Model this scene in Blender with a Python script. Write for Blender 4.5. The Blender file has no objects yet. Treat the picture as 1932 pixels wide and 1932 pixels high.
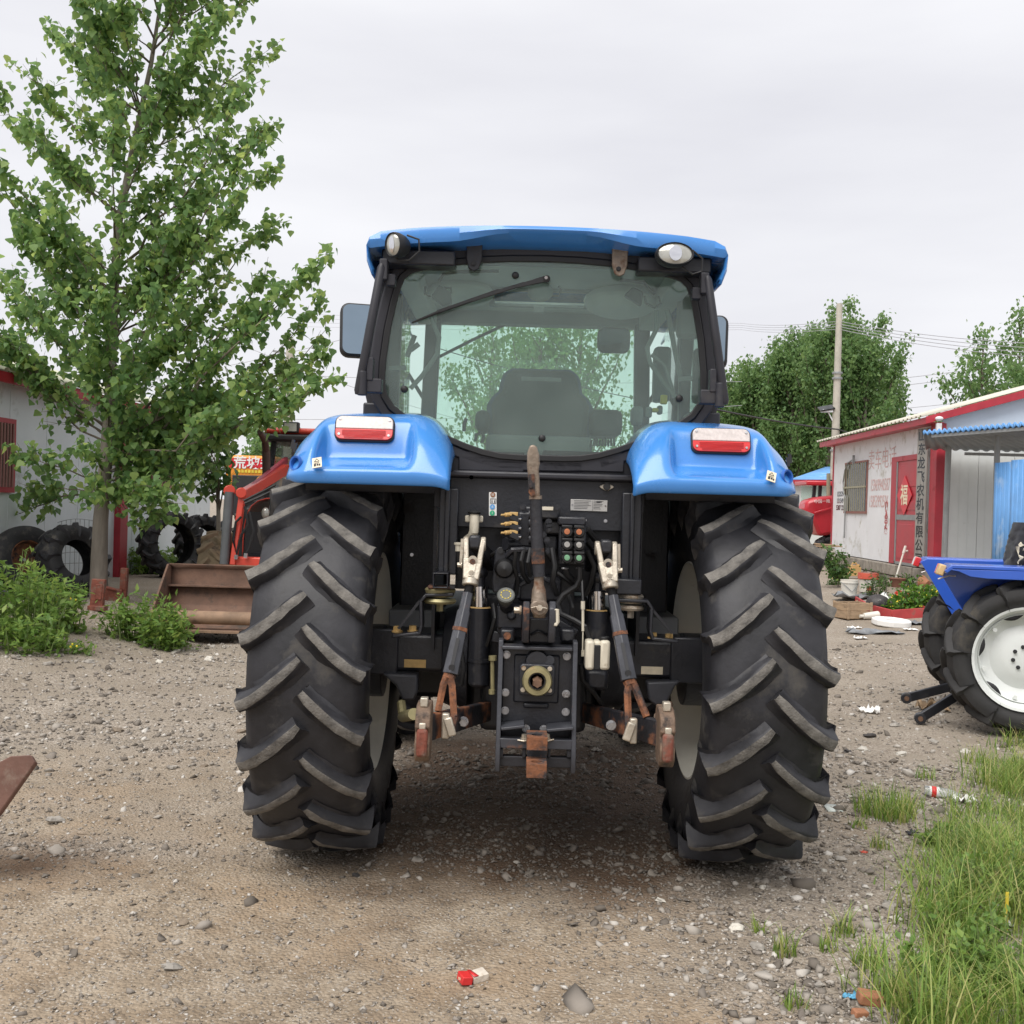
import bpy, math, random
import numpy as np
from mathutils import Vector, Matrix, Euler
rnd = random.Random(7)
R = math.radians
scene = bpy.context.scene
COL = scene.collection

# ------------------------------------------------------------------ camera
CAM_H, FPX, HALF = 1.617, 2009.0, 966.0
PITCH, ROLL = math.atan(12/2009), R(1.65)
_f = Vector((0, math.cos(PITCH), -math.sin(PITCH)))
_u0 = Vector((0, math.sin(PITCH), math.cos(PITCH)))
_r0 = Vector((1, 0, 0))
_r = _r0*math.cos(ROLL) + _u0*math.sin(ROLL)
_u = -_r0*math.sin(ROLL) + _u0*math.cos(ROLL)
CAM = Vector((0, 0, CAM_H))
cd = bpy.data.cameras.new('camera'); cam = bpy.data.objects.new('camera', cd); COL.objects.link(cam)
cam.matrix_world = Matrix(((_r.x, _u.x, -_f.x, CAM.x), (_r.y, _u.y, -_f.y, CAM.y), (_r.z, _u.z, -_f.z, CAM.z), (0, 0, 0, 1)))
cd.sensor_width = 36; cd.lens = 36*FPX/1932; cd.clip_start = 0.05; cd.clip_end = 3000
scene.camera = cam

# ------------------------------------------------------------------ overcast sky and soft sun
SUN_EL, SUN_AZ = R(58), R(-150)      # sun veiled by cloud, high behind the photographer's left
world = bpy.data.worlds.new('World'); scene.world = world; world.use_nodes = True
wn = world.node_tree.nodes; wl = world.node_tree.links; wn.clear()
sky = wn.new('ShaderNodeTexSky'); sky.sky_type = 'NISHITA'; sky.sun_disc = False
sky.sun_elevation = SUN_EL; sky.sun_rotation = SUN_AZ; sky.air_density = 1.0; sky.dust_density = 4.0; sky.ozone_density = 1.0
tc = wn.new('ShaderNodeTexCoord')
mp = wn.new('ShaderNodeMapping'); mp.inputs['Scale'].default_value = (1.0, 1.0, 4.5); mp.inputs['Rotation'].default_value = (0.25, 0.1, 0.3)
wl.new(tc.outputs['Generated'], mp.inputs['Vector'])
nz = wn.new('ShaderNodeTexNoise'); nz.inputs['Scale'].default_value = 1.6; nz.inputs['Detail'].default_value = 5; nz.inputs['Roughness'].default_value = .5
wl.new(mp.outputs['Vector'], nz.inputs['Vector'])
cr = wn.new('ShaderNodeValToRGB')
cr.color_ramp.elements[0].position = .3; cr.color_ramp.elements[0].color = (3.34, 3.33, 3.54, 1)
cr.color_ramp.elements[1].position = .7; cr.color_ramp.elements[1].color = (4.14, 4.14, 4.26, 1)
wl.new(nz.outputs['Fac'], cr.inputs['Fac'])
mx = wn.new('ShaderNodeMix'); mx.data_type = 'RGBA'; mx.inputs[0].default_value = .96
wl.new(sky.outputs['Color'], mx.inputs[6]); wl.new(cr.outputs['Color'], mx.inputs[7])
bg = wn.new('ShaderNodeBackground'); bg.inputs['Strength'].default_value = .1
wo = wn.new('ShaderNodeOutputWorld'); wl.new(mx.outputs[2], bg.inputs['Color']); wl.new(bg.outputs[0], wo.inputs[0])
sl = bpy.data.lights.new('sun', 'SUN'); so = bpy.data.objects.new('sun', sl); COL.objects.link(so)
sl.energy = 1.5; sl.angle = R(50); sl.color = (1, .965, .92)
sdir = Vector((math.sin(SUN_AZ)*math.cos(SUN_EL), math.cos(SUN_AZ)*math.cos(SUN_EL), math.sin(SUN_EL)))
so.rotation_euler = (-sdir).to_track_quat('-Z', 'Y').to_euler(); so.location = (0, 0, 30)
vs = scene.view_settings; vs.view_transform = 'Standard'; vs.look = 'None'; vs.gamma = 1; vs.exposure = 1.24
vs.use_curve_mapping = False
scene.cycles.max_bounces = 8; scene.cycles.transparent_max_bounces = 16; scene.cycles.use_denoising = True

# ------------------------------------------------------------------ pixel helpers (1932-px frame): a pixel is a direction, depth comes from what it touches
def P(px, py, d):
    a = (px-HALF)/FPX; b = -(py-HALF)/FPX
    v = _f + _r*a + _u*b
    return CAM + v*(d/v.y)
def sstep(a, b, x):
    t = np.clip((x-a)/(b-a), 0, 1); return t*t*(3-2*t)
def vhash(ix, iy, seed):
    h = (ix.astype(np.int64)*374761393 + iy.astype(np.int64)*668265263 + seed*1442695041) & 0xffffffff
    h = ((h ^ (h >> 13))*1274126177) & 0xffffffff
    return ((h ^ (h >> 16)) & 0xffff)/65535.0
def vnoise(x, y, s=1.0, seed=0):
    x = np.asarray(x, float)*s; y = np.asarray(y, float)*s
    ix = np.floor(x); iy = np.floor(y); fx = x-ix; fy = y-iy
    fx = fx*fx*(3-2*fx); fy = fy*fy*(3-2*fy)
    a = vhash(ix, iy, seed); b = vhash(ix+1, iy, seed); c = vhash(ix, iy+1, seed); d = vhash(ix+1, iy+1, seed)
    return (a*(1-fx)+b*fx)*(1-fy) + (c*(1-fx)+d*fx)*fy
def gz(x, y):
    """height of the yard: flat under the tractor, banked up towards the two sheds"""
    x = np.asarray(x, float); y = np.asarray(y, float)
    z = .32*sstep(-3.3, -5.2, x)*sstep(6, 11, y)
    z = z + .36*sstep(3.5, 7.0, x)*sstep(13, 18.5, y)
    z = z + .03*(vnoise(x, y, .6, 3)-.5) + .022*(vnoise(x, y, 2.1, 5)-.5)
    flat = np.exp(-((x-.12)**2/2.6 + (y-5.0)**2/3.0))
    z = z*(1-.85*flat) + .012*(vnoise(x, y, 7, 9)-.5) + .008*(vnoise(x, y, 17, 4)-.5)
    return z
def gz1(x, y): return float(gz(np.array([x]), np.array([y]))[0])
def G(px, py):
    d = 6.0
    for _ in range(25):
        p = P(px, py, d); z = gz1(p.x, p.y)
        v = p-CAM; d = d*(.5 + .5*(CAM_H-z)/max(CAM_H-p.z, 1e-3)); d = min(max(d, 2), 80)
    p = P(px, py, d); return Vector((p.x, p.y, gz1(p.x, p.y)))

# ------------------------------------------------------------------ materials
def _nt(name):
    m = bpy.data.materials.new(name); m.use_nodes = True
    return m, m.node_tree.nodes, m.node_tree.links, m.node_tree.nodes['Principled BSDF']
def rgba(c): return (c[0], c[1], c[2], 1)
def M(name, col, rough=.5, metal=0., var=.18, scale=6., bump=.0, bscale=60., dirt=None, dirt_amt=.4, dirt_scale=5., spec=.5, coat=0., emis=None, worldco=False, stretch=None):
    """principled paint/rubber/metal with mottled colour, optional grime with its own shape, fine relief"""
    m, n, l, b = _nt(name)
    tcn = n.new('ShaderNodeTexCoord'); co = tcn.outputs['Object']
    if worldco:
        g = n.new('ShaderNodeNewGeometry'); co = g.outputs['Position']
    if stretch:
        mpn = n.new('ShaderNodeMapping'); mpn.inputs['Scale'].default_value = stretch; l.new(co, mpn.inputs['Vector']); co = mpn.outputs['Vector']
    t = n.new('ShaderNodeTexNoise'); t.inputs['Scale'].default_value = scale; t.inputs['Detail'].default_value = 6; t.inputs['Roughness'].default_value = .6
    l.new(co, t.inputs['Vector'])
    r = n.new('ShaderNodeValToRGB')
    r.color_ramp.elements[0].position = .3; r.color_ramp.elements[1].position = .7
    r.color_ramp.elements[0].color = rgba([c*(1-var) for c in col]); r.color_ramp.elements[1].color = rgba([min(1, c*(1+var)) for c in col])
    l.new(t.outputs['Fac'], r.inputs['Fac']); out = r.outputs['Color']
    rr = n.new('ShaderNodeMapRange'); rr.inputs[3].default_value = max(0, rough-.08); rr.inputs[4].default_value = min(1, rough+.12)
    l.new(t.outputs['Fac'], rr.inputs[0]); rout = rr.outputs[0]
    b.inputs['Metallic'].default_value = metal
    if dirt is not None:
        t2 = n.new('ShaderNodeTexNoise'); t2.inputs['Scale'].default_value = dirt_scale; t2.inputs['Detail'].default_value = 9; t2.inputs['Roughness'].default_value = .68
        l.new(co, t2.inputs['Vector'])
        r2 = n.new('ShaderNodeValToRGB'); e = r2.color_ramp.elements
        th = .72-.42*dirt_amt; e[0].position = th; e[1].position = min(1, th+.13)
        l.new(t2.outputs['Fac'], r2.inputs['Fac'])
        mxn = n.new('ShaderNodeMix'); mxn.data_type = 'RGBA'
        l.new(r2.outputs['Color'], mxn.inputs[0]); l.new(out, mxn.inputs[6]); mxn.inputs[7].default_value = rgba(dirt); out = mxn.outputs[2]
        mr = n.new('ShaderNodeMix'); l.new(r2.outputs['Color'], mr.inputs[0]); l.new(rout, mr.inputs[2]); mr.inputs[3].default_value = .9; rout = mr.outputs[0]
        if metal > 0:
            mm = n.new('ShaderNodeMix'); l.new(r2.outputs['Color'], mm.inputs[0]); mm.inputs[2].default_value = metal; mm.inputs[3].default_value = 0; l.new(mm.outputs[0], b.inputs['Metallic'])
    l.new(out, b.inputs['Base Color']); l.new(rout, b.inputs['Roughness'])
    b.inputs['Specular IOR Level'].default_value = spec; b.inputs['Coat Weight'].default_value = coat; b.inputs['Coat Roughness'].default_value = .12
    if bump > 0:
        t3 = n.new('ShaderNodeTexNoise'); t3.inputs['Scale'].default_value = bscale; t3.inputs['Detail'].default_value = 4
        l.new(co, t3.inputs['Vector'])
        bp = n.new('ShaderNodeBump'); bp.inputs['Strength'].default_value = bump; bp.inputs['Distance'].default_value = .01
        l.new(t3.outputs['Fac'], bp.inputs['Height']); l.new(bp.outputs[0], b.inputs['Normal'])
    if emis:
        b.inputs['Emission Color'].default_value = rgba(emis); b.inputs['Emission Strength'].default_value = 1
    return m
def glass_mat(name, tint, haze=.05, hazecol=(.6, .65, .62), ior=1.45):
    m = bpy.data.materials.new(name); m.use_nodes = True; n = m.node_tree.nodes; l = m.node_tree.links; n.clear()
    tr = n.new('ShaderNodeBsdfTransparent'); tr.inputs[0].default_value = rgba(tint)
    gl = n.new('ShaderNodeBsdfGlossy'); gl.inputs['Roughness'].default_value = .02; gl.inputs[0].default_value = (1, 1, 1, 1)
    fr = n.new('ShaderNodeFresnel'); fr.inputs[0].default_value = ior
    df = n.new('ShaderNodeBsdfDiffuse'); df.inputs[0].default_value = rgba(hazecol)
    tn = n.new('ShaderNodeTexNoise'); tn.inputs['Scale'].default_value = 3.5; tn.inputs['Detail'].default_value = 7
    tcn = n.new('ShaderNodeTexCoord'); l.new(tcn.outputs['Object'], tn.inputs['Vector'])
    mr = n.new('ShaderNodeMapRange'); mr.inputs[1].default_value = .3; mr.inputs[2].default_value = .75; mr.inputs[3].default_value = haze*.6; mr.inputs[4].default_value = haze*1.6
    l.new(tn.outputs['Fac'], mr.inputs[0])
    m1 = n.new('ShaderNodeMixShader'); l.new(mr.outputs[0], m1.inputs[0]); l.new(tr.outputs[0], m1.inputs[1]); l.new(df.outputs[0], m1.inputs[2])
    m2 = n.new('ShaderNodeMixShader'); l.new(fr.outputs[0], m2.inputs[0]); l.new(m1.outputs[0], m2.inputs[1]); l.new(gl.outputs[0], m2.inputs[2])
    o = n.new('ShaderNodeOutputMaterial'); l.new(m2.outputs[0], o.inputs[0]); return m
def leaf_mat(name, cols, trans=.35, rough=.45):
    """leaf colour drawn from a ramp by the per-leaf random value stored in the mesh"""
    m = bpy.data.materials.new(name); m.use_nodes = True; n = m.node_tree.nodes; l = m.node_tree.links
    b = n['Principled BSDF']; at = n.new('ShaderNodeAttribute'); at.attribute_name = 'rnd'
    r = n.new('ShaderNodeValToRGB'); el = r.color_ramp.elements
    while len(el) < len(cols): el.new(.5)
    for i, c in enumerate(cols): el[i].position = i/(len(cols)-1); el[i].color = rgba(c)
    l.new(at.outputs['Fac'], r.inputs['Fac'])
    l.new(r.outputs['Color'], b.inputs['Base Color']); b.inputs['Roughness'].default_value = rough; b.inputs['Specular IOR Level'].default_value = .35
    ts = n.new('ShaderNodeBsdfTranslucent')
    hs = n.new('ShaderNodeHueSaturation'); hs.inputs['Value'].default_value = 1.5; hs.inputs['Hue'].default_value = .48; l.new(r.outputs['Color'], hs.inputs['Color']); l.new(hs.outputs[0], ts.inputs[0])
    mxs = n.new('ShaderNodeMixShader'); mxs.inputs[0].default_value = trans
    l.new(b.outputs[0], mxs.inputs[1]); l.new(ts.outputs[0], mxs.inputs[2]); l.new(mxs.outputs[0], n['Material Output'].inputs[0]); return m
def ramp_mat(name, cols, rough=.85, bump=.3, bscale=150):
    m, n, l, b = _nt(name); at = n.new('ShaderNodeAttribute'); at.attribute_name = 'rnd'
    r = n.new('ShaderNodeValToRGB'); el = r.color_ramp.elements
    while len(el) < len(cols): el.new(.5)
    for i, c in enumerate(cols): el[i].position = i/(len(cols)-1); el[i].color = rgba(c)
    l.new(at.outputs['Fac'], r.inputs['Fac']); l.new(r.outputs['Color'], b.inputs['Base Color']); b.inputs['Roughness'].default_value = rough
    b.inputs['Specular IOR Level'].default_value = .3
    return m

# ------------------------------------------------------------------ mesh builder
class MB:
    def __init__(s): s.v = []; s.f = []; s.m = []
    def add(s, vs, fs, mi=0):
        o = len(s.v); s.v += [tuple(v) for v in vs]; s.f += [tuple(i+o for i in f) for f in fs]; s.m += [mi]*len(fs); return s
    def box(s, c, d, rot=None, mi=0, taper=None):
        x, y, z = [k/2 for k in d]; t = taper or 1
        vs = [(-x, -y, -z), (x, -y, -z), (x, y, -z), (-x, y, -z), (-x*t, -y*t, z), (x*t, -y*t, z), (x*t, y*t, z), (-x*t, y*t, z)]
        if rot is not None:
            rm = rot if isinstance(rot, Matrix) else Euler(rot).to_matrix()
            vs = [rm @ Vector(v) for v in vs]
        c = Vector(c); vs = [Vector(v)+c for v in vs]
        return s.add(vs, [(0, 3, 2, 1), (4, 5, 6, 7), (0, 1, 5, 4), (1, 2, 6, 5), (2, 3, 7, 6), (3, 0, 4, 7)], mi)
    def b2(s, a, b, mi=0):
        return s.box([(a[i]+b[i])/2 for i in range(3)], [abs(b[i]-a[i]) for i in range(3)], None, mi)
    def bar(s, a, b, w, h, up=(0, 0, 1), mi=0, w2=None, h2=None):
        a = Vector(a); b = Vector(b); y = (b-a).normalized(); x = y.cross(Vector(up))
        if x.length < 1e-4: x = y.cross(Vector((1, 0, 0)))
        x.normalize(); z = x.cross(y)
        vs = []
        for p, ww, hh in ((a, w, h), (b, w2 or w, h2 or h)):
            for sx, sz in ((-1, -1), (1, -1), (1, 1), (-1, 1)): vs.append(p + x*sx*ww/2 + z*sz*hh/2)
        return s.add(vs, [(3, 2, 1, 0), (4, 5, 6, 7), (0, 1, 5, 4), (1, 2, 6, 5), (2, 3, 7, 6), (3, 0, 4, 7)], mi)
    def tube(s, pts, r, n=10, mi=0, cap=True):
        pts = [Vector(p) for p in pts]; k = len(pts)
        rs = r if isinstance(r, (list, tuple)) else [r]*k
        t0 = (pts[1]-pts[0]).normalized(); ref = Vector((0, 0, 1)) if abs(t0.z) < .9 else Vector((1, 0, 0))
        nx = t0.cross(ref).normalized(); vs = []
        for i, p in enumerate(pts):
            t = (pts[min(i+1, k-1)]-pts[max(i-1, 0)])
            if t.length < 1e-9: t = t0.copy()
            t.normalize(); nx = nx - t*nx.dot(t)
            if nx.length < 1e-6: nx = t.orthogonal()
            nx.normalize(); ny = t.cross(nx)
            for j in range(n):
                a = 2*math.pi*j/n; vs.append(p + (nx*math.cos(a)+ny*math.sin(a))*rs[i])
        fs = [(i*n+j, i*n+(j+1) % n, (i+1)*n+(j+1) % n, (i+1)*n+j) for i in range(k-1) for j in range(n)]
        if cap: fs += [tuple(range(n-1, -1, -1)), tuple((k-1)*n+j for j in range(n))]
        return s.add(vs, fs, mi)
    def cyl(s, a, b, r, n=16, r2=None, mi=0): return s.tube([a, b], [r, r2 if r2 is not None else r], n, mi)
    def lathe(s, prof, c=(0, 0, 0), axis='x', n=32, mi=0, closed=False, rot=None):
        """prof: (axial, radius) pairs"""
        vs = []; k = len(prof); c = Vector(c)
        for j in range(n):
            a = 2*math.pi*j/n; ca, sa = math.cos(a), math.sin(a)
            for h, r in prof:
                if axis == 'x': v = Vector((h, r*ca, r*sa))
                elif axis == 'y': v = Vector((r*ca, h, r*sa))
                else: v = Vector((r*ca, r*sa, h))
                if rot is not None: v = rot @ v
                vs.append(v+c)
        kk = k if closed else k-1
        fs = [(j*k+i, j*k+(i+1) % k, ((j+1) % n)*k+(i+1) % k, ((j+1) % n)*k+i) for j in range(n) for i in range(kk)]
        return s.add(vs, fs, mi)
    def grid(s, rows, mi=0, close=False):
        k = len(rows); n = len(rows[0]); vs = [p for r in rows for p in r]
        fs = [(i*n+j, i*n+(j+1) % n, (i+1)*n+(j+1) % n, (i+1)*n+j) for i in range(k-1) for j in range(n if close else n-1)]
        return s.add(vs, fs, mi)
    def prism(s, poly, a, b, axis='y', mi=0, mat=None):
        """polygon in the plane normal to axis (given as the two other coords), extruded from a to b"""
        n = len(poly)
        def mk(p, h):
            if axis == 'y': return Vector((p[0], h, p[1]))
            if axis == 'x': return Vector((h, p[0], p[1]))
            return Vector((p[0], p[1], h))
        vs = [mk(p, a) for p in poly]+[mk(p, b) for p in poly]
        if mat is not None: vs = [mat @ v for v in vs]
        fs = [tuple(range(n)), tuple(range(2*n-1, n-1, -1))]+[(i, n+i, n+(i+1) % n, (i+1) % n) for i in range(n)]
        return s.add(vs, fs, mi)
    def ring(s, outer, inner, a, b, axis='y', mi=0):
        """plate with a hole; outer and inner loops have equal counts"""
        n = len(outer)
        mk = (lambda p, h: (p[0], h, p[1])) if axis == 'y' else ((lambda p, h: (h, p[0], p[1])) if axis == 'x' else (lambda p, h: (p[0], p[1], h)))
        vs = [mk(p, a) for p in outer]+[mk(p, a) for p in inner]+[mk(p, b) for p in outer]+[mk(p, b) for p in inner]
        fs = []
        for i in range(n):
            j = (i+1) % n
            fs += [(i, j, n+j, n+i), (2*n+i, 3*n+i, 3*n+j, 2*n+j), (i, 2*n+i, 2*n+j, j), (n+i, n+j, 3*n+j, 3*n+i)]
        return s.add(vs, fs, mi)
    def ball(s, c, r, n=12, m=8, sc=(1, 1, 1), mi=0):
        c = Vector(c); rows = []
        for i in range(m+1):
            t = math.pi*i/m
            rows.append([c+Vector((r*sc[0]*math.sin(t)*math.cos(2*math.pi*j/n), r*sc[1]*math.sin(t)*math.sin(2*math.pi*j/n), r*sc[2]*math.cos(t))) for j in range(n)])
        return s.grid(rows, mi, True)
    def mesh(s, name, mats, smooth=35):
        me = bpy.data.meshes.new(name); me.from_pydata(s.v, [], s.f)
        mats = mats if isinstance(mats, (list, tuple)) else [mats]
        for m in mats: me.materials.append(m)
        if len(mats) > 1: me.polygons.foreach_set('material_index', s.m)
        me.validate()
        import bmesh
        bm = bmesh.new(); bm.from_mesh(me); bmesh.ops.recalc_face_normals(bm, faces=bm.faces); bm.to_mesh(me); bm.free()
        if smooth:
            me.polygons.foreach_set('use_smooth', [True]*len(me.polygons)); me.set_sharp_from_angle(angle=R(smooth))
        return me
    def islands(s):
        par = list(range(len(s.v)))
        def find(a):
            while par[a] != a: par[a] = par[par[a]]; a = par[a]
            return a
        for f in s.f:
            r0 = find(f[0])
            for i in f[1:]: par[find(i)] = r0
        order, groups = [], {}
        for k, f in enumerate(s.f):
            r = find(f[0])
            if r not in groups: groups[r] = []; order.append(r)
            groups[r].append(k)
        return [groups[r] for r in order]
    def build(s, name, mats, parent=None, bevel=0, smooth=35, sub=0, solid=0, loc=None, label=None, split=0):
        if split:      # every separate piece becomes an object of its own (split = shapes per piece)
            isl = s.islands(); o = None
            for k in range(0, len(isl), split):
                fs = [i for g in isl[k:k+split] for i in g]; used = sorted({i for f in fs for i in s.f[f]}); mp_ = {a: b for b, a in enumerate(used)}
                q = MB(); q.v = [s.v[i] for i in used]; q.f = [tuple(mp_[i] for i in s.f[f]) for f in fs]; q.m = [s.m[f] for f in fs]
                o = q.build(name, mats, parent, bevel, smooth, sub, solid, loc, label)
            return o
        return obj(name, s.mesh(name, mats, smooth), parent, bevel, sub, solid, loc, label)
def obj(name, me, parent=None, bevel=0, sub=0, solid=0, loc=None, label=None):
    o = bpy.data.objects.new(name, me); COL.objects.link(o)
    if parent is not None: o.parent = parent
    if loc is not None: o.location = loc
    if solid:
        md = o.modifiers.new('solid', 'SOLIDIFY'); md.thickness = solid; md.offset = 0
    if sub:
        md = o.modifiers.new('sub', 'SUBSURF'); md.levels = sub; md.render_levels = sub
    if bevel:
        md = o.modifiers.new('bevel', 'BEVEL'); md.width = bevel; md.segments = 2; md.limit_method = 'ANGLE'; md.angle_limit = R(40)
    if label: o['label'] = label
    return o
def tag(o, label, cat, group=None, kind=None):
    o['label'] = label; o['category'] = cat
    if group: o['group'] = group
    if kind: o['kind'] = kind
    return o
def thing(name, loc, label, cat, group=None, rz=0):
    o = bpy.data.objects.new(name, None); COL.objects.link(o); o.location = loc; o.rotation_euler = (0, 0, rz); o.empty_display_size = .2
    return tag(o, label, cat, group)
def struct(o): o['kind'] = 'structure'; return o
def copy_tree(o, parent=None):
    c = o.copy(); COL.objects.link(c)
    if parent is not None: c.parent = parent
    for ch in list(o.children): copy_tree(ch, c)
    return c
def np_mesh(name, verts, tris, mat, rndv=None, smooth=False, nper=3):
    """fast mesh from numpy arrays; rndv = one random value per vertex"""
    me = bpy.data.meshes.new(name); nv = len(verts); nf = len(tris)
    me.vertices.add(nv); me.vertices.foreach_set('co', np.ascontiguousarray(verts, dtype=np.float32).ravel())
    me.loops.add(nf*nper); me.loops.foreach_set('vertex_index', np.ascontiguousarray(tris, dtype=np.int32).ravel())
    me.polygons.add(nf); me.polygons.foreach_set('loop_start', np.arange(0, nf*nper, nper, dtype=np.int32))
    try: me.polygons.foreach_set('loop_total', np.full(nf, nper, dtype=np.int32))
    except Exception: pass
    if smooth: me.polygons.foreach_set('use_smooth', np.ones(nf, dtype=bool))
    if rndv is not None:
        at = me.attributes.new('rnd', 'FLOAT', 'POINT'); at.data.foreach_set('value', np.ascontiguousarray(rndv, dtype=np.float32))
    me.update(calc_edges=True); me.materials.append(mat); return me
def instances(bv, bt, pos, rot, scl, rv):
    """bake many small copies of a base shape into arrays. rot: (n,3,3), scl: (n,) or (n,3)"""
    n = len(pos); k = len(bv)
    scl = np.asarray(scl); scl = scl[:, None] if scl.ndim == 1 else scl
    v = np.einsum('nij,nkj->nki', rot, bv[None]*scl[:, None, :]) + pos[:, None, :]
    t = (bt[None] + (np.arange(n)*k)[:, None, None]).reshape(-1, bt.shape[1])
    return v.reshape(-1, 3), t, np.repeat(rv, k)
def rot_from(yaw, pitch, roll):
    cy, sy = np.cos(yaw), np.sin(yaw); cp, sp = np.cos(pitch), np.sin(pitch); c, s = np.cos(roll), np.sin(roll)
    z = np.zeros_like(cy); o = np.ones_like(cy)
    Rz = np.stack([np.stack([cy, -sy, z], -1), np.stack([sy, cy, z], -1), np.stack([z, z, o], -1)], -2)
    Rx = np.stack([np.stack([o, z, z], -1), np.stack([z, cp, -sp], -1), np.stack([z, sp, cp], -1)], -2)
    Ry = np.stack([np.stack([c, z, s], -1), np.stack([z, o, z], -1), np.stack([-s, z, c], -1)], -2)
    return Rz @ Rx @ Ry
def text_mesh(body, size, mat, extrude=.002, align='CENTER', vertical=False, bold=0.):
    cu = bpy.data.curves.new('lettering', 'FONT'); cu.body = '\n'.join(body) if vertical else body
    cu.size = size; cu.extrude = extrude; cu.align_x = align; cu.align_y = 'CENTER'; cu.offset = bold; cu.resolution_u = 3
    o = bpy.data.objects.new('tmp', cu); COL.objects.link(o)
    bpy.context.view_layer.update()
    dg = bpy.context.evaluated_depsgraph_get(); me = bpy.data.meshes.new_from_object(o.evaluated_get(dg))
    bpy.data.objects.remove(o); bpy.data.curves.remove(cu); me.materials.clear(); me.materials.append(mat); me.name = 'lettering'
    return me
def bolt(mb, p, r, axis=(0, -1, 0), h=None, mi=0, n=6):
    p = Vector(p); a = Vector(axis).normalized(); h = h or r*.8
    mb.cyl(p, p+a*h*.25, r*1.35, 12, mi=mi); mb.cyl(p+a*h*.25, p+a*h, r, n, mi=mi); return mb
# ================================================================== ground
def dirt_mask(x, y):
    n = vnoise(x, y, 1.1, 21)*.6 + vnoise(x, y, 3.3, 22)*.4
    m = sstep(1.5, -.2, x + .25*(y-3.3))*sstep(5.1, 4.1, y)
    m2 = sstep(-.3, -.9, x)*sstep(-3.6, -2.4, x)*sstep(4.4, 5.2, y)*sstep(7.4, 6.2, y)*.32
    return np.clip((np.maximum(m, m2)*1.5 + n*1.1 - .85)*1.6, 0, 1)
def darken_mask(x, y):  # darker ground: broad patch under the tractor, smaller one at the front left
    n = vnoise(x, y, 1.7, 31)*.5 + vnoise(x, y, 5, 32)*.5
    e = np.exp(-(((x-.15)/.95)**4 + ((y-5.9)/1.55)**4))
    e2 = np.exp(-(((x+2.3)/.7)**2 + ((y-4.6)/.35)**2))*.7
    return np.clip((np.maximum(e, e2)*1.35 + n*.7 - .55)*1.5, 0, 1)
def axis(segs):
    out = []
    for a, b, s in segs: out += list(np.arange(a, b-1e-6, s))
    return np.array(out)
gx = np.concatenate([-np.geomspace(500, 11, 26), axis([(-10.5, -5, .16), (-5, 4.5, .045), (4.5, 11, .12)]), np.geomspace(11, 500, 26)])
gy = np.concatenate([axis([(-12, 2.6, .7), (2.6, 9, .04), (9, 14, .07), (14, 26, .15)]), np.geomspace(26, 900, 30)])
XX, YY = np.meshgrid(gx, gy); ZZ = gz(XX, YY)*sstep(60, 30, np.hypot(XX, YY-10))
fine = sstep(14, 6, YY)
ZZ = ZZ + fine*.012*(vnoise(XX, YY, 34, 6)-.5)*(1-.5*dirt_mask(XX, YY))
nx_, ny_ = len(gx), len(gy)
idx = np.arange(nx_*ny_).reshape(ny_, nx_)
q = np.stack([idx[:-1, :-1], idx[:-1, 1:], idx[1:, 1:], idx[1:, :-1]], -1).reshape(-1, 4)
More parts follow.
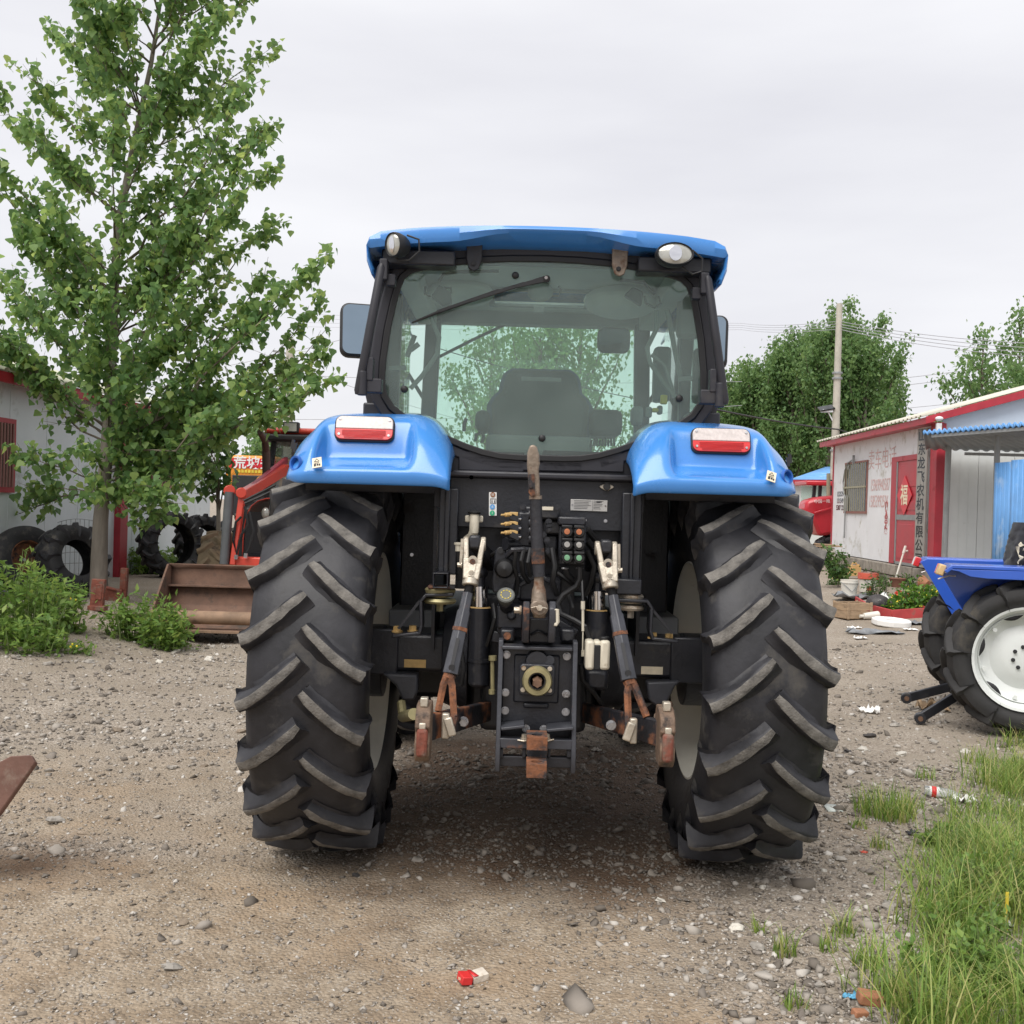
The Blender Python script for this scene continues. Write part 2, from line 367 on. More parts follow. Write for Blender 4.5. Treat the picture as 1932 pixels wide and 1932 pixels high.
def ground_material():
    m, n, l, b = _nt('yard_gravel')
    g = n.new('ShaderNodeNewGeometry'); pos = g.outputs['Position']
    def attr(nm): a = n.new('ShaderNodeAttribute'); a.attribute_name = nm; return a.outputs['Fac']
    def ramp(src, stops):
        r = n.new('ShaderNodeValToRGB'); el = r.color_ramp.elements
        while len(el) < len(stops): el.new(.5)
        for i, (p, c) in enumerate(stops): el[i].position = p; el[i].color = rgba(c)
        l.new(src, r.inputs['Fac']); return r.outputs['Color']
    def noise(sc, det=6, ro=.6):
        t = n.new('ShaderNodeTexNoise'); t.inputs['Scale'].default_value = sc; t.inputs['Detail'].default_value = det; t.inputs['Roughness'].default_value = ro; l.new(pos, t.inputs['Vector']); return t.outputs['Fac']
    def vor(sc):
        t = n.new('ShaderNodeTexVoronoi'); t.inputs['Scale'].default_value = sc; l.new(pos, t.inputs['Vector']); return t
    def mix(f, a, bb, mode='MIX'):
        k = n.new('ShaderNodeMix'); k.data_type = 'RGBA'; k.blend_type = mode
        if isinstance(f, float): k.inputs[0].default_value = f
        else: l.new(f, k.inputs[0])
        for s, i in ((a, 6), (bb, 7)):
            if isinstance(s, tuple): k.inputs[i].default_value = rgba(s)
            else: l.new(s, k.inputs[i])
        return k.outputs[2]
    v1 = vor(70); v2 = vor(150)
    sep = n.new('ShaderNodeSeparateColor'); l.new(v1.outputs['Color'], sep.inputs[0])
    sep2 = n.new('ShaderNodeSeparateColor'); l.new(v2.outputs['Color'], sep2.inputs[0])
    stones = ramp(sep.outputs[0], [(0, (0.15, 0.128, 0.105)), (.35, (0.285, 0.247, 0.21)), (.7, (0.405, 0.367, 0.323)), (.93, (0.54, 0.503, 0.45)), (1, (0.75, 0.72, 0.675))])
    stones2 = ramp(sep2.outputs[1], [(0, (0.165, 0.143, 0.12)), (.5, (0.33, 0.285, 0.232)), (.9, (0.465, 0.427, 0.375)), (1, (0.675, 0.645, 0.6))])
    gravel = mix(.5, stones, stones2)
    gravel = mix(ramp(noise(2.2), [(.35, (0, 0, 0)), (.65, (1, 1, 1))]), gravel, (.31, .275, .23))
    soil = ramp(noise(5, 9, .7), [(.32, (.23, .178, .125)), (.5, (.365, .295, .215)), (.68, (.47, .40, .31))])
    soil = mix(ramp(noise(38, 6, .75), [(.42, (0, 0, 0)), (.62, (.55, .55, .55))]), soil, (.20, .16, .12))
    soil = mix(ramp(sep2.outputs[0], [(.90, (0, 0, 0)), (.94, (.8, .8, .8))]), soil, (.50, .46, .40))
    soil = mix(ramp(noise(1.3, 5), [(.46, (0, 0, 0)), (.64, (.75, .75, .75))]), soil, (.36, .265, .175))
    gravel = mix(1.0, gravel, (1.0, .965, .92), 'MULTIPLY')
    c = mix(attr('dirt'), gravel, soil)
    c = mix(ramp(noise(.9, 6), [(.3, (1, 1, 1)), (.7, (0, 0, 0))]), c, (.82, .80, .78), 'MULTIPLY')
    c = mix(attr('darken'), c, (.34, .27, .23), 'MULTIPLY')  # multiplies the ground to dark brown inside the mask
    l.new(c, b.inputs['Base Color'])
    rr = n.new('ShaderNodeMapRange'); rr.inputs[3].default_value = .95; rr.inputs[4].default_value = .8; l.new(attr('darken'), rr.inputs[0]); l.new(rr.outputs[0], b.inputs['Roughness'])
    b.inputs['Specular IOR Level'].default_value = .25
    b1 = n.new('ShaderNodeBump'); b1.inputs['Strength'].default_value = .8; b1.inputs['Distance'].default_value = .012; b1.invert = True; l.new(v1.outputs['Distance'], b1.inputs['Height'])
    b2_ = n.new('ShaderNodeBump'); b2_.inputs['Strength'].default_value = .6; b2_.inputs['Distance'].default_value = .012; l.new(noise(55, 8, .7), b2_.inputs['Height']); l.new(b1.outputs[0], b2_.inputs['Normal'])
    l.new(b2_.outputs[0], b.inputs['Normal']); return m
MGROUND = ground_material()
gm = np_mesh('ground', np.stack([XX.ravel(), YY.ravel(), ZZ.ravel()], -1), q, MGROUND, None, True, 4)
for nm, fn in (('dirt', dirt_mask), ('darken', darken_mask)):
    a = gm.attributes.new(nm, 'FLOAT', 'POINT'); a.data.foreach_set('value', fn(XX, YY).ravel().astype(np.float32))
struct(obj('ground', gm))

# ------------------------------------------------------------------ loose gravel: too many to count
rs = np.random.RandomState(11)
ICO_V = []
_p = (1+5**.5)/2
for a in (-1, 1):
    for b_ in (-_p, _p): ICO_V += [(0, a, b_), (a, b_, 0), (b_, 0, a)]
ICO_V = np.array(ICO_V)/math.sqrt(1+_p*_p)
def _ico_faces():
    fs = []
    e = min(np.linalg.norm(ICO_V[0]-ICO_V[j]) for j in range(1, 12))*1.01
    for i in range(12):
        for j in range(i+1, 12):
            for k in range(j+1, 12):
                if all(np.linalg.norm(ICO_V[a]-ICO_V[b]) < e for a, b in ((i, j), (j, k), (i, k))):
                    nrm = np.cross(ICO_V[j]-ICO_V[i], ICO_V[k]-ICO_V[i])
                    fs.append((i, j, k) if nrm @ ICO_V[i] > 0 else (i, k, j))
    return np.array(fs)
ICO_F = _ico_faces()
OCT_V = np.array([(1, 0, 0), (-1, 0, 0), (0, 1, 0), (0, -1, 0), (0, 0, 1), (0, 0, -1)], float)
OCT_F = np.array([(0, 2, 4), (2, 1, 4), (1, 3, 4), (3, 0, 4), (2, 0, 5), (1, 2, 5), (3, 1, 5), (0, 3, 5)])
def pebbles(n, y0, y1, size, base, seed, dens):
    r = np.random.RandomState(seed)
    y = y0 + (y1-y0)*r.rand(n)**1.25
    half = .54*y + .6
    x = (r.rand(n)*2-1)*half
    keep = r.rand(n) < dens(x, y)
    x, y = x[keep], y[keep]; n = len(x)
    s = size*np.exp(r.randn(n)*.48); s = np.clip(s, size*.35, size*3.4)
    pos = np.stack([x, y, gz(x, y)+s*.12], -1)
    rot = rot_from(r.rand(n)*6.28, r.randn(n)*.35, r.randn(n)*.35)
    scl = np.stack([s*(.8+.5*r.rand(n)), s*(.6+.5*r.rand(n)), s*(.32+.3*r.rand(n))], -1)
    bv, bt = base; bvn = bv*(1+.0*bv)
    v, t, rv = instances(bvn, bt, pos, rot, scl, r.rand(n)**1.7)
    v = v + (r.rand(len(v), 3)-.5)*np.repeat(s, len(bv))[:, None]*.62
    return v, t, rv
def dens_g(x, y):
    d = 1-.86*dirt_mask(x, y); cl = sstep(.32, .6, vnoise(x, y, .8, 41)*.6+vnoise(x, y, 2.7, 42)*.4)
    return np.clip(d*(.35+.75*cl), 0, 1)
parts_ = [pebbles(34000, 3.0, 7.0, .0064, (OCT_V, OCT_F), 1, dens_g), pebbles(11000, 3.0, 6.0, .0098, (ICO_V, ICO_F), 2, lambda x, y: dens_g(x, y)*.5), pebbles(26000, 3.0, 6.2, .0052, (OCT_V, OCT_F), 12, lambda x, y: .55+.45*dens_g(x, y)),
          pebbles(30000, 6.0, 13.5, .0115, (OCT_V, OCT_F), 3, dens_g), pebbles(1800, 3.4, 13, .019, (ICO_V, ICO_F), 4, lambda x, y: dens_g(x, y)*(.25+.75*sstep(.6, 2.0, x)+.5*sstep(-2, -3.5, x)*sstep(7, 9, y)))]
vo = 0; VV, TT, RV = [], [], []
for v, t, rv in parts_: VV.append(v); TT.append(t+vo); RV.append(rv); vo += len(v)
M_PEB = ramp_mat('pebble', [(.13, .112, .093), (.215, .188, .16), (.285, .255, .22), (.345, .313, .272), (.41, .378, .335), (.54, .51, .465)])
_VV = np.concatenate(VV)
_m = np_mesh('gravel', _VV, np.concatenate(TT), M_PEB, np.concatenate(RV)*(1-.8*darken_mask(_VV[:, 0], _VV[:, 1])))
o = obj('gravel', _m); tag(o, 'loose mixed grey and tan gravel scattered over the yard', 'gravel', kind='stuff')

# ------------------------------------------------------------------ stones large enough to pick up
M_ST = [M('stone_grey', (.31, .285, .25), .9, var=.35, scale=14, bump=.6, bscale=50, worldco=True), M('stone_brown', (.22, .175, .13), .9, var=.35, scale=12, bump=.6, bscale=50, worldco=True),
        M('stone_pale', (.52, .49, .43), .9, var=.25, scale=12, bump=.5, bscale=50, worldco=True), M('stone_dark', (.055, .05, .048), .9, var=.3, scale=12, bump=.5, bscale=50, worldco=True)]
def stone_mesh(seed, mat):
    r = np.random.RandomState(seed); mb = MB()
    rows = []
    for i in range(7):
        t = math.pi*i/6
        rows.append([Vector((math.sin(t)*math.cos(a), math.sin(t)*math.sin(a), math.cos(t)))*(1+(r.rand()-.5)*.62 if 0 < i < 6 else .8) for a in np.linspace(0, 2*math.pi, 9)[:-1]])
    mb.grid(rows, 0, True); return mb.mesh('stone', mat, 18)
ST_M = [[stone_mesh(s*7+k, m) for k in range(3)] for s, m in enumerate(M_ST)]
stone_px = [(222, 1380, 22, 1), (455, 1382, 20, 1), (327, 1450, 20, 0), (385, 1447, 16, 1), (105, 1550, 32, 0), (155, 1573, 16, 1), (28, 1545, 14, 1), (20, 1575, 14, 0),
    (345, 1742, 20, 1), (322, 1828, 34, 0), (235, 1672, 16, 1), (595, 1605, 18, 0), (335, 1698, 13, 1), (672, 1652, 16, 3), (1000, 1600, 20, 1), (975, 1628, 12, 0),
    (1628, 1415, 20, 2), (1600, 1420, 18, 3), (1640, 1390, 22, 3), (1700, 1425, 22, 2), (1480, 1640, 20, 0), (1585, 1622, 20, 0), (1475, 1658, 15, 2), (1705, 1520, 18, 0), (1555, 1645, 14, 2),
    (1678, 1712, 34, 0), (1640, 1690, 16, 2), (1760, 1670, 30, 1), (1695, 1668, 18, 0), (1718, 1645, 20, 0), (1430, 1790, 28, 0), (1245, 1700, 18, 2), (1170, 1730, 15, 0),
    (1260, 1620, 24, 0), (1390, 1755, 30, 2), (1330, 1835, 20, 0), (1690, 1735, 22, 2), (1440, 1675, 15, 2), (1545, 1860, 20, 0), (1590, 1850, 16, 0), (1280, 1755, 16, 0),
    (500, 1222, 22, 2), (395, 1245, 20, 2), (330, 1232, 18, 0), (90, 1255, 22, 0), (170, 1250, 18, 0), (300, 1250, 16, 2), (455, 1250, 14, 0), (1690, 1370, 20, 0), (1760, 1400, 18, 0), (1820, 1420, 20, 2), (1730, 1560, 14, 0)]
def where_(px, py):
    if py < 1260: return 'at the edge of the weeds by the loader bucket' if px < 600 else 'in front of the right shed'
    if px < 200: return 'below the rusty blade at the left edge' if py > 1530 else 'on the gravel near the left edge'
    if px < 620: return 'on the gravel left of the left rear tyre' if py < 1500 else ('on the tan dirt at the front left' if py > 1640 else 'at the foot of the left rear tyre')
    if px < 1250: return 'on the dirt between the two rear tyres' if py < 1690 else 'on the front gravel in the middle'
    if px < 1560: return 'by the foot of the right rear tyre' if py < 1690 else 'on the front gravel below the right rear tyre'
    return ('on the gravel near the small blue tractor' if px > 1680 else 'right of the right rear tyre') if py < 1460 else ('along the edge of the long grass' if px > 1650 else 'between the right rear tyre and the grass')
kinds_ = ['grey stone', 'brown clod of earth', 'pale stone', 'dark cinder stone']
for i, (px, py, w, k) in enumerate(stone_px):
    p = G(px, py); s = w/2/FPX*p.y
    o = obj('stone', ST_M[k][i % 3], None); o.location = p + Vector((0, 0, s*.18)); o.scale = (s*1.1, s*.9, s*.48); o.rotation_euler = (rnd.uniform(-.3, .3), rnd.uniform(-.3, .3), rnd.uniform(0, 6.28))
    tag(o, 'loose %s %s' % (kinds_[k], where_(px, py)), 'stone', 'loose stones on the yard')

# ------------------------------------------------------------------ grass at the right edge
def blades(base, length, width, seed, lean=.5, nseg=4):
    r = np.random.RandomState(seed); n = len(base)
    az = r.rand(n)*2*np.pi; bend = lean*(.3+1.0*r.rand(n)); L = length; w = width
    rows = []
    for k in range(nseg+1):
        t = k/nseg
        h = L*(t - .28*bend*t*t); out = L*bend*t**1.9*.75
        c = base + np.stack([np.cos(az)*out, np.sin(az)*out, h], -1)
        side = np.stack([-np.sin(az), np.cos(az), np.zeros(n)], -1)*(w*(1-t**1.6)*.5 + .0003)[:, None]
        rows += [c-side, c+side]
    V = np.stack(rows, 1); k = V.shape[1]
    bt = np.array([(2*i, 2*i+1, 2*i+3, 2*i+2) for i in range(nseg)])
    T = (bt[None] + (np.arange(n)*k)[:, None, None]).reshape(-1, 4)
    return V.reshape(-1, 3), T, np.repeat(np.clip(r.rand(n), 0, 1), k)
M_GRASS = leaf_mat('grass_blade', [(.08, .15, .028), (.135, .23, .042), (.20, .31, .06), (.29, .37, .09), (.46, .41, .18)], .35)
def in_poly(px, py, poly):
    c = False; j = len(poly)-1
    for i in range(len(poly)):
        if (poly[i][1] > py) != (poly[j][1] > py) and px < (poly[j][0]-poly[i][0])*(py-poly[i][1])/(poly[j][1]-poly[i][1])+poly[i][0]: c = not c
        j = i
    return c
GP = [Vector(G(a, b)).xy for a, b in [(1700, 1990), (1672, 1905), (1700, 1850), (1745, 1800), (1790, 1700), (1770, 1640), (1800, 1600), (1840, 1560), (1868, 1515), (1880, 1455), (1912, 1405), (2300, 1405), (2300, 1990)]]
gpoly = [(p.x, p.y) for p in GP]
def scatter_poly(n, poly, seed, clump=.5):
    r = np.random.RandomState(seed); xs = [p[0] for p in poly]; ys = [p[1] for p in poly]; out = []
    while len(out) < n:
        x = r.uniform(min(xs), max(xs)); y = r.uniform(min(ys), max(ys))
        x2 = x+r.randn()*.05; y2 = y+r.randn()*.05
        nn = float(vnoise(np.array([x]), np.array([y]), 2.3, 61)[0]*.6+vnoise(np.array([x]), np.array([y]), 7, 63)[0]*.4)
        if in_poly(x2+.10*r.randn(), y2+.10*r.randn(), poly) and nn > .30+.20*r.rand(): out.append((x2, y2))
    a = np.array(out); return np.stack([a[:, 0], a[:, 1], gz(a[:, 0], a[:, 1])-.005], -1)
b0 = scatter_poly(32000, gpoly, 5, .95)
L0 = (.06+.26*rs.rand(len(b0))**1.6)*(.25+1.3*vnoise(b0[:, 0], b0[:, 1], 2.6, 62))
V, T, RVv = blades(b0, L0, .003+.006*rs.rand(len(b0))**2, 6, 1.1)
o = obj('grass', np_mesh('grass', V, T, M_GRASS, RVv, False, 4)); tag(o, 'long green grass growing along the right edge of the yard', 'grass', kind='stuff')
tufts = [(1668, 1540, .16, 300, .19), (1715, 1525, .08, 60, .13), (1590, 1765, .05, 50, .13), (1480, 1800, .045, 55, .11), (1430, 1760, .03, 25, .09), (1690, 1880, .07, 80, .12), (1620, 1560, .05, 30, .10), (1745, 1470, .06, 40, .10), (1660, 1600, .05, 40, .10), (1500, 1905, .05, 30, .09),
         (1560, 1790, .04, 30, .1), (1640, 1820, .06, 60, .13), (1850, 1440, .12, 90, .14)]
tl = ['bushy grass tuft by the discarded bottle', 'small grass tuft just left of the discarded bottle', 'thin tall grass tuft at the front right of the gravel', 'low grass tuft on the gravel in front of the right tyre', 'sparse little grass tuft on the gravel nearest the right tyre',
      'grass tuft at the corner of the long grass', 'short grass tuft beside the right rear tyre', 'low grass tuft behind the discarded bottle', 'low grass tuft between bushy tuft and black shoe scrap', 'small grass tuft by the blue plastic scrap',
      'thin grass tuft between two others on the front gravel', 'grass tuft left of the long grass edge', 'wide grass tuft in front of the small blue tractor tyre']
for i, (px, py, rad, n, hgt) in enumerate(tufts):
    p = G(px, py); r = np.random.RandomState(80+i); a = r.rand(n)*6.28; q_ = rad*np.sqrt(r.rand(n))
    b1 = np.stack([np.cos(a)*q_, np.sin(a)*q_, np.full(n, -.008)], -1)
    V, T, RVv = blades(b1, hgt*(.4+.8*r.rand(n)), .004+.003*r.rand(n), 90+i, .8)
    o = obj('grass_tuft', np_mesh('grass_tuft', V, T, M_GRASS, RVv, False, 4), loc=p); tag(o, tl[i], 'grass', 'grass tufts on the gravel')
# ================================================================== materials for machines
K_BLUE = M('blue_paint', (.052, .23, .60), .24, var=.08, scale=3, dirt=(.14, .29, .55), dirt_amt=.22, dirt_scale=4, coat=.5, spec=.5)
K_BLACK = M('black_paint', (.0125, .0135, .018), .42, var=.35, scale=9, dirt=(.05, .045, .042), dirt_amt=.30, dirt_scale=7, bump=.12, bscale=70)
K_BLACK2 = M('satin_black_steel', (.018, .019, .024), .36, var=.3, scale=7, dirt=(.06, .055, .05), dirt_amt=.33, dirt_scale=9, bump=.15, bscale=60)
K_CAB = M('cab_black', (.020, .020, .026), .45, var=.25, scale=5, dirt=(.055, .05, .048), dirt_amt=.32, dirt_scale=4)
K_GREY = M('grey_blue_steel', (.045, .047, .056), .40, var=.25, scale=10, dirt=(.22, .085, .035), dirt_amt=.2, dirt_scale=6, bump=.15, bscale=60)
K_RUST = M('rusty_steel', (.19, .075, .034), .82, var=.45, scale=18, dirt=(.03, .028, .03), dirt_amt=.62, dirt_scale=11, bump=.5, bscale=60)
K_RUSTP = M('rust_flaked_black', (.022, .022, .027), .5, var=.3, scale=9, dirt=(.25, .10, .045), dirt_amt=.42, dirt_scale=8, bump=.25, bscale=60)
K_RUSTR = M('rust_red_primer', (.19, .055, .034), .75, var=.4, scale=14, dirt=(.17, .13, .10), dirt_amt=.5, dirt_scale=9, bump=.4, bscale=60)
K_ZINC = M('yellowed_zinc', (.50, .45, .37), .40, .55, var=.2, scale=12, dirt=(.20, .12, .06), dirt_amt=.42, dirt_scale=13, bump=.15, bscale=80)
K_STEEL = M('bolt_steel', (.42, .42, .43), .38, .8, var=.3, scale=30, dirt=(.10, .07, .05), dirt_amt=.42, dirt_scale=25)
K_LINK = M('rust_streaked_link', (.022, .022, .026), .5, var=.3, scale=9, dirt=(.22, .085, .038), dirt_amt=.56, dirt_scale=7, bump=.25, bscale=60)
K_CHROME = M('chrome', (.72, .72, .74), .08, 1., var=.05)
K_PLY = M('hitch_worn_steel', (.25, .20, .155), .5, .5, var=.35, scale=14, dirt=(.13, .06, .03), dirt_amt=.5, dirt_scale=10, bump=.3, bscale=60)
K_TYRE = M('tyre_rubber', (.022, .022, .0255), .48, var=.4, scale=7, dirt=(.072, .067, .061), dirt_amt=.38, dirt_scale=4.2, bump=.12, bscale=40, spec=.4)
K_TREAD = M('worn_lug_top', (.135, .126, .113), .92, var=.4, scale=22, dirt=(.06, .056, .052), dirt_amt=.40, dirt_scale=8, bump=.5, bscale=110)
K_RIM = M('cream_rim', (.80, .775, .69), .42, var=.06, scale=4, dirt=(.30, .26, .20), dirt_amt=.22, dirt_scale=5)
K_RUB = M('rubber_hose', (.012, .012, .013), .5, var=.2)
K_SEAT = M('seat_shell', (.030, .032, .036), .7, var=.15, scale=8)
K_SEATB = M('seat_cloth_blue', (.03, .05, .11), .85, var=.2, scale=20)
K_HEAD = M('headliner', (.52, .53, .53), .9, var=.1, scale=4)
K_TRIM = M('cab_trim_grey', (.20, .205, .21), .7, var=.12, scale=5)
K_YEL = M('yellow_plastic', (.72, .55, .06), .5)
K_TANL = M('tan_sticker', (.52, .34, .13), .55, var=.2, scale=30)
K_CREAML = M('cream_sticker', (.70, .62, .46), .55, var=.12, scale=30)
K_WHT = M('white_print', (.78, .78, .76), .5, var=.06)
K_OWHT = M('aged_white_plastic', (.62, .57, .46), .45, var=.12, scale=9, dirt=(.28, .22, .14), dirt_amt=.25, dirt_scale=12)
K_INK = M('black_print', (.02, .02, .022), .6)
K_PLATE = M('aluminium_plate', (.46, .45, .43), .42, .5, var=.12, scale=20)
K_PBR = M('print_brown', (.24, .10, .04), .6); K_PBL = M('print_blue', (.10, .33, .66), .6); K_PGR = M('print_green', (.03, .40, .20), .6)
K_ORC = M('coupler_orange', (.46, .16, .07), .6, var=.2, scale=40); K_GRC = M('coupler_green', (.17, .36, .21), .6, var=.2, scale=40); K_GYC = M('coupler_grey', (.36, .35, .33), .6, var=.2, scale=40)
K_BRASS = M('olive_brass', (.36, .32, .17), .42, .5, var=.25, scale=14, dirt=(.20, .10, .04), dirt_amt=.35, dirt_scale=14)
K_PTO = M('pto_rust', (.17, .10, .065), .6, .4, var=.35, scale=25)
K_RED = M('red_lens', (.62, .035, .035), .22, var=.12, scale=60, coat=.4, stretch=(.05, 1, 6)); K_CLR = M('clear_lens', (.62, .56, .53), .2, var=.16, scale=70, coat=.4)
K_LAMP = M('lamp_glass', (.42, .42, .38), .12, .3, var=.15, scale=25, coat=.5)
K_MIR = M('mirror_glass', (.26, .33, .39), .03, 1., var=.04)
K_OIL = M('grey_cap', (.11, .115, .105), .6, var=.15)
K_GLASS = glass_mat('tinted_glass', (.86, .97, .92), .075, (.60, .73, .67))
K_GLASS2 = glass_mat('side_glass', (.88, .97, .93), .03, (.6, .68, .64))
def _hatch():
    m = bpy.data.materials.new('hatch_frosted'); m.use_nodes = True; n = m.node_tree.nodes; l = m.node_tree.links
    t = n.new('ShaderNodeBsdfTranslucent'); t.inputs[0].default_value = (.85, .9, .87, 1); mxx = n.new('ShaderNodeMixShader'); mxx.inputs[0].default_value = .8
    l.new(n['Principled BSDF'].outputs[0], mxx.inputs[1]); l.new(t.outputs[0], mxx.inputs[2]); l.new(mxx.outputs[0], n['Material Output'].inputs[0]); return m
K_HATCH = _hatch()

# ================================================================== wheels with bar lugs
def lug_mesh(side, rt, rb, hw, sweep, wt, wb, n=9, name='lug', tex=(K_TYRE, K_TREAD), seed=0):
    mb = MB(); rows = []
    path = []
    for i in range(n):
        s = i/(n-1); path.append((side*(.004+(hw-.006)*s), -sweep*(1-(1-s)**1.3), 1.0))
    def mk(x, a, nxx, nyy, off, r):
        xx = x+nxx*off; aa = a+nyy*off/rt; return Vector((xx, -r*math.cos(aa), r*math.sin(aa)))
    for i, (x, a, k) in enumerate(path):
        i0, i1 = max(0, i-1), min(n-1, i+1); tx = path[i1][0]-path[i0][0]; ty = (path[i1][1]-path[i0][1])*rt; L = math.hypot(tx, ty); nxx, nyy = -ty/L, tx/L
        if nyy < 0: nxx, nyy = -nxx, -nyy
        s = i/(n-1); crown = rt-.022*s*s; base = rb-.012*s-.085*s**4; w = wt*(.92+.3*s); W = wb*(.8+.35*s)
        if i == 0: crown -= .010; w *= .8
        prof = [(-W*.72, base), (-W*.46, base+.010), (-w/2-.006, crown-.012), (-w/2+.002, crown-.001), (-w/4, crown+.001), (w/4, crown+.001), (w/2-.002, crown-.001), (w/2+.005, crown-.012), (w/2+.013, base+.006), (W*.56, base)]
        rows.append([mk(x, a, nxx, nyy, o, r) for o, r in prof])
    # end face running down over the shoulder
    x, a, _ = path[-1]
    for dx, dr, sh in ((.003, .028, .97), (-.002, .075, .86), (-.016, .125, .7)):
        cr = rt-.024-dr; offs = [o*sh for o, _ in prof]
        rows.append([mk(x+side*dx, a, nxx, nyy, o, cr-q0) for o, q0 in zip(offs, (.07, .055, .012, .002, 0, 0, .002, .012, .045, .07))])
    k = len(rows[0])
    vs = [p for r in rows for p in r]; fs, mi = [], []
    for i in range(len(rows)-1):
        for j in range(k-1): fs.append((i*k+j, i*k+j+1, (i+1)*k+j+1, (i+1)*k+j)); mi.append(1 if 3 <= j <= 5 and i < n-1 else 0)
    fs.append(tuple(range(k))); mi.append(0)
    mb.v = [tuple(v) for v in vs]; mb.f = fs; mb.m = mi
    q_ = np.random.RandomState(int(rt*1000)+side+seed); mb.v = [tuple(np.array(v)+q_.randn(3)*.0016) for v in mb.v]
    return mb.mesh(name, list(tex), 40)
def tyre_profile(hw, rt, bead):
    h = [(hw*.80, bead), (hw*.92, bead+.05), (hw*1.0, bead+(rt-bead)*.42), (hw*.985, bead+(rt-bead)*.66), (hw*.92, bead+(rt-bead)*.86), (hw*.80, rt-.018), (hw*.4, rt-.004), (0, rt)]
    return [(-x, r) for x, r in h]+[(x, r) for x, r in h[-2::-1]]
def wheel(parent, c, hw, R_, lug_h, rimr, nl, lugs, name, rimprof, disc, mat_rim, phase=0., tyre_mat=K_TYRE, flip=1):
    """part wheel = rim, sub-parts tyre and each lug"""
    mb = MB(); mb.lathe(rimprof, n=48)
    for d in disc: mb.lathe(d, n=48)
    w = mb.build(name, mat_rim, parent, loc=c, smooth=30)
    tb = MB(); tb.lathe(tyre_profile(hw*.985, R_-lug_h, rimr), n=72); tb.build('tyre', tyre_mat, w, smooth=50)
    for s, me in zip((-1, 1), lugs):
        for k in range(nl):
            a = 2*math.pi*(k+(.5 if s > 0 else 0))/nl+phase
            o = obj('lug', me[k % len(me)] if isinstance(me, list) else me, w); o.rotation_euler = (-a-rnd.uniform(-.006, .006), 0, 0)
    return w

# ================================================================== the blue tractor seen from behind
OT = Vector((.12, 5.03, 0))
TR = thing('tractor', OT, 'large blue farm tractor seen square from behind with black three-point hitch', 'tractor')
def L(px, py, d): return P(px, py, d)-OT
def X1(x, y, d): return L(635.5+.4021*x, 395.5+.4021*y, d)
def X2(x, y, d): return L(678+.3435*x, 847.4+.3435*y, d)
S2 = .3435/FPX; S1 = .4021/FPX
def pb(mb, x0, y0, x1, y1, d, dep, X=X2, S=S2, mi=0):
    c = X((x0+x1)/2, (y0+y1)/2, d); w = abs(x1-x0)*S*d; h = abs(y1-y0)*S*d
    return mb.b2((c.x-w/2, c.y, c.z-h/2), (c.x+w/2, c.y+dep, c.z+h/2), mi)
def part(mb, name, mat, bevel=0., parent=TR, **k): return mb.build(name, mat, parent, bevel, **k)
# rear wheels
LUGS = [[lug_mesh(s, .87, .828, .252, R(13.2), .040+.002*k, .092, seed=10*k) for k in range(3)] for s in (-1, 1)]
def rprof(s):   # rim barrel seen from inside, s = side of the tractor centre
    return [(s*.195, .500), (s*.208, .512), (s*.21, .50), (s*.195, .486), (s*.17, .474), (s*.11, .465), (s*.07, .44), (s*-.03, .435), (s*-.06, .46), (s*-.17, .472), (s*-.20, .50), (s*-.20, .515), (s*-.185, .505)]
for s in (-1, 1):
    inner = -s
    wheel(TR, (s*.935, 0, .87), .252, .87, .044, .492, 20, LUGS, 'rear_wheel', rprof(inner),
          [[(s*.10, .452), (s*.115, .36), (s*.13, .30), (s*.14, .17), (s*.12, .14), (s*.12, 0)]], K_RIM, R(8 if s < 0 else 11))
# front wheels
FL = [lug_mesh(s, .60, .56, .19, R(15), .035, .085, 6) for s in (-1, 1)]
for s in (-1, 1):
    wheel(TR, (s*.86, 2.45, .60), .19, .60, .04, .36, 16, FL, 'front_wheel', [(-.14, .37), (-.14, .355), (-.05, .33), (.05, .33), (.14, .355), (.14, .37)], [[(s*.02, .33), (s*.05, .2), (s*.04, 0)]], K_RIM, R(3))

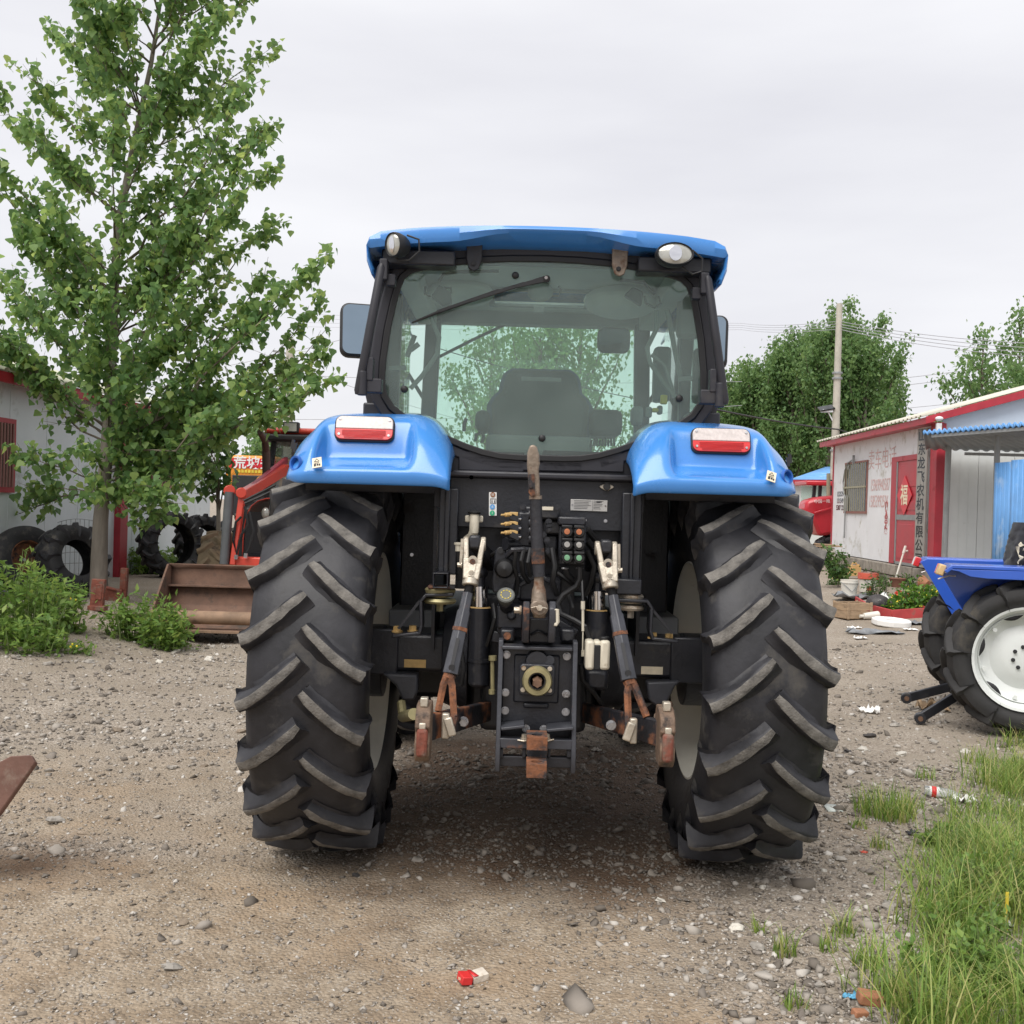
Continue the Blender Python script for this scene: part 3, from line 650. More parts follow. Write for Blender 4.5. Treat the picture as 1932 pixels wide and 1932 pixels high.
# fenders
xs_ = [.385, .393, .405, .44, .485, .535, .553, .570, .60, .78, .90, .932, .950, .968, .985, 1.0, 1.03, 1.06, 1.08, 1.09]
kz_ = [.42, .55, .64, .82, .94, .985, .99, 1.0, 1.0, .985, .955, .93, .915, .88, .81, .75, .67, .58, .45, .30]
ys_ = [.03, .0, 0, 0, 0, 0, 0, 0, 0, 0, 0, 0, 0, 0, 0, .005, .02, .05, .10, .16]
def fender(side):
    base = [(-.585, 1.688), (-.598, 1.70), (-.605, 1.738), (-.595, 1.752), (-.55, 1.768), (-.465, 1.790), (-.445, 1.806), (-.438, 1.835), (-.412, 1.925), (-.395, 1.968), (-.34, 1.996), (-.20, 2.025), (.1, 2.03), (.45, 1.93), (.70, 1.70), (.78, 1.5)]
    lobe = [(-.585, 1.688), (-.598, 1.70), (-.605, 1.738), (-.597, 1.752), (-.585, 1.775), (-.565, 1.808), (-.545, 1.838), (-.52, 1.872), (-.455, 1.935), (-.40, 1.97), (-.34, 1.997), (-.20, 2.025), (.1, 2.03), (.45, 1.93), (.70, 1.70), (.78, 1.5)]
    mb = MB(); rows = []
    for x, k, sy in zip(xs_, kz_, ys_):
        f = min(1, max(0, (x-.545)/.02))*min(1, max(0, (.955-x)/.02))
        row = []
        for (y0, z0), (y1, z1) in zip(base, lobe):
            y = y0*f+y1*(1-f); z = z0*f+z1*(1-f)
            zz = 1.688+(z-1.688)*k if z > 1.688 else z
            drop = -.02*max(0, (.43-x)/.045) if z < 1.70 else 0
            row.append(Vector((side*x, y+sy*(1 if y < .3 else 0), zz+drop+(.012 if x > 1.05 and z < 1.71 else 0))))
        rows.append(row)
    mb.grid(rows)
    o = mb.build('fender', K_BLUE, TR, sub=2, solid=.012, smooth=0)
    for p in o.data.polygons: p.use_smooth = True
    # tail light set into the rear face
    ang = math.atan2(.085, .03)
    c = Vector((side*.685, -.445, 1.885)); c = Vector(L(688 if side < 0 else 1360, 809 if side < 0 else 832, 4.60))
    rm = Euler((R(-17), 0, 0)).to_matrix()
    def rr(w, h, r, n=5):
        out = []
        for cx, cz, a0 in ((w/2-r, h/2-r, 0), (-w/2+r, h/2-r, 90), (-w/2+r, -h/2+r, 180), (w/2-r, -h/2+r, 270)):
            for i in range(n+1): a = R(a0+90*i/n); out.append((cx+r*math.cos(a), cz+r*math.sin(a)))
        return out
    T4 = Matrix.Translation(c) @ rm.to_4x4()
    mb = MB(); mb.prism(rr(.258, .117, .032), -.004, .06, mat=T4); tl_ = mb.build('tail_light', K_INK, TR, bevel=.003)
    full = rr(.246, .105, .027)
    top = [p for p in full if p[1] >= -.005]; bot = [p for p in full if p[1] < -.005]
    top = sorted(top, key=lambda p: math.atan2(p[1]-.0, p[0])); top = [(.123, -.004)]+[p for p in top if p[1] > -.003]+[(-.123, -.004)]
    bot = sorted(bot, key=lambda p: math.atan2(p[1], p[0])); bot = [(-.123, -.006)]+[p for p in bot if p[1] < -.007]+[(.123, -.006)]
    m1 = MB(); m1.prism(top, -.014, 0, mat=T4); m1.build('clear_lens', K_CLR, tl_, bevel=.003)
    m2 = MB(); m2.prism(bot, -.014, 0, mat=T4); 
    for i in range(7): m2.box(T4 @ Vector((0, -.015, -.013-.0055*i)), (.17+.02*(i < 5), .004, .0028), rm)
    m2.build('red_lens', K_RED, tl_, bevel=.002)
    m3 = MB()
    for sx, sz in ((-.107, .038), (.107, .036), (-.107, -.032), (.107, -.034)): m3.cyl(T4 @ Vector((sx, -.013, sz)), T4 @ Vector((sx, -.018, sz)), .0055, 10)
    m3.build('lens_screw', K_STEEL, tl_, split=1)
    # warning sticker, socket hole and louvre at the outer end
    px, py = ((598, 873) if side < 0 else (1455, 899)); q_ = L(px, py, 4.415)
    st = MB(); rot = Euler((R(-36), R(-12 if side < 0 else 18), 0)).to_matrix(); st.box(q_, (.040, .003, .052), rot); s_ = st.build('warning_sticker', K_CREAML, TR)
    st = MB()
    tri = [(-.012, .004), (.012, .004), (0, .021)]; tin = [(-.0085, .0062), (.0085, .0062), (0, .0178)]
    mb2 = MB(); mb2.ring(tri, tin, -.0032, -.002); mb2.b2((-.013, -.0032, -.019), (-.004, -.002, -.006)); mb2.b2((-.001, -.0032, -.017), (.006, -.002, -.007)); mb2.b2((.008, -.0032, -.019), (.014, -.002, -.009)); mb2.b2((-.010, -.0032, -.003), (.010, -.002, -.0015))
    mb2.v = [tuple(rot @ Vector(v)+q_) for v in mb2.v]; mb2.build('sticker_print', K_INK, s_)
    hp = L(558 if side < 0 else 1485, 874 if side < 0 else 900, 4.47); hd = Vector((side*.55, -.75, .1)).normalized()
    hm = MB(); q2 = hd.to_track_quat('Z', 'Y').to_matrix(); hm.lathe([(-.05, .0), (-.05, .020), (.006, .024), (.008, .031), (-.004, .034)], hp, 'z', 20, rot=q2); hm.build('socket_recess', M('socket_blue_%d' % side, (.02, .11, .42), .4), TR)
    lm = MB()
    for i in range(2):
        a_ = L((551 if side < 0 else 1492)+side*(-4+4*i), (845 if side < 0 else 872)-6*i, 4.53); lm.bar(a_+Vector((0, 0, -.018)), a_+Vector((side*-.006, .0, .022)), .010, .012)
    lm.build('louvre_slot', K_INK, TR, split=1)
    # inner wheel-arch liner
    im = MB(); rows = []
    for x in (.46, 1.02):
        rows.append([Vector((side*x, y, z)) for y, z in ((-.40, 1.66), (-.36, 1.80), (-.2, 1.90), (.15, 1.90), (.5, 1.8), (.72, 1.5))])
    im.grid(rows); im.build('wheel_arch_liner', K_BLACK, TR, solid=.01)
    im = MB(); im.prism([(-.22, .95), (-.24, 1.78), (.1, 1.95), (.6, 1.85), (.7, 1.0)], side*.47, side*.455, axis='x'); im.build('inner_wing', K_BLACK, TR)
for s in (-1, 1): fender(s)

# ---- rear window, frame, cab
half = [(0, 1.834), (.10, 1.834), (.18, 1.838), (.26, 1.853), (.34, 1.878), (.44, 1.918), (.54, 1.963), (.62, 2.005), (.668, 2.04), (.70, 2.09), (.713, 2.15), (.711, 2.24), (.695, 2.38), (.672, 2.50), (.652, 2.58), (.636, 2.618), (.605, 2.645), (.56, 2.66), (.45, 2.684), (.30, 2.702), (.15, 2.712), (0, 2.715)]
GLS = half + [(-x, z) for x, z in half[-2:0:-1]]
def offset_poly(poly, d):
    n = len(poly); out = []
    for i in range(n):
        a, b, c = poly[i-1], poly[i], poly[(i+1) % n]
        t = Vector((c[0]-a[0], c[1]-a[1])).normalized(); out.append((b[0]+t.y*d, b[1]-t.x*d))
    return out
m = MB(); m.prism(GLS, -.288, -.283); part(m, 'rear_window', K_GLASS, smooth=0)
m = MB(); m.ring(offset_poly(GLS, .016), offset_poly(GLS, -.012), -.297, -.275); part(m, 'window_seal', K_RUB, .004)
m = MB(); m.ring(offset_poly(GLS, .062), offset_poly(GLS, .014), -.285, -.20); part(m, 'rear_window_frame', K_CAB, .008)
m = MB(); m.prism([(-.47, 1.60), (.47, 1.60), (.47, 1.915), (.40, 1.88), (.30, 1.845), (.2, 1.815), (-.2, 1.815), (-.3, 1.845), (-.40, 1.88), (-.47, 1.915)], -.27, -.21); part(m, 'rear_cab_panel', K_CAB, .003)
m = MB(); pb(m, 545, 12, 905, 122, 4.745, .02); pb(m, 1005, 12, 1455, 122, 4.745, .02); part(m, 'raised_panel', K_CAB, .005, split=1)
m = MB(); pb(m, 490, 128, 1505, 166, 4.68, .12); part(m, 'cab_ridge', K_CAB, .01)
m = MB(); pb(m, 495, 166, 1500, 440, 4.72, .03); pb(m, 530, 430, 1430, 780, 4.80, .03); part(m, 'bulkhead', K_BLACK, .004)
m = MB()
for a, b in (((600, 152), 5), ((300+1000, 175), 4)): bolt(m, X2(615, 155, 4.68), .007)
bolt(m, X2(1240, 390, 4.72), .005); bolt(m, X2(1352, 395, 4.72), .006); bolt(m, X2(288, 580, 4.8), .006); part(m, 'panel_bolt', K_STEEL, split=2)
for s in (-1, 1):
    m = MB()   # rear corner post and side pillar
    rows = [(.712, .775, 2.02), (.735, .80, 2.12), (.728, .79, 2.3), (.70, .765, 2.5), (.672, .735, 2.66)]
    m.grid([[Vector((s*a, -.25, z)), Vector((s*b, -.25, z)), Vector((s*b, -.14, z)), Vector((s*a, -.14, z))] for a, b, z in rows], close=True); part(m, 'corner_post', K_CAB, .006)
    m = MB(); m.b2((s*.66, -.262, 1.95), (s*.80, -.10, 2.06)); part(m, 'post_foot', K_CAB, .008)
    a, b = (X1(213, 255, 4.60), X1(98, 868, 4.60)) if s < 0 else (X1(1738, 312, 4.60), X1(1822, 915, 4.60))
    m = MB(); m.tube([a+(b-a)*t for t in (0, .03, .5, .97, 1)], [.012, .019, .02, .019, .012], 12); part(m, 'door_rail', K_CAB)
    m = MB(); h = X1(120, 812, 4.60) if s < 0 else X1(1797, 868, 4.60)
    m.cyl(h+Vector((0, 0, -.055)), h+Vector((0, 0, .05)), .021, 12); m.box(h+Vector((-s*.045, .03, -.01)), (.075, .06, .06)); m.box(h+Vector((-s*.03, .02, .06)), (.03, .05, .10)); part(m, 'hinge', K_CAB, .004)
    m = MB(); h = X1(222, 285, 4.62) if s < 0 else X1(1722, 350, 4.62); m.box(h, (.035, .06, .09)); m.box(h+Vector((-s*.03, .02, -.04)), (.04, .05, .05)); part(m, 'upper_hinge', K_CAB, .004)
    # side glazing and front pillars
    m = MB(); m.prism([(-.12, 1.95), (.62, 1.35), (1.28, 1.35), (1.20, 2.66), (-.10, 2.66)], s*.742, s*.748, axis='x'); part(m, 'side_window', K_GLASS2, smooth=0)
    m = MB(); m.bar((s*.66, 1.38, 1.30), (s*.61, 1.22, 2.70), .09, .07, up=(0, 1, 0)); part(m, 'front_pillar', K_CAB, .01)
    m = MB(); m.bar((s*.745, .42, 1.4), (s*.735, .42, 2.68), .05, .06, up=(0, 1, 0)); part(m, 'door_pillar', K_CAB, .008)
    m = MB(); m.b2((s*.765, .95, 1.0), (s*.70, 1.3, 1.38)); part(m, 'cab_side', K_CAB, .01)
    m = MB(); m.b2((s*.44, .34, .90), (s*.676, .40, 1.84)); part(m, 'wheel_well_panel', K_BLACK, .01)
    m = MB(); m.b2((s*.25, .42, .62), (s*.66, 1.1, 1.0)); part(m, 'fuel_tank', K_BLACK, .03)
m = MB(); m.prism([(-.62, 1.5), (.62, 1.5), (.57, 2.68), (-.57, 2.68)], 1.30, 1.305); part(m, 'windshield', K_GLASS2, smooth=0)
m = MB(); m.b2((-.60, 1.2, 2.68), (.60, 1.32, 2.76)); part(m, 'front_header', K_TRIM, .01)
m = MB(); m.b2((-.655, -.27, 2.705), (.655, -.17, 2.775)); part(m, 'rear_header', K_BLACK, .006)
# roof shell
def roof():
    mb = MB(); rows = []
    X = [(-.752, -.175), (-.774, -.115), (-.778, -.055), (-.765, -.018), (-.72, 0)]
    mid = [-.66, -.60, -.54, -.48, -.43, -.38, -.33, -.29, -.26, -.22, -.17, -.12, -.06, 0, .06, .12, .17, .22, .26, .29, .33, .38, .43, .48, .54, .60, .66]
    allx = X+[(x, .0) for x in mid]+[(-x, d) for x, d in X[::-1]]
    Y = [-.20, -.34, -.438, -.448, -.440, -.40, -.20, .2, .55, .70, .95, 1.15, 1.36, 1.44, 1.42, 1.25]
    for x, dz in allx:
        u = abs(x)/.76; zt = 2.817-.042*min(1, u)**2.2
        sd = min(1, max(0, (abs(x)-.16)/.26)); sd = sd*sd*(3-2*sd)
        zb = zt-.022-.034*sd
        zin = 2.745 if abs(x) < .66 else zb
        zz = [zin, (zin+zb)/2+.004, zb, (zb+zt)/2, zt, zt+.010, zt+.03, zt+.055, zt+.058, zt+.056, zt+.048, zt+.035, zt-.005, zt-.05, zt-.085, zt-.09]
        rw = []
        for k, (y, z) in enumerate(zip(Y, zz)):
            yy = y + (.10*max(0, u-.78)**1.0 if y < 0 else -.10*max(0, u-.78))
            if abs(dz) > .01: z = min(z, zt+dz*.9) if k not in (0, 1, 2) else min(z, zt+dz-.03*0)
            rw.append(Vector((x, yy, z)))
        rows.append(rw)
    k = len(Y); vs = [p for r in rows for p in r]; fs = []; mi = []
    for i in range(len(rows)-1):
        for j in range(k-1):
            if 8 <= j <= 9 and abs((allx[i][0]+allx[i+1][0])/2) < .25: continue
            fs.append((i*k+j, i*k+j+1, (i+1)*k+j+1, (i+1)*k+j)); mi.append(0)
    mb.v = [tuple(v) for v in vs]; mb.f = fs; mb.m = mi
    o = mb.build('roof', K_BLUE, TR, solid=.012, smooth=42, bevel=.004)
    return o
RF = roof()
m = MB(); m.b2((-.27, .53, 2.876), (.27, .97, 2.882)); m.build('roof_hatch', K_HATCH, RF)
m = MB()
for a, b in (((-.68, -.2), (.68, .53)), ((-.68, .97), (.68, 1.3)), ((-.68, .53), (-.26, .97)), ((.26, .53), (.68, .97))): m.b2((a[0], a[1], 2.752), (b[0], b[1], 2.766))
part(m, 'headliner', K_HEAD, .0)
m = MB(); m.b2((-.28, .515, 2.735), (.28, .545, 2.753)); m.b2((-.28, .955, 2.735), (.28, .985, 2.753)); m.b2((-.28, .545, 2.735), (-.25, .955, 2.753)); m.b2((.25, .545, 2.735), (.28, .955, 2.753)); m.b2((-.03, .93, 2.70), (.03, .955, 2.735)); part(m, 'hatch_frame', K_TRIM, .004)
m = MB()
for x0, x1 in ((-.70, -.59), (.59, .70)): m.b2((x0, -.2, 2.66), (x1, 1.2, 2.752))
m.ball((.42, .55, 2.70), .2, 14, 8, (1, 1.2, .42)); m.ball((-.42, .55, 2.72), .18, 14, 8, (1, 1.2, .35)); part(m, 'roof_console', K_HEAD, .01, split=1)
for s in (-1, 1):
    m = MB(); m.b2((s*.72, -.38, 2.655), (s*.40, -.26, 2.722)); part(m, 'roof_corner_bracket', K_BLACK, .008)
# latch tongues on the header
for nm, cx, cy, mt in (('latch_tongue', 645, 215, K_BLACK), ('bare_latch_tongue', 1327, 240, K_PLY)):
    m = MB(); c = X1(cx, cy, 4.70); w, h = .036, .068
    poly = [(-w, h), (w, h), (w*.95, -h*.3), (w*.6, -h*.9), (0, -h*1.05), (-w*.6, -h*.9), (-w*.95, -h*.3)]
    m.prism([(c.x+a, c.z+b) for a, b in poly], c.y-.012, c.y); o = part(m, nm, mt, .004); m2 = MB(); bolt(m2, X1(cx-5, cy+38, 4.685), .008); m2.build('pivot_bolt', K_INK, o)
# work lamps
def lamp(cx, cy, d, rx, rz, yaw, pitch):
    c = X1(cx, cy, d); rm = (Euler((0, 0, yaw)).to_matrix() @ Euler((pitch, 0, 0)).to_matrix())
    def sc(p): v = Vector(p); return c + rm @ Vector((v.x*rx, v.y, v.z*rz))
    m = MB(); rows = []
    for h, r in ((-.01, .9), (-.018, 1.0), (-.005, 1.07), (.02, 1.06), (.05, .95), (.075, .7), (.085, .0)):
        rows.append([sc((r*math.cos(a), h, r*math.sin(a))) for a in np.linspace(0, 2*math.pi, 25)[:-1]])
    m.grid(rows, close=True); o = part(m, 'work_lamp', K_RUB)
    m = MB(); m.grid([[sc((r*math.cos(a), h, r*math.sin(a))) for a in np.linspace(0, 2*math.pi, 25)[:-1]] for h, r in ((-.010, .93), (-.019, .6), (-.022, .001))], close=True); m.build('lamp_lens', K_LAMP, o)
    m = MB(); m.grid([[sc((r*math.cos(a)*.35, h, r*math.sin(a)*.7)) for a in np.linspace(0, 2*math.pi, 17)[:-1]] for h, r in ((-.0225, 1), (-.024, .8), (-.024, .001))], close=True); m.build('lamp_bulb', K_CHROME, o)
    return o
lamp(272, 165, 4.53, .040, .050, R(-32), R(6)); lamp(1585, 210, 4.53, .078, .048, R(3), R(-4))
m = MB(); m.tube([X1(330, 120, 4.55), X1(385, 140, 4.54), X1(388, 195, 4.54), X1(340, 238, 4.54), X1(290, 240, 4.55), X1(258, 200, 4.56)], .0045, 6); part(m, 'lamp_cable', K_RUB)
m = MB(); m.tube([X1(1668, 190, 4.55), X1(1715, 230, 4.55), X1(1712, 290, 4.55), X1(1670, 303, 4.55), X1(1620, 270, 4.56)], .0045, 6); part(m, 'lamp_cable', K_RUB)
# wiper
m = MB(); m.cyl(X1(985, 325, 4.745), X1(985, 325, 4.69), .016, 16); m.bar(X1(990, 322, 4.70), X1(840, 362, 4.70), .028, .014, up=(0, 1, 0), w2=.014); m.bar(X1(840, 362, 4.70), X1(620, 432, 4.712), .012, .01, up=(0, 1, 0)); wp = part(m, 'wiper', K_RUB, .002)
m = MB(); m.tube([X1(352, 531, 4.73), X1(500, 472, 4.722), X1(700, 402, 4.722), X1(880, 342, 4.73)], [.004, .009, .009, .004], 6); m.bar(X1(480, 476, 4.71), X1(760, 378, 4.71), .012, .008, up=(0, 1, 0)); m.build('wiper_blade', K_RUB, wp)
m = MB(); m.cyl(X1(982, 319, 4.69), X1(982, 319, 4.683), .0075, 8); m.build('wiper_nut', K_STEEL, wp)
for cx, cy in ((838, 308), (317, 843), (1607, 886), (963, 1073)):
    m = MB(); m.ball(X1(cx, cy, 4.735), .016, 12, 8, (1, .6, 1)); part(m, 'glass_knob', K_RUB)
# mirrors on their arms
for s, (x0, y0, x1, y1), d in ((-1, (18, 433, 200, 692), 6.05), (1, (1722, 490, 1832, 748), 6.15)):
    c = X1((x0+x1)/2, (y0+y1)/2, d); w = (x1-x0)*S1*d if s < 0 else .20; h = (y1-y0)*S1*d
    if s > 0: c = X1(1832, 620, d)-Vector((w/2, 0, 0))
    def rr2(w, h, r, n=5): return [(cx+r*math.cos(R(a0+90*i/n)), cz+r*math.sin(R(a0+90*i/n))) for cx, cz, a0 in ((w/2-r, h/2-r, 0), (-w/2+r, h/2-r, 90), (-w/2+r, -h/2+r, 180), (w/2-r, -h/2+r, 270)) for i in range(n+1)]
    rm = Matrix.Translation(c) @ Euler((R(-9), 0, R(-s*14))).to_matrix().to_4x4()
    m = MB(); m.prism(rr2(w, h, .05), 0, .06, mat=rm); o = part(m, 'mirror', K_RUB, .012)
    m = MB(); m.prism(rr2(w-.025, h-.025, .04), -.004, 0, mat=rm); m.build('mirror_glass', K_MIR, o, smooth=0)
    m = MB(); e = Vector((s*.64, 1.28, 2.2)); m.tube([c+Vector((0, .06, .08)), c+Vector((-s*.08, .10, .06)), e], .012, 8); m.build('mirror_arm', K_RUB, o)
# ---- inside the cab
m = MB(); c = X1(955, 950, 5.35)
prof = [(-.19, -.26), (-.225, -.10), (-.235, .03), (-.215, .07), (-.185, .10), (-.17, .185), (-.13, .212), (.13, .212), (.17, .185), (.185, .10), (.215, .07), (.235, .03), (.225, -.10), (.19, -.26)]
m.prism([(c.x+a*1.05, c.z+b) for a, b in prof], c.y, c.y+.10); SE = part(m, 'driver_seat', K_SEAT, .025)
m = MB(); m.prism([(c.x+a*1.16, c.z+b*1.06+.004) for a, b in prof], c.y+.07, c.y+.15); m.build('seat_cushion', K_SEATB, SE, bevel=.03)
m = MB(); m.b2((c.x-.26, c.y+.1, c.z-.38), (c.x+.26, c.y+.55, c.z-.26)); m.build('seat_base', K_SEATB, SE, bevel=.03)
m = MB(); m.b2((c.x-.10, c.y-.004, c.z+.155), (c.x+.10, c.y, c.z+.175)); m.build('seat_label', K_TRIM, SE)
for (x0, y0, x1, y1, d, nm) in ((648, 938, 716, 1036, 5.3, 'armrest'), (1182, 936, 1342, 1060, 5.4, 'control_armrest')):
    m = MB(); pb(m, x0, y0, x1, y1, d, .32, X1, S1); part(m, nm, K_SEAT, .03)
m = MB(); pb(m, 1385, 920, 1440, 1010, 5.2, .1, X1, S1); pb(m, 700, 1060, 1200, 1150, 5.0, .3, X1, S1); part(m, 'rear_console', K_TRIM, .02, split=1)
m = MB(); m.lathe([(-.012, .19), (.0, .202), (.012, .19), (0, .178)], (c.x, 1.0, 1.93), 'z', 32, closed=True, rot=Euler((R(35), 0, 0)).to_matrix()); m.cyl((c.x, 1.0, 1.93), (c.x, 1.12, 1.6), .04, 12); part(m, 'steering_wheel', K_SEAT)
m = MB(); cc = X1(1300, 612, 6.0); m.prism([(cc.x+a, cc.z+b) for a, b in rr2(.185, .145, .04)], cc.y, cc.y+.03); o = part(m, 'inside_mirror', K_RUB, .008); m = MB(); m.prism([(cc.x+a, cc.z+b) for a, b in rr2(.168, .128, .035)], cc.y-.003, cc.y); m.build('mirror_glass', K_MIR, o, smooth=0)
m = MB(); m.tube([X1(478, 692, 6.3), X1(640, 610, 6.32), X1(830, 520, 6.3)], .010, 6); part(m, 'front_wiper', K_RUB)
m = MB()
for pts, r_ in (([(440, 500), (480, 600), (470, 680), (400, 780), (345, 840)], .011), ([(1500, 470), (1500, 560), (1455, 650), (1470, 720), (1540, 820), (1590, 880)], .011), ([(1475, 680), (1540, 730), (1580, 860)], .009)): m.tube([X1(x, y, 4.86) for x, y in pts], r_, 8)
part(m, 'grab_bar', K_TRIM, split=1)
m = MB()
for a, b in (((330, 690), (365, 590)), ((1550, 470), (1610, 780)), ((345, 660), (385, 630))): m.tube([X1(*a, 4.9), X1(*b, 4.9)], .012, 8)
m.bar(X1(245, 745, 4.85), X1(325, 742, 4.85), .02, .02); m.bar(X1(1600, 795, 4.85), X1(1670, 792, 4.85), .02, .02); part(m, 'gas_strut', K_TRIM, split=1)
for pts in ([(440, 405), (480, 350), (535, 385), (540, 440), (500, 455)], [(1348, 400), (1390, 360), (1440, 385), (1430, 450)]):
    m = MB(); q_ = [X1(x, y, 4.95) for x, y in pts]; m.prism([(p.x, p.z) for p in q_], q_[0].y, q_[0].y+.05); part(m, 'cab_speaker', K_RUB, .008)
m = MB()
for pts in ([(415, 360), (412, 395), (440, 408)], [(500, 365), (535, 368), (538, 395)], [(1510, 405), (1520, 440), (1490, 460), (1450, 440), (1445, 405)], [(985, 405), (1040, 405), (1052, 375), (1040, 358)]): m.tube([X1(x, y, 4.9) for x, y in pts], .005, 6)
m.tube([X1(480, 335, 4.9), X1(500, 305, 4.9), X1(560, 292, 4.9), X1(760, 288, 4.9)], .008, 6); m.tube([X1(1330, 330, 4.9), X1(1440, 340, 4.9), X1(1490, 400, 4.9)], .008, 6); part(m, 'cab_wire', K_RUB, split=1)
m = MB(); m.ball(X1(955, 385, 4.86), .06, 14, 8, (1, .7, .8)); part(m, 'wiper_motor_cover', K_TRIM)
m = MB(); pb(m, 1520, 868, 1552, 912, 4.9, .03, X1, S1); pb(m, 1480, 930, 1512, 950, 4.95, .03, X1, S1); part(m, 'yellow_lever', K_YEL, .006, split=1)
m = MB(); pb(m, 1452, 925, 1480, 975, 4.95, .04, X1, S1); pb(m, 1505, 918, 1530, 960, 4.95, .04, X1, S1); part(m, 'grey_lever', K_TRIM, .008, split=1)
m = MB(); m.tube([X1(597, 1040, 4.9), X1(598, 1005, 4.9), X1(608, 980, 4.9)], .01, 6); m.tube([X1(650, 1085, 4.9), X1(655, 1055, 4.9), X1(680, 1048, 4.9), X1(690, 1065, 4.9), X1(680, 1095, 4.9)], .009, 6); part(m, 'control_lever', K_RUB, split=1)
m = MB()
for i in range(9): m.tube([X1(1190+i*14, 1110, 5.0), X1(1196+i*13, 1080-4*(i % 3), 5.0)], .006, 5)
part(m, 'control_stalk', K_RUB, split=1)
m = MB(); pb(m, 1600, 360, 1690, 600, 5.3, .06, X1, S1); pb(m, 1490, 640, 1570, 900, 5.5, .1, X1, S1); part(m, 'side_console', K_TRIM, .02, split=1)
m = MB(); pb(m, 415, 560, 450, 800, 6.35, .03, X1, S1); part(m, 'yellow_door_bar', K_YEL, .006)
m = MB(); m.b2((-.70, .1, .95), (.70, 1.35, 1.10)); part(m, 'cab_floor', K_TRIM, .01)
# bonnet, engine and front axle
m = MB(); rows = []
for y, w, z in ((1.35, .40, 1.86), (1.9, .40, 1.84), (2.7, .38, 1.76), (3.2, .34, 1.62), (3.32, .28, 1.45)):
    rows.append([Vector((x*w, y, 1.05+(z-1.05)*k)) for x, k in ((-1, 0), (-1.02, .5), (-.95, .85), (-.6, .98), (0, 1.02), (.6, .98), (.95, .85), (1.02, .5), (1, 0))])
m.grid(rows); part(m, 'bonnet', K_BLUE, solid=.01, sub=1)
m = MB(); m.b2((-.26, 1.2, .6), (.26, 3.15, 1.1)); m.b2((-.3, 2.9, .7), (.3, 3.3, 1.2)); part(m, 'engine', K_BLACK, .03)
m = MB(); m.b2((-.68, 2.36, .5), (.68, 2.54, .68)); m.b2((-.22, 2.25, .45), (.22, 2.65, .75)); part(m, 'front_axle', K_BLACK, .03)
# ================================================================== rear axle, gearbox and three-point hitch
m = MB(); m.b2((-.80, -.17, .845), (-.20, .19, 1.02)); part(m, 'axle_housing', K_BLACK2, .02)
m = MB(); m.b2((.20, -.17, .845), (.80, .19, 1.02)); part(m, 'axle_housing', K_BLACK2, .02)
for s in (-1, 1):
    m = MB(); m.cyl((s*.70, 0, .87), (s*.92, 0, .87), .17, 24); m.cyl((s*.42, 0, .90), (s*.30, 0, .90), .22, 20, .27); part(m, 'axle_flange', K_BLACK2, .006, split=1)
    m = MB(); m.b2((s*.80, -.19, .83), (s*.62, -.165, 1.04)); part(m, 'axle_end_plate', K_BLACK2, .008)
m = MB(); pb(m, 246, 1156, 365, 1200, 4.853, .005); part(m, 'tan_axle_sticker', K_TANL, label='tan sticker on the left axle')
m = MB(); pb(m, 1548, 1195, 1667, 1237, 4.853, .005); part(m, 'cream_axle_sticker', K_CREAML, label='cream sticker on the right axle')
# cast numbers on the right axle
me = text_mesh('8734551\n X3 10', .03, K_BLACK2, .002); o = obj('cast_lettering', me, TR, loc=X2(1750, 1145, 4.86)); o.rotation_euler = (R(90), 0, 0); o.scale.z = 1
# gearbox
m = MB(); m.b2((-.24, -.25, .60), (.24, 1.25, 1.22)); m.b2((-.30, -.1, .62), (.30, .35, 1.12)); part(m, 'gearbox', K_BLACK, .03)
m = MB(); pb(m, 770, 690, 1180, 1080, 4.72, .1); pb(m, 870, 700, 1110, 840, 4.66, .08); part(m, 'lift_housing', K_BLACK2, .015)
m = MB()
for a, b in (((760, 1000), (870, 950)), ((1000+195, 1010), (1090, 950))): m.bar(X2(*a, 4.62), X2(*b, 4.62), .05, .03)
m.bar(X2(750, 1060, 4.62), X2(762, 1000, 4.62), .04, .04); m.bar(X2(875, 750, 4.63), X2(960, 700, 4.63), .02, .02); m.bar(X2(1085, 750, 4.63), X2(1000, 700, 4.63), .02, .02); m.bar(X2(875, 752, 4.63), X2(870, 820, 4.63), .02, .02); part(m, 'casting_rib', K_BLACK2, .005, split=1)
m = MB()
for cx in (812, 1145): pb(m, cx-40, 990, cx+40, 1060, 4.50, .12)
part(m, 'top_boss', K_BLACK2, .01, split=1)
m = MB(); m.cyl(X2(812, 1025, 4.505), X2(812, 1025, 4.495), .016, 14); m.bar(X2(812, 1030, 4.498), X2(815, 1048, 4.498), .014, .004, up=(0, 1, 0)); part(m, 'rusty_boss_hole', K_RUST)
m = MB(); m.cyl(X2(1143, 1030, 4.505), X2(1143, 1030, 4.495), .016, 14); part(m, 'boss_hole', K_INK)
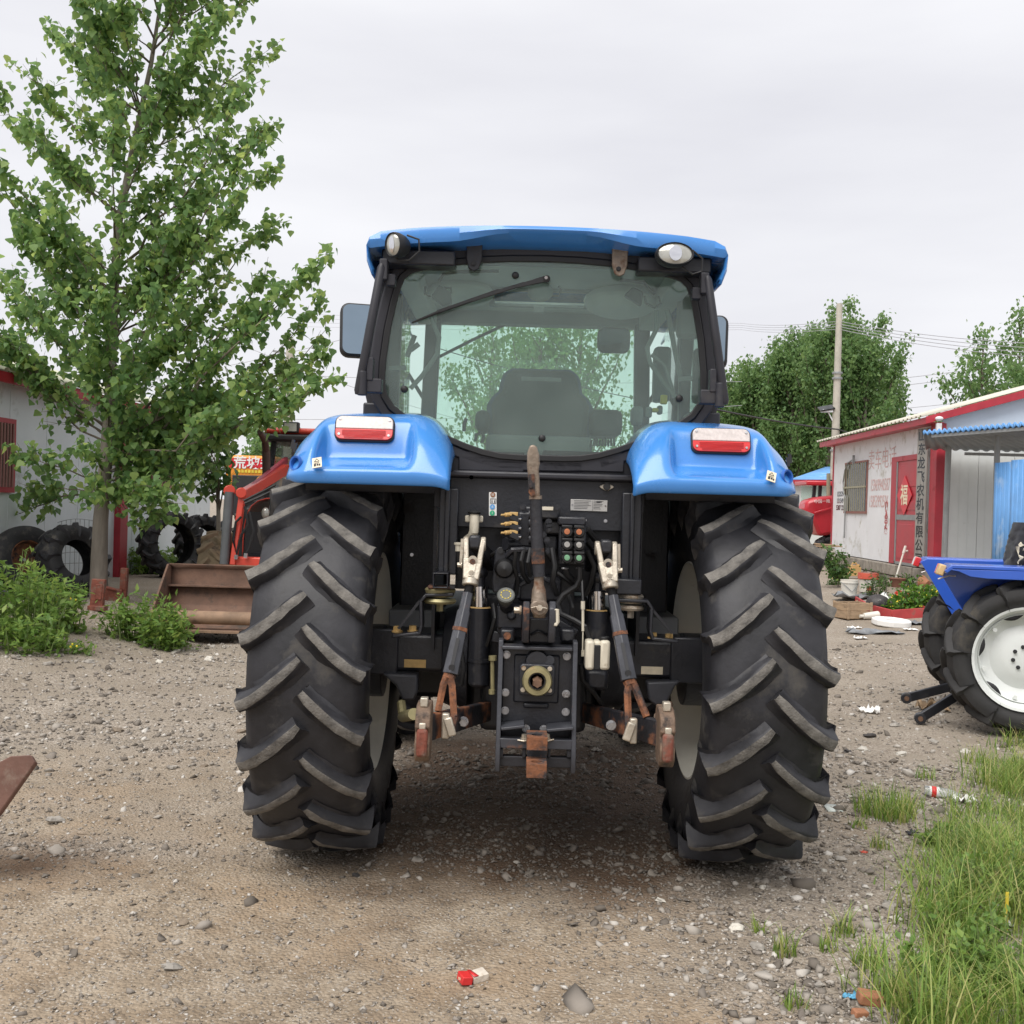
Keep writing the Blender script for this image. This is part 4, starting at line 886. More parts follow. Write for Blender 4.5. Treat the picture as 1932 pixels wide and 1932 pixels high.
# PTO carrier plate
m = MB(); pb(m, 778, 1075, 1182, 1590, 4.47, .25); part(m, 'pto_plate', K_BLACK2, .01)
m = MB(); pb(m, 848, 1130, 1098, 1395, 4.455, .03); pb(m, 900, 1395, 1040, 1425, 4.455, .03); part(m, 'pto_cover', K_BLACK, .008)
for cx0, cx1 in ((755, 781), (1170, 1197)):
    m = MB(); c = X2((cx0+cx1)/2, 1410, 4.36); w = .0195; m.prism([(c.y-.0, .525), (c.y-.02, .60), (c.y+.02, .72), (c.y+.07, 1.055), (c.y+.13, 1.06), (c.y+.18, .72), (c.y+.16, .53)], c.x-w/2, c.x+w/2, axis='x'); part(m, 'side_plate', K_GREY, .003)
m = MB(); pb(m, 782, 1086, 1172, 1106, 4.41, .06); part(m, 'cross_bar', K_GREY, .004)
hexes = ((808, 1128), (1140, 1137), (802, 1336), (1135, 1344), (800, 1435), (1133, 1443), (915, 1535), (1012, 1537))
for i, (cx, cy) in enumerate(hexes):
    m = MB(); bolt(m, X2(cx, cy, 4.468), .0128, h=.018); part(m, 'hex_bolt', K_STEEL)
m = MB(); cpt = X2(975, 1263, 4.43)
rq = [(cpt.x+a, cpt.z+b) for a, b in rr2(.150, .132, .02)]; m.prism(rq, 4.405-OT.y, 4.47-OT.y); part(m, 'pto_flange', K_BLACK2, .006)
m = MB(); m.lathe([(0, .060), (-.03, .062), (-.042, .056), (-.042, .038), (-.035, .035), (.01, .034)], (cpt.x, 4.405-OT.y, cpt.z), 'y', 36); part(m, 'pto_ring', K_BRASS)
m = MB(); m.lathe([(.02, .0), (.02, .036), (-.03, .036), (-.03, .030), (0.0, .028), (0, 0)], (cpt.x, 4.405-OT.y, cpt.z), 'y', 30); part(m, 'pto_seal', K_INK)
m = MB(); n_ = 12; rows = []
for h, k in ((.02, 1), (-.075, 1), (-.085, .85), (-.085, .01)): rows.append([Vector((cpt.x+math.cos(2*math.pi*i/n_)*(.0215 if i % 2 else .0175)*k, 4.405-OT.y+h, cpt.z+math.sin(2*math.pi*i/n_)*(.0215 if i % 2 else .0175)*k)) for i in range(n_)])
m.grid(rows, close=True); part(m, 'pto_shaft', K_PTO)
m = MB()
for cx, cy in ((903, 1203), (1046, 1207), (898, 1322), (1045, 1325)): bolt(m, X2(cx, cy, 4.404), .0075, h=.009, n=10)
part(m, 'flange_bolt', K_ZINC, split=2)
m = MB(); m.cyl(X2(1045, 1160, 4.47), X2(1045, 1160, 4.42), .02, 14); m.lathe([(0, .05), (-.03, .045), (-.032, 0)], X2(975, 1165, 4.45), 'y', 20); part(m, 'pto_casting_hump', K_BLACK2)
for x0, x1, y0, y1 in ((780, 905, 1468, 1520), (1025, 1168, 1478, 1528)):
    m = MB(); a = X2(x0, y1-14, 4.46); b = X2(x1, y0+24, 4.46); m.bar(a+Vector((0, -.06, 0)), b+Vector((0, -.06, 0)), .12, .012); part(m, 'gusset', K_GREY, .003)
# drawbar
m = MB(); pb(m, 765, 1593, 1182, 1648, 4.36, .05); part(m, 'drawbar_cross_member', K_GREY, .004)
m = MB(); pb(m, 768, 1690, 1172, 1748, 4.38, .04); part(m, 'lower_cross_member', K_RUSTP, .004)
m = MB(); pb(m, 770, 1645, 790, 1695, 4.37, .04); pb(m, 895, 1645, 915, 1695, 4.37, .04); pb(m, 1035, 1645, 1050, 1695, 4.37, .04); pb(m, 1140, 1645, 1165, 1695, 4.37, .04); part(m, 'drawbar_spacer', K_RUSTP, .003, split=1)
def eye_block(x0, y0, x1, y1, d, dep, h, nm, mt):
    c = X2((x0+x1)/2, (y0+y1)/2, d); w = (x1-x0)*S2*d; zt = c.z+h/2
    out = [(c.x+a, c.y+dep/2+b) for a, b in rr2(w, dep, .004, 5)]; inn = [(c.x+w*.27*math.cos(2*math.pi*(i+2.5)/24), c.y+dep*.42+w*.27*math.sin(2*math.pi*(i+2.5)/24)) for i in range(24)]
    mm = MB(); mm.ring(out, inn, zt-h, zt, axis='z'); return part(mm, nm, mt, .002)
eye_block(920, 1590, 1034, 1650, 4.20, .14, .05, 'drawbar_clevis', K_RUST)
m = MB(); pb(m, 922, 1652, 1030, 1730, 4.34, .05); part(m, 'drawbar_web', K_RUSTP, .003)
eye_block(918, 1732, 1030, 1808, 4.12, .13, .052, 'drawbar_eye', K_RUST)
m = MB(); m.bar(X2(975, 1770, 4.24), X2(975, 1745, 4.9), .075, .04); part(m, 'drawbar_bar', K_RUSTP, .003)
m = MB()
for cx in (905, 1030): bolt(m, X2(cx, 1592, 4.37), .012, (0, 0, 1), .02); m.tube([X2(cx-35, 1598, 4.36), X2(cx, 1604, 4.35), X2(cx+38, 1594, 4.36)], .0035, 6)
part(m, 'drawbar_pins', K_ZINC)
# lower link arms with claws
K_CLAW = M('claw_rust', (.17, .115, .08), .65, .3, var=.35, scale=16, dirt=(.045, .035, .03), dirt_amt=.5, dirt_scale=14, bump=.4, bscale=60)
def lower_link(s):
    if s < 0: a, b, cl = X2(735, 1430, 4.85), X2(372, 1530, 4.16), (350, 1400, 1715)
    else: a, b, cl = X2(1210, 1440, 4.85), X2(1652, 1560, 4.16), (1686, 1425, 1745)
    m = MB(); m.bar(a, b, .032, .085, h2=.105); lk = part(m, 'lower_link', K_LINK, .006)
    cx, y0, y1 = cl; dz = 4.08; c = X2(cx, (y0+y1)/2, dz); hh = (y1-y0)*S2*dz/2; w = .058
    m = MB(); prof = [(c.y+.10, hh), (c.y+.02, hh*.98), (c.y-.03, hh*.7), (c.y-.045, hh*.25), (c.y-.02, hh*.05), (c.y-.045, -hh*.3), (c.y-.04, -hh*.75), (c.y-.01, -hh), (c.y+.06, -hh*.95), (c.y+.11, -hh*.4), (c.y+.13, hh*.4)]
    m.prism([(y, c.z+z) for y, z in prof], c.x-w/2, c.x+w/2, axis='x'); m.build('claw', K_CLAW, lk, bevel=.006)
    m = MB(); m.b2((c.x-w*.36, c.y-.062, c.z-hh*.75), (c.x+w*.36, c.y-.02, c.z+hh*.22)); m.build('claw_lock', K_RUSTR, lk, bevel=.012)
    m = MB(); m.b2((c.x-w*.22, c.y-.05, c.z+hh*.2), (c.x+w*.22, c.y-.02, c.z+hh*.42)); m.box((c.x, c.y+.02, c.z+hh*1.05), (w*.5, .04, .035)); m.build('claw_release', K_ZINC, lk, bevel=.004)
    m = MB(); p = X2(572, 1495, 4.45) if s < 0 else X2(1382, 1515, 4.45); bolt(m, p, .016, (0, -1, 0), .03); m.build('link_bolt', K_STEEL, lk)
    m = MB(); p = X2(497, 1525, 4.18) if s < 0 else X2(1482, 1552, 4.18); m.box(p, (.034, .02, .075), Euler((0, R(18*(1 if s > 0 else -1)), 0)).to_matrix()); m.box(p+Vector((s*.018, .02, 0)), (.03, .03, .10)); m.build('link_pin_tab', K_ZINC, lk, bevel=.006)
for s in (-1, 1): lower_link(s)
# lift rods with clevis
def lift_rod(s):
    f = (lambda x, y, d: X2(x, y, d)); 
    if s < 0: pts = dict(ct=(634, 520), cb=(610, 735), th=(606, 742), t0=(596, 790), t1=(500, 1238), fk=(488, 1262), l1=(432, 1440), l2=(520, 1470), e=(497, 1540), off=1)
    else: pts = dict(ct=(1354, 545), cb=(1378, 752), th=(1383, 758), t0=(1392, 805), t1=(1480, 1270), fk=(1490, 1295), l1=(1578, 1470), l2=(1478, 1510), e=(1490, 1560), off=-1)
    D = lambda y: 4.50-(y-500)*.00026
    g = lambda k: f(pts[k][0], pts[k][1], D(pts[k][1]))
    m = MB(); m.tube([g('t0'), g('t0')+(g('t1')-g('t0'))*.22, g('t0')+(g('t1')-g('t0'))*.24, g('t1')], [.024, .026, .031, .036], 6); rod = part(m, 'lift_rod', K_GREY, .003)
    m = MB(); q0 = g('t0'); q1 = g('t1'); mid = q0+(q1-q0)*.46; m.cyl(mid-(q1-q0)*.022, mid+(q1-q0)*.022, .0345, 6); m.build('rust_band', K_RUST, rod)
    m = MB(); m.bar(q0+(q1-q0)*.55+Vector((.0, -.034, 0)), q0+(q1-q0)*.88+Vector((0, -.037, 0)), .014, .006, up=(0, 1, 0)); m.cyl(q0+(q1-q0)*.9+Vector((0, -.03, 0)), q0+(q1-q0)*.9+Vector((0, -.040, 0)), .013, 12); m.build('rod_slot', K_INK, rod)
    m = MB(); nth = 9
    a, b = g('cb'), g('t0'); rr_ = []
    for i in range(nth*2): rr_.append(.0165 if i % 2 else .020)
    m.tube([a+(b-a)*(i/(2*nth-1)) for i in range(2*nth)], rr_, 10); m.build('rod_thread', K_INK, rod)
    m = MB()   # clevis
    ct, cb = g('ct'), g('cb'); ax = (ct-cb).normalized()
    for sx in (-1, 1): m.bar(cb+ax*.075+Vector((sx*.026, 0, 0)), ct+Vector((sx*.036, 0, .018)), .024, .05, up=(0, 1, 0), w2=.020); m.cyl(ct+Vector((sx*.025, 0, .0)), ct+Vector((sx*.047, 0, 0)), .030, 16)
    m.bar(cb+ax*.01, cb+ax*.10, .066, .055, up=(0, 1, 0), w2=.082); m.cyl(cb-ax*.012, cb+ax*.02, .034, 16); cv = m.build('clevis', K_ZINC, rod, bevel=.005)
    m = MB(); m.cyl(ct+Vector((0, .03, -.005)), ct+Vector((0, -.03, .0)), .0, 8) if False else m.b2((ct.x-.024, ct.y-.028, ct.z-.02), (ct.x+.024, ct.y+.06, ct.z+.036)); m.build('lift_arm_end', K_BLACK2, rod, bevel=.01)
    m = MB(); m.cyl(cb+ax*.10+Vector((0, -.025, 0)), cb+ax*.10+Vector((0, -.034, 0)), .020, 16); m.cyl(cb+ax*.095+Vector((0, -.03, 0)), cb+ax*.095+Vector((0, -.040, 0)), .012, 12, mi=1); m.bar(cb+ax*.085+Vector((0, -.03, 0)), cb+ax*.03+Vector((0, -.032, 0)), .03, .008, up=(0, 1, 0), w2=.02); bolt(m, cb+ax*.045+Vector((0, -.034, 0)), .009); m.build('clevis_strap', [K_ZINC, K_RUST], rod)
    m = MB(); m.bar(ct+Vector((pts['off']*-.052, -.01, .02)), ct+Vector((pts['off']*-.056, -.01, -.085)), .012, .02, up=(0, 1, 0)); bolt(m, ct+Vector((pts['off']*-.05, -.01, -.09)), .011, (-pts['off'], 0, 0), .02); m.build('clevis_pin_clip', K_ZINC, rod)
    m = MB(); fk = g('fk'); 
    for k in ('l1', 'l2'): m.tube([fk+Vector((0, 0, .02)), fk+(g(k)-fk)*.18+Vector((.012 if pts[k][0] > pts['fk'][0] else -.012, 0, 0)), g(k)], [.020, .016, .015], 6)
    m.tube([g('l2'), g('e')], [.017, .022], 6); m.cyl(fk+Vector((0, 0, .0)), q1, .026, 8); m.build('rod_fork', K_RUST, rod)
    m = MB(); arm0 = X2(745 if s < 0 else 1255, 640, 4.86); m.bar(arm0, ct+Vector((0, .03, 0)), .05, .08, w2=.044, h2=.055); part(m, 'lift_arm', K_BLACK2, .01)
for s in (-1, 1): lift_rod(s)
# lift cylinders
for (cx, y0, yc, y1) in ((662, 752, 870, 1285), (1303, 778, 886, 1265)):
    m = MB(); a, b, c_ = X2(cx, y0, 4.70), X2(cx, yc, 4.70), X2(cx-6, y1, 4.70); m.cyl(b, c_, .048, 20, .047); m.cyl(c_+Vector((0, 0, .11)), c_+Vector((0, 0, .095)), .052, 20); m.ball(c_, .047, 16, 8, (1, 1, .45)); o = part(m, 'lift_cylinder', K_BLACK2)
    m = MB(); m.cyl(a, b, .0385, 24); m.build('chrome_piston', K_CHROME, o)
    m = MB(); m.lathe([(-.004, .042), (0, .049), (.005, .042)], b, 'z', 24); m.build('wiper_seal', K_TANL, o)
    m = MB(); m.cyl(a+Vector((0, 0, .07)), a, .022, 14); m.ball(a+Vector((0, 0, .06)), .034, 12, 8); m.build('piston_eye', K_BLACK2, o)
# top link standing upright
m = MB(); pts = [(967, 262), (975, 480), (982, 600), (988, 700)]; m.tube([X2(*p, 4.36) for p in pts], [.0245, .0255, .026, .0245], 16); tk = part(m, 'top_link', K_RUSTP)
m = MB(); m.tube([X2(979, 545, 4.357), X2(983, 628, 4.357)], [.0268, .0270], 16); m.build('bare_rust_band', K_RUST, tk)
m = MB(); ycut = 4.35-OT.y
hk = [(940, 262), (930, 180), (920, 90), (922, 20), (935, -18), (955, -25), (975, -12), (988, 30), (992, 80), (985, 110), (990, 175), (992, 262)]
pp = [X2(x, y, 4.35) for x, y in hk]; m.prism([(p.x, p.z) for p in pp], ycut-.016, ycut+.016); m.build('hook', K_PLY, tk, bevel=.007)
m = MB(); pp = [X2(x, y, 4.33) for x, y in ((925, 140), (962, 135), (966, 250), (945, 262), (930, 240))]; m.prism([(p.x, p.z) for p in pp], ycut-.028, ycut-.016); bolt(m, X2(943, 205, 4.32), .007); m.build('hook_latch', K_RUST, tk, bevel=.003)
m = MB(); m.tube([X2(968, 255, 4.36), X2(968, 275, 4.36)], .027, 16); m.build('end_collar', K_PLY, tk)
m = MB(); a = X2(986, 695, 4.37); b = X2(986, 850, 4.36); m.tube([a, a+(b-a)*.35, a+(b-a)*.5, a+(b-a)*.95], [.019, .021, .028, .032], 12); m.lathe([(-.03, .0), (-.03, .028), (-.022, .036), (.03, .036), (.03, 0)], X2(988, 868, 4.36), 'y', 24); m.build('ball_end', K_PLY, tk)
m = MB(); m.cyl(X2(990, 872, 4.335), X2(990, 872, 4.31), .013, 6); m.tube([X2(945, 872, 4.325), X2(968, 866, 4.32), X2(1008, 870, 4.32), X2(1030, 876, 4.325)], .003, 6); m.build('linch_pin', K_ZINC, tk)
m = MB(); pb(m, 953, 885, 1026, 930, 4.37, .07); m.build('link_block', K_PLY, tk, bevel=.008)
for (x0, x1, mt) in ((898, 936, K_RUSTP), (1040, 1080, K_GREY)):
    m = MB(); c = X2((x0+x1)/2, 920, 4.36); w = .028; m.prism([(c.y-.02, c.z+.035), (c.y+.02, c.z+.062), (c.y+.07, c.z+.05), (c.y+.2, c.z-.06), (c.y+.2, c.z-.13), (c.y+.02, c.z-.11), (c.y-.02, c.z-.05)], c.x-w/2, c.x+w/2, axis='x'); part(m, 'top_link_bracket', mt, .005)
m = MB(); pb(m, 935, 935, 1040, 1060, 4.46, .1); m.tube([X2(942, 1020, 4.45), X2(985, 1000, 4.44), X2(1030, 1020, 4.45)], .006, 6); part(m, 'bracket_web', K_BLACK2, .01)
m = MB(); m.tube([X2(1070, 884, 4.35), X2(1088, 882, 4.34), X2(1090, 950, 4.34), X2(1080, 965, 4.34), X2(1070, 962, 4.34)], .0075, 8); part(m, 'pin_handle', K_OWHT)
m = MB(); bolt(m, X2(890, 885, 4.40), .014, (-1, 0, 0), .03); part(m, 'bracket_pin', K_ZINC)
# cab support posts, mounts, brackets
for (x0, x1, y0, y1) in ((435, 540, 215, 690), (1440, 1548, 240, 720)):
    m = MB(); pb(m, x0, y0, x1, y1, 4.68, .08); pb(m, x0+(30 if x0 < 900 else 45), y0, x0+(60 if x0 < 900 else 70), y1, 4.66, .03); part(m, 'cab_post', K_BLACK2, .006)
m = MB(); c = X2(445, 722, 4.56); w, h = .066, .066; m.ring([(c.x+a*w/2, c.z+b*h/2) for a, b in ((-1, -1), (1, -1), (1, 1), (-1, 1))], [(c.x+a*w*.42, c.z+b*h*.42) for a, b in ((-1, -1), (1, -1), (1, 1), (-1, 1))], c.y, c.y+.16); part(m, 'square_tube', K_BLACK2, .003)
m = MB(); pb(m, 1412, 715, 1552, 800, 4.6, .12); part(m, 'mount_block', K_BLACK2, .006)
m = MB(); pb(m, 375, 752, 525, 768, 4.60, .12); part(m, 'rusty_mount_plate', K_RUSTP, .003)
for (cx, cy, w) in ((443, 833, .072), (1490, 870, .06)):
    m = MB(); p = X2(cx, cy, 4.66); m.lathe([(-.008, .0), (-.01, w*.9), (.0, w), (.012, w*.9), (.014, 0)], p, 'z', 24); m.cyl(p-Vector((0, 0, .045)), p, .016, 6); m.lathe([(.02, w*.8), (.05, w*.95), (.06, w*.8)], p, 'z', 20); part(m, 'rubber_mount', K_BRASS if cx < 900 else K_ZINC)
for pts, sx in (([(520, 795), (370, 798), (342, 830), (345, 960), (335, 1005), (195, 1020)], -1), ([(1400, 825), (1575, 832), (1600, 870), (1592, 990), (1605, 1035), (1735, 1050)], 1)):
    m = MB(); q_ = [X2(x, y, 4.64) for x, y in pts]
    for a, b in zip(q_[:-1], q_[1:]): m.bar(a, b+(b-a).normalized()*.006, .10, .014, up=(0, 1, 0)) if False else m.bar(a, b+(b-a).normalized()*.006, .014, .10, up=(0, 1, 0))
    o = part(m, 'mount_bracket', K_BLACK2, .004)
    m = MB(); e0, e1 = ((215, 985), (335, 830)) if sx < 0 else ((1715, 1010), (1600, 870)); m.bar(X2(*e0, 4.62), X2(*e1, 4.62), .012, .03, up=(0, 1, 0)); m.build('bracket_gusset', K_BLACK2, o)
    m = MB()
    for cx, cy in (((207, 1005), (293, 1002)) if sx < 0 else ((1612, 1040), (1700, 1048))): bolt(m, X2(cx, cy, 4.66), .018, (0, 0, 1), .026)
    m.build('bracket_bolt', K_TANL, o, split=2)
for poly in ([(125, 1235), (205, 1235), (320, 1240), (320, 1330), (300, 1380), (235, 1380), (200, 1300)], [(1580, 1280), (1765, 1275), (1735, 1305), (1690, 1400), (1625, 1410), (1590, 1380)]):
    q_ = [X2(x, y, 4.8) for x, y in poly]; m = MB(); m.prism([(p.x, p.z) for p in q_], q_[0].y, q_[0].y+.10); part(m, 'stabiliser_bracket', K_GREY, .01)
for (a, b, c_) in (((230, 1390), (240, 1470), (300, 1455)), ((1700, 1400), (1690, 1450), (1650, 1470))):
    m = MB(); m.tube([X2(*a, 4.75), X2(*b, 4.7)], .02, 8); m.cyl(X2(*b, 4.7), X2(*c_, 4.3), .024, 14); part(m, 'sway_stabiliser', K_BRASS if a[0] < 900 else K_PLY)
for (x0, y0, x1, y1) in ((525, 1358, 570, 1420), (1345, 1378, 1400, 1450)):
    m = MB(); pb(m, x0, y0, x1, y1, 4.9, .02); part(m, 'cream_tab', K_OWHT, .003)
# valve block, levers, couplers, filler, filter
m = MB(); pb(m, 870, 345, 1000, 540, 4.60, .15); pb(m, 895, 315, 1100, 385, 4.62, .14); pb(m, 1000, 395, 1110, 470, 4.64, .12); pb(m, 1010, 470, 1090, 560, 4.66, .1); part(m, 'valve_block', K_BLACK2, .01)
m = MB()
for i in range(10): m.cyl(X2(905+20*i, 318, 4.63), X2(905+20*i, 308, 4.63), .008, 6)
for cx, cy in ((1040, 400), (1042, 420), (1045, 440), (1010, 470), (1030, 500), (900, 320), (1085, 322), (1040, 560)): bolt(m, X2(cx, cy, 4.60), .011)
for i in range(4): m.cyl(X2(930, 360+45*i, 4.59), X2(975, 362+45*i, 4.59), .022, 12)
m.cyl(X2(800, 520, 4.58), X2(880, 525, 4.62), .022, 12); m.cyl(X2(800, 520, 4.575), X2(810, 520, 4.58), .028, 8); m.tube([X2(810, 585, 4.58), X2(840, 555, 4.56), X2(900, 552, 4.56), X2(940, 556, 4.58)], .014, 8); part(m, 'valve_fitting', K_BLACK2, split=1)
m = MB(); pb(m, 1005, 316, 1065, 335, 4.615, .01); part(m, 'valve_tag', K_OWHT)
for i, cy in enumerate((360, 410, 458)):
    m = MB(); m.cyl(X2(778, cy+2, 4.52), X2(800, cy+1, 4.53), .005, 8); m.cyl(X2(800, cy+1, 4.53), X2(832, cy-2, 4.55), .009, 10); m.box(X2(848, cy-4, 4.55), (.036, .03, .016)); lv = part(m, 'spool_lever', K_TANL, .002)
    m = MB(); m.box(X2(856, cy+18, 4.56), (.046, .05, .03), (0, R(25), 0)); m.box(X2(845, cy+8, 4.56), (.03, .03, .04)); m.build('lever_fork', K_BLACK2, lv, bevel=.004)
    m = MB(); m.ball(X2(880, cy+23, 4.545), .011, 10, 6); m.build('lever_joint', K_CHROME, lv)
m = MB(); pb(m, 1092, 372, 1245, 420, 4.56, .15); pb(m, 1095, 420, 1245, 640, 4.60, .12); part(m, 'coupler_block', K_BLACK2, .008)
for cx in (1141, 1207):
    for cy, mt in ((453, K_ORC), (524, K_GYC), (596, K_GRC)):
        cy += (cx-1141)*.03; m = MB(); m.lathe([(.06, .026), (-.01, .027), (-.02, .024), (-.022, 0)], X2(cx, cy, 4.53), 'y', 8); m.box(X2(cx, cy-28, 4.52), (.045, .03, .012)); m.box(X2(cx-22, cy+20, 4.53), (.012, .03, .02)); cp_ = part(m, 'hydraulic_coupler', K_RUB, .003)
        m = MB(); p = X2(cx, cy, 4.505); m.lathe([(0, .0125), (-.003, .0115), (-.0035, 0)], p, 'y', 16); m.build('dust_cap', mt, cp_)
m = MB()
for pts, r_ in (([(1133, 655, 4.55), (1140, 690, 4.56), (1165, 715, 4.58), (1195, 735, 4.6)], .013), ([(1212, 648, 4.54), (1212, 710, 4.54), (1190, 755, 4.55), (1120, 800, 4.55), (1088, 850, 4.55), (1105, 905, 4.54), (1180, 940, 4.52), (1240, 975, 4.50), (1262, 1040, 4.50)], .012), ([(1040, 570, 4.6), (1065, 600, 4.6), (1090, 630, 4.62)], .015), ([(1250, 440, 4.66), (1300, 500, 4.7)], .016), ([(1250, 500, 4.66), (1310, 580, 4.7)], .016), ([(700, 600, 4.7), (760, 560, 4.65), (860, 570, 4.62)], .010), ([(1090, 680, 4.62), (1160, 730, 4.6), (1200, 760, 4.62)], .012), ([(905, 540, 4.56), (890, 610, 4.55), (900, 690, 4.58), (930, 730, 4.62)], .011), ([(940, 545, 4.56), (925, 620, 4.54), (940, 700, 4.58)], .009), ([(1060, 545, 4.58), (1075, 640, 4.55), (1060, 730, 4.56), (1085, 800, 4.6)], .012), ([(1250, 560, 4.62), (1290, 640, 4.62), (1270, 740, 4.64), (1240, 800, 4.66)], .012), ([(860, 560, 4.55), (850, 640, 4.56), (870, 720, 4.6), (860, 800, 4.62)], .009), ([(700, 1080, 4.64), (725, 1000, 4.6), (745, 930, 4.6), (735, 850, 4.64)], .009), ([(1150, 800, 4.6), (1170, 870, 4.58), (1160, 950, 4.6)], .011), ([(1215, 1180, 4.55), (1225, 1270, 4.56), (1290, 1340, 4.6), (1330, 1400, 4.65)], .010), ([(560, 1100, 4.72), (575, 1200, 4.7), (560, 1300, 4.72)], .009)):
    m.tube([X2(*p) for p in pts], r_, 8)
part(m, 'hydraulic_hose', K_RUB, split=1)
m = MB()
for cx in (1130, 1210): m.lathe([(-.004, .014), (0, .017), (.004, .014)], X2(cx, 655, 4.55), 'z', 12)
part(m, 'hose_clip', K_STEEL, split=1)
m = MB(); m.tube([X2(1222, 660, 4.58), X2(1224, 760, 4.52), X2(1228, 840, 4.50)], .006, 6); cb_ = part(m, 'control_cable', K_RUB)
m = MB(); m.tube([X2(1228, 835, 4.5), X2(1228, 880, 4.5)], .009, 8); m.tube([X2(1228, 880, 4.5), X2(1228, 1000, 4.49)], .006, 8); m.tube([X2(1228, 1000, 4.49), X2(1226, 1110, 4.49)], .003, 6); m.b2(tuple(X2(1219, 1138, 4.49)), tuple(X2(1236, 1105, 4.485)+Vector((0, .01, 0)))); m.build('cable_end', K_OWHT, cb_)
# small white reservoir with black strap
m = MB(); pb(m, 1242, 1052, 1292, 1215, 4.42, .09); pb(m, 1322, 1052, 1378, 1215, 4.42, .09); pb(m, 1285, 1052, 1330, 1210, 4.44, .07); rv_ = part(m, 'reservoir', K_OWHT, .012)
m = MB(); pb(m, 1289, 1078, 1325, 1212, 4.425, .02); m.cyl(X2(1345, 1050, 4.46), X2(1345, 1030, 4.46), .022, 14); m.build('reservoir_strap', K_RUB, rv_, bevel=.003)
m = MB(); pb(m, 1240, 1215, 1370, 1330, 4.62, .15); part(m, 'filter_body', K_BLACK2, .02)
# tall latch rod left of the plate
m = MB(); m.tube([X2(730, 1140, 4.47), X2(732, 1340, 4.47)], .009, 8); m.cyl(X2(732, 1160, 4.47), X2(732, 1135, 4.47), .017, 10); m.cyl(X2(728, 1345, 4.47), X2(728, 1320, 4.47), .014, 10); part(m, 'latch_rod', K_BRASS)
# pump body and plate, oil cap
m = MB(); pp = [(738, 640), (745, 560), (762, 538), (790, 538), (806, 560), (812, 600), (860, 640), (870, 690), (845, 780), (735, 790), (728, 720)]; q_ = [X2(x, y, 4.60) for x, y in pp]; m.prism([(p.x, p.z) for p in q_], q_[0].y, q_[0].y+.03); part(m, 'pump_plate', K_BLACK2, .006)
m = MB(); p = X2(797, 655, 4.585); m.lathe([(.02, .045), (-.012, .043), (-.04, .033), (-.05, .0)], p, 'y', 24); m.cyl(X2(768, 640, 4.59), X2(768, 640, 4.55), .008, 8, mi=1); m.cyl(X2(828, 642, 4.59), X2(828, 642, 4.55), .008, 8, mi=1); part(m, 'pump_dome', [K_RUB, K_BRASS])
m = MB()
for cx, cy, r_ in ((775, 558, .013), (750, 722, .010), (800, 738, .010)): m.cyl(X2(cx, cy, 4.598), X2(cx, cy, 4.594), r_, 14)
part(m, 'plate_hole', K_INK, split=1)
m = MB(); p = X2(805, 808, 4.50); rm = Euler((R(52), 0, 0)).to_matrix(); m.lathe([(-.03, .030), (-.012, .036), (.010, .038), (.014, .033), (.014, 0)], p, 'z', 24, rot=rm); oc = part(m, 'oil_cap', K_OIL)
m = MB()
for i in range(10):
    a0, a1 = 2*math.pi*i/10, 2*math.pi*(i+.62)/10; m.tube([p+rm @ Vector((.021*math.cos(a), .021*math.sin(a), .0145)) for a in (a0, (a0+a1)/2, a1)], .002, 5)
m.build('cap_symbol', K_YEL, oc)
m = MB(); m.cyl(p+rm @ Vector((0, 0, -.03)), X2(815, 900, 4.62), .032, 14); pb(m, 755, 860, 900, 990, 4.56, .12); m.cyl(X2(835, 915, 4.56), X2(835, 915, 4.54), .02, 12); part(m, 'oil_neck', K_BLACK2, .01)
# fuel/air filler neck
m = MB(); m.tube([X2(632, 355, 4.64), X2(632, 400, 4.63), X2(630, 450, 4.63), X2(618, 480, 4.66), X2(590, 500, 4.7)], [.020, .021, .021, .021, .02], 14); nk = part(m, 'filler_neck', K_OWHT)
m = MB(); m.box(X2(630, 383, 4.66), (.079, .012, .030)); m.build('neck_flange', K_OWHT, nk, bevel=.006)
m = MB(); q_ = X2(632, 347, 4.64); m.lathe([(-.006, .0), (-.008, .026), (0, .03), (.006, .022), (.010, 0)], q_, 'z', 18); m.build('neck_cap', K_RUB, nk)
m = MB(); m.tube([X2(545, 515, 4.62), X2(548, 560, 4.62), X2(552, 640, 4.64), X2(558, 720, 4.66)], .014, 8); m.cyl(X2(548, 512, 4.62), X2(548, 560, 4.62), .017, 10, mi=1); m.cyl(X2(548, 512, 4.62), X2(548, 524, 4.62), .022, 12, mi=1); part(m, 'brake_pipe', [K_RUB, K_OWHT])
# stickers and plates
m = MB(); c = X2(733, 301, 4.715); m.box(c, (.034, .003, .104), (0, R(-1.5), 0)); sp = part(m, 'coupler_sticker', K_WHT)
for cy, mt, tx in ((250, K_PBR, 'III'), (317, K_PBL, 'II'), (351, K_PGR, 'I')):
    q_ = X2(733+(250-cy)*.03, cy, 4.712); m = MB(); m.cyl(q_, q_+Vector((0, -.0015, 0)), .0112, 20); d_ = m.build('sticker_dot', mt, sp)
    o = obj('lettering', text_mesh(tx, .016, K_WHT, .0004), sp, loc=q_+Vector((0, -.002, 0))); o.rotation_euler = (R(90), 0, 0)
m = MB(); q_ = X2(735, 285, 4.712); w, h = .013, .011; m.ring([(q_.x+a*w, q_.z+b*h) for a, b in ((-1, -1), (1, -1), (1, 1), (-1, 1))], [(q_.x+a*w*.86, q_.z+b*h*.84) for a, b in ((-1, -1), (1, -1), (1, 1), (-1, 1))], q_.y-.001, q_.y)
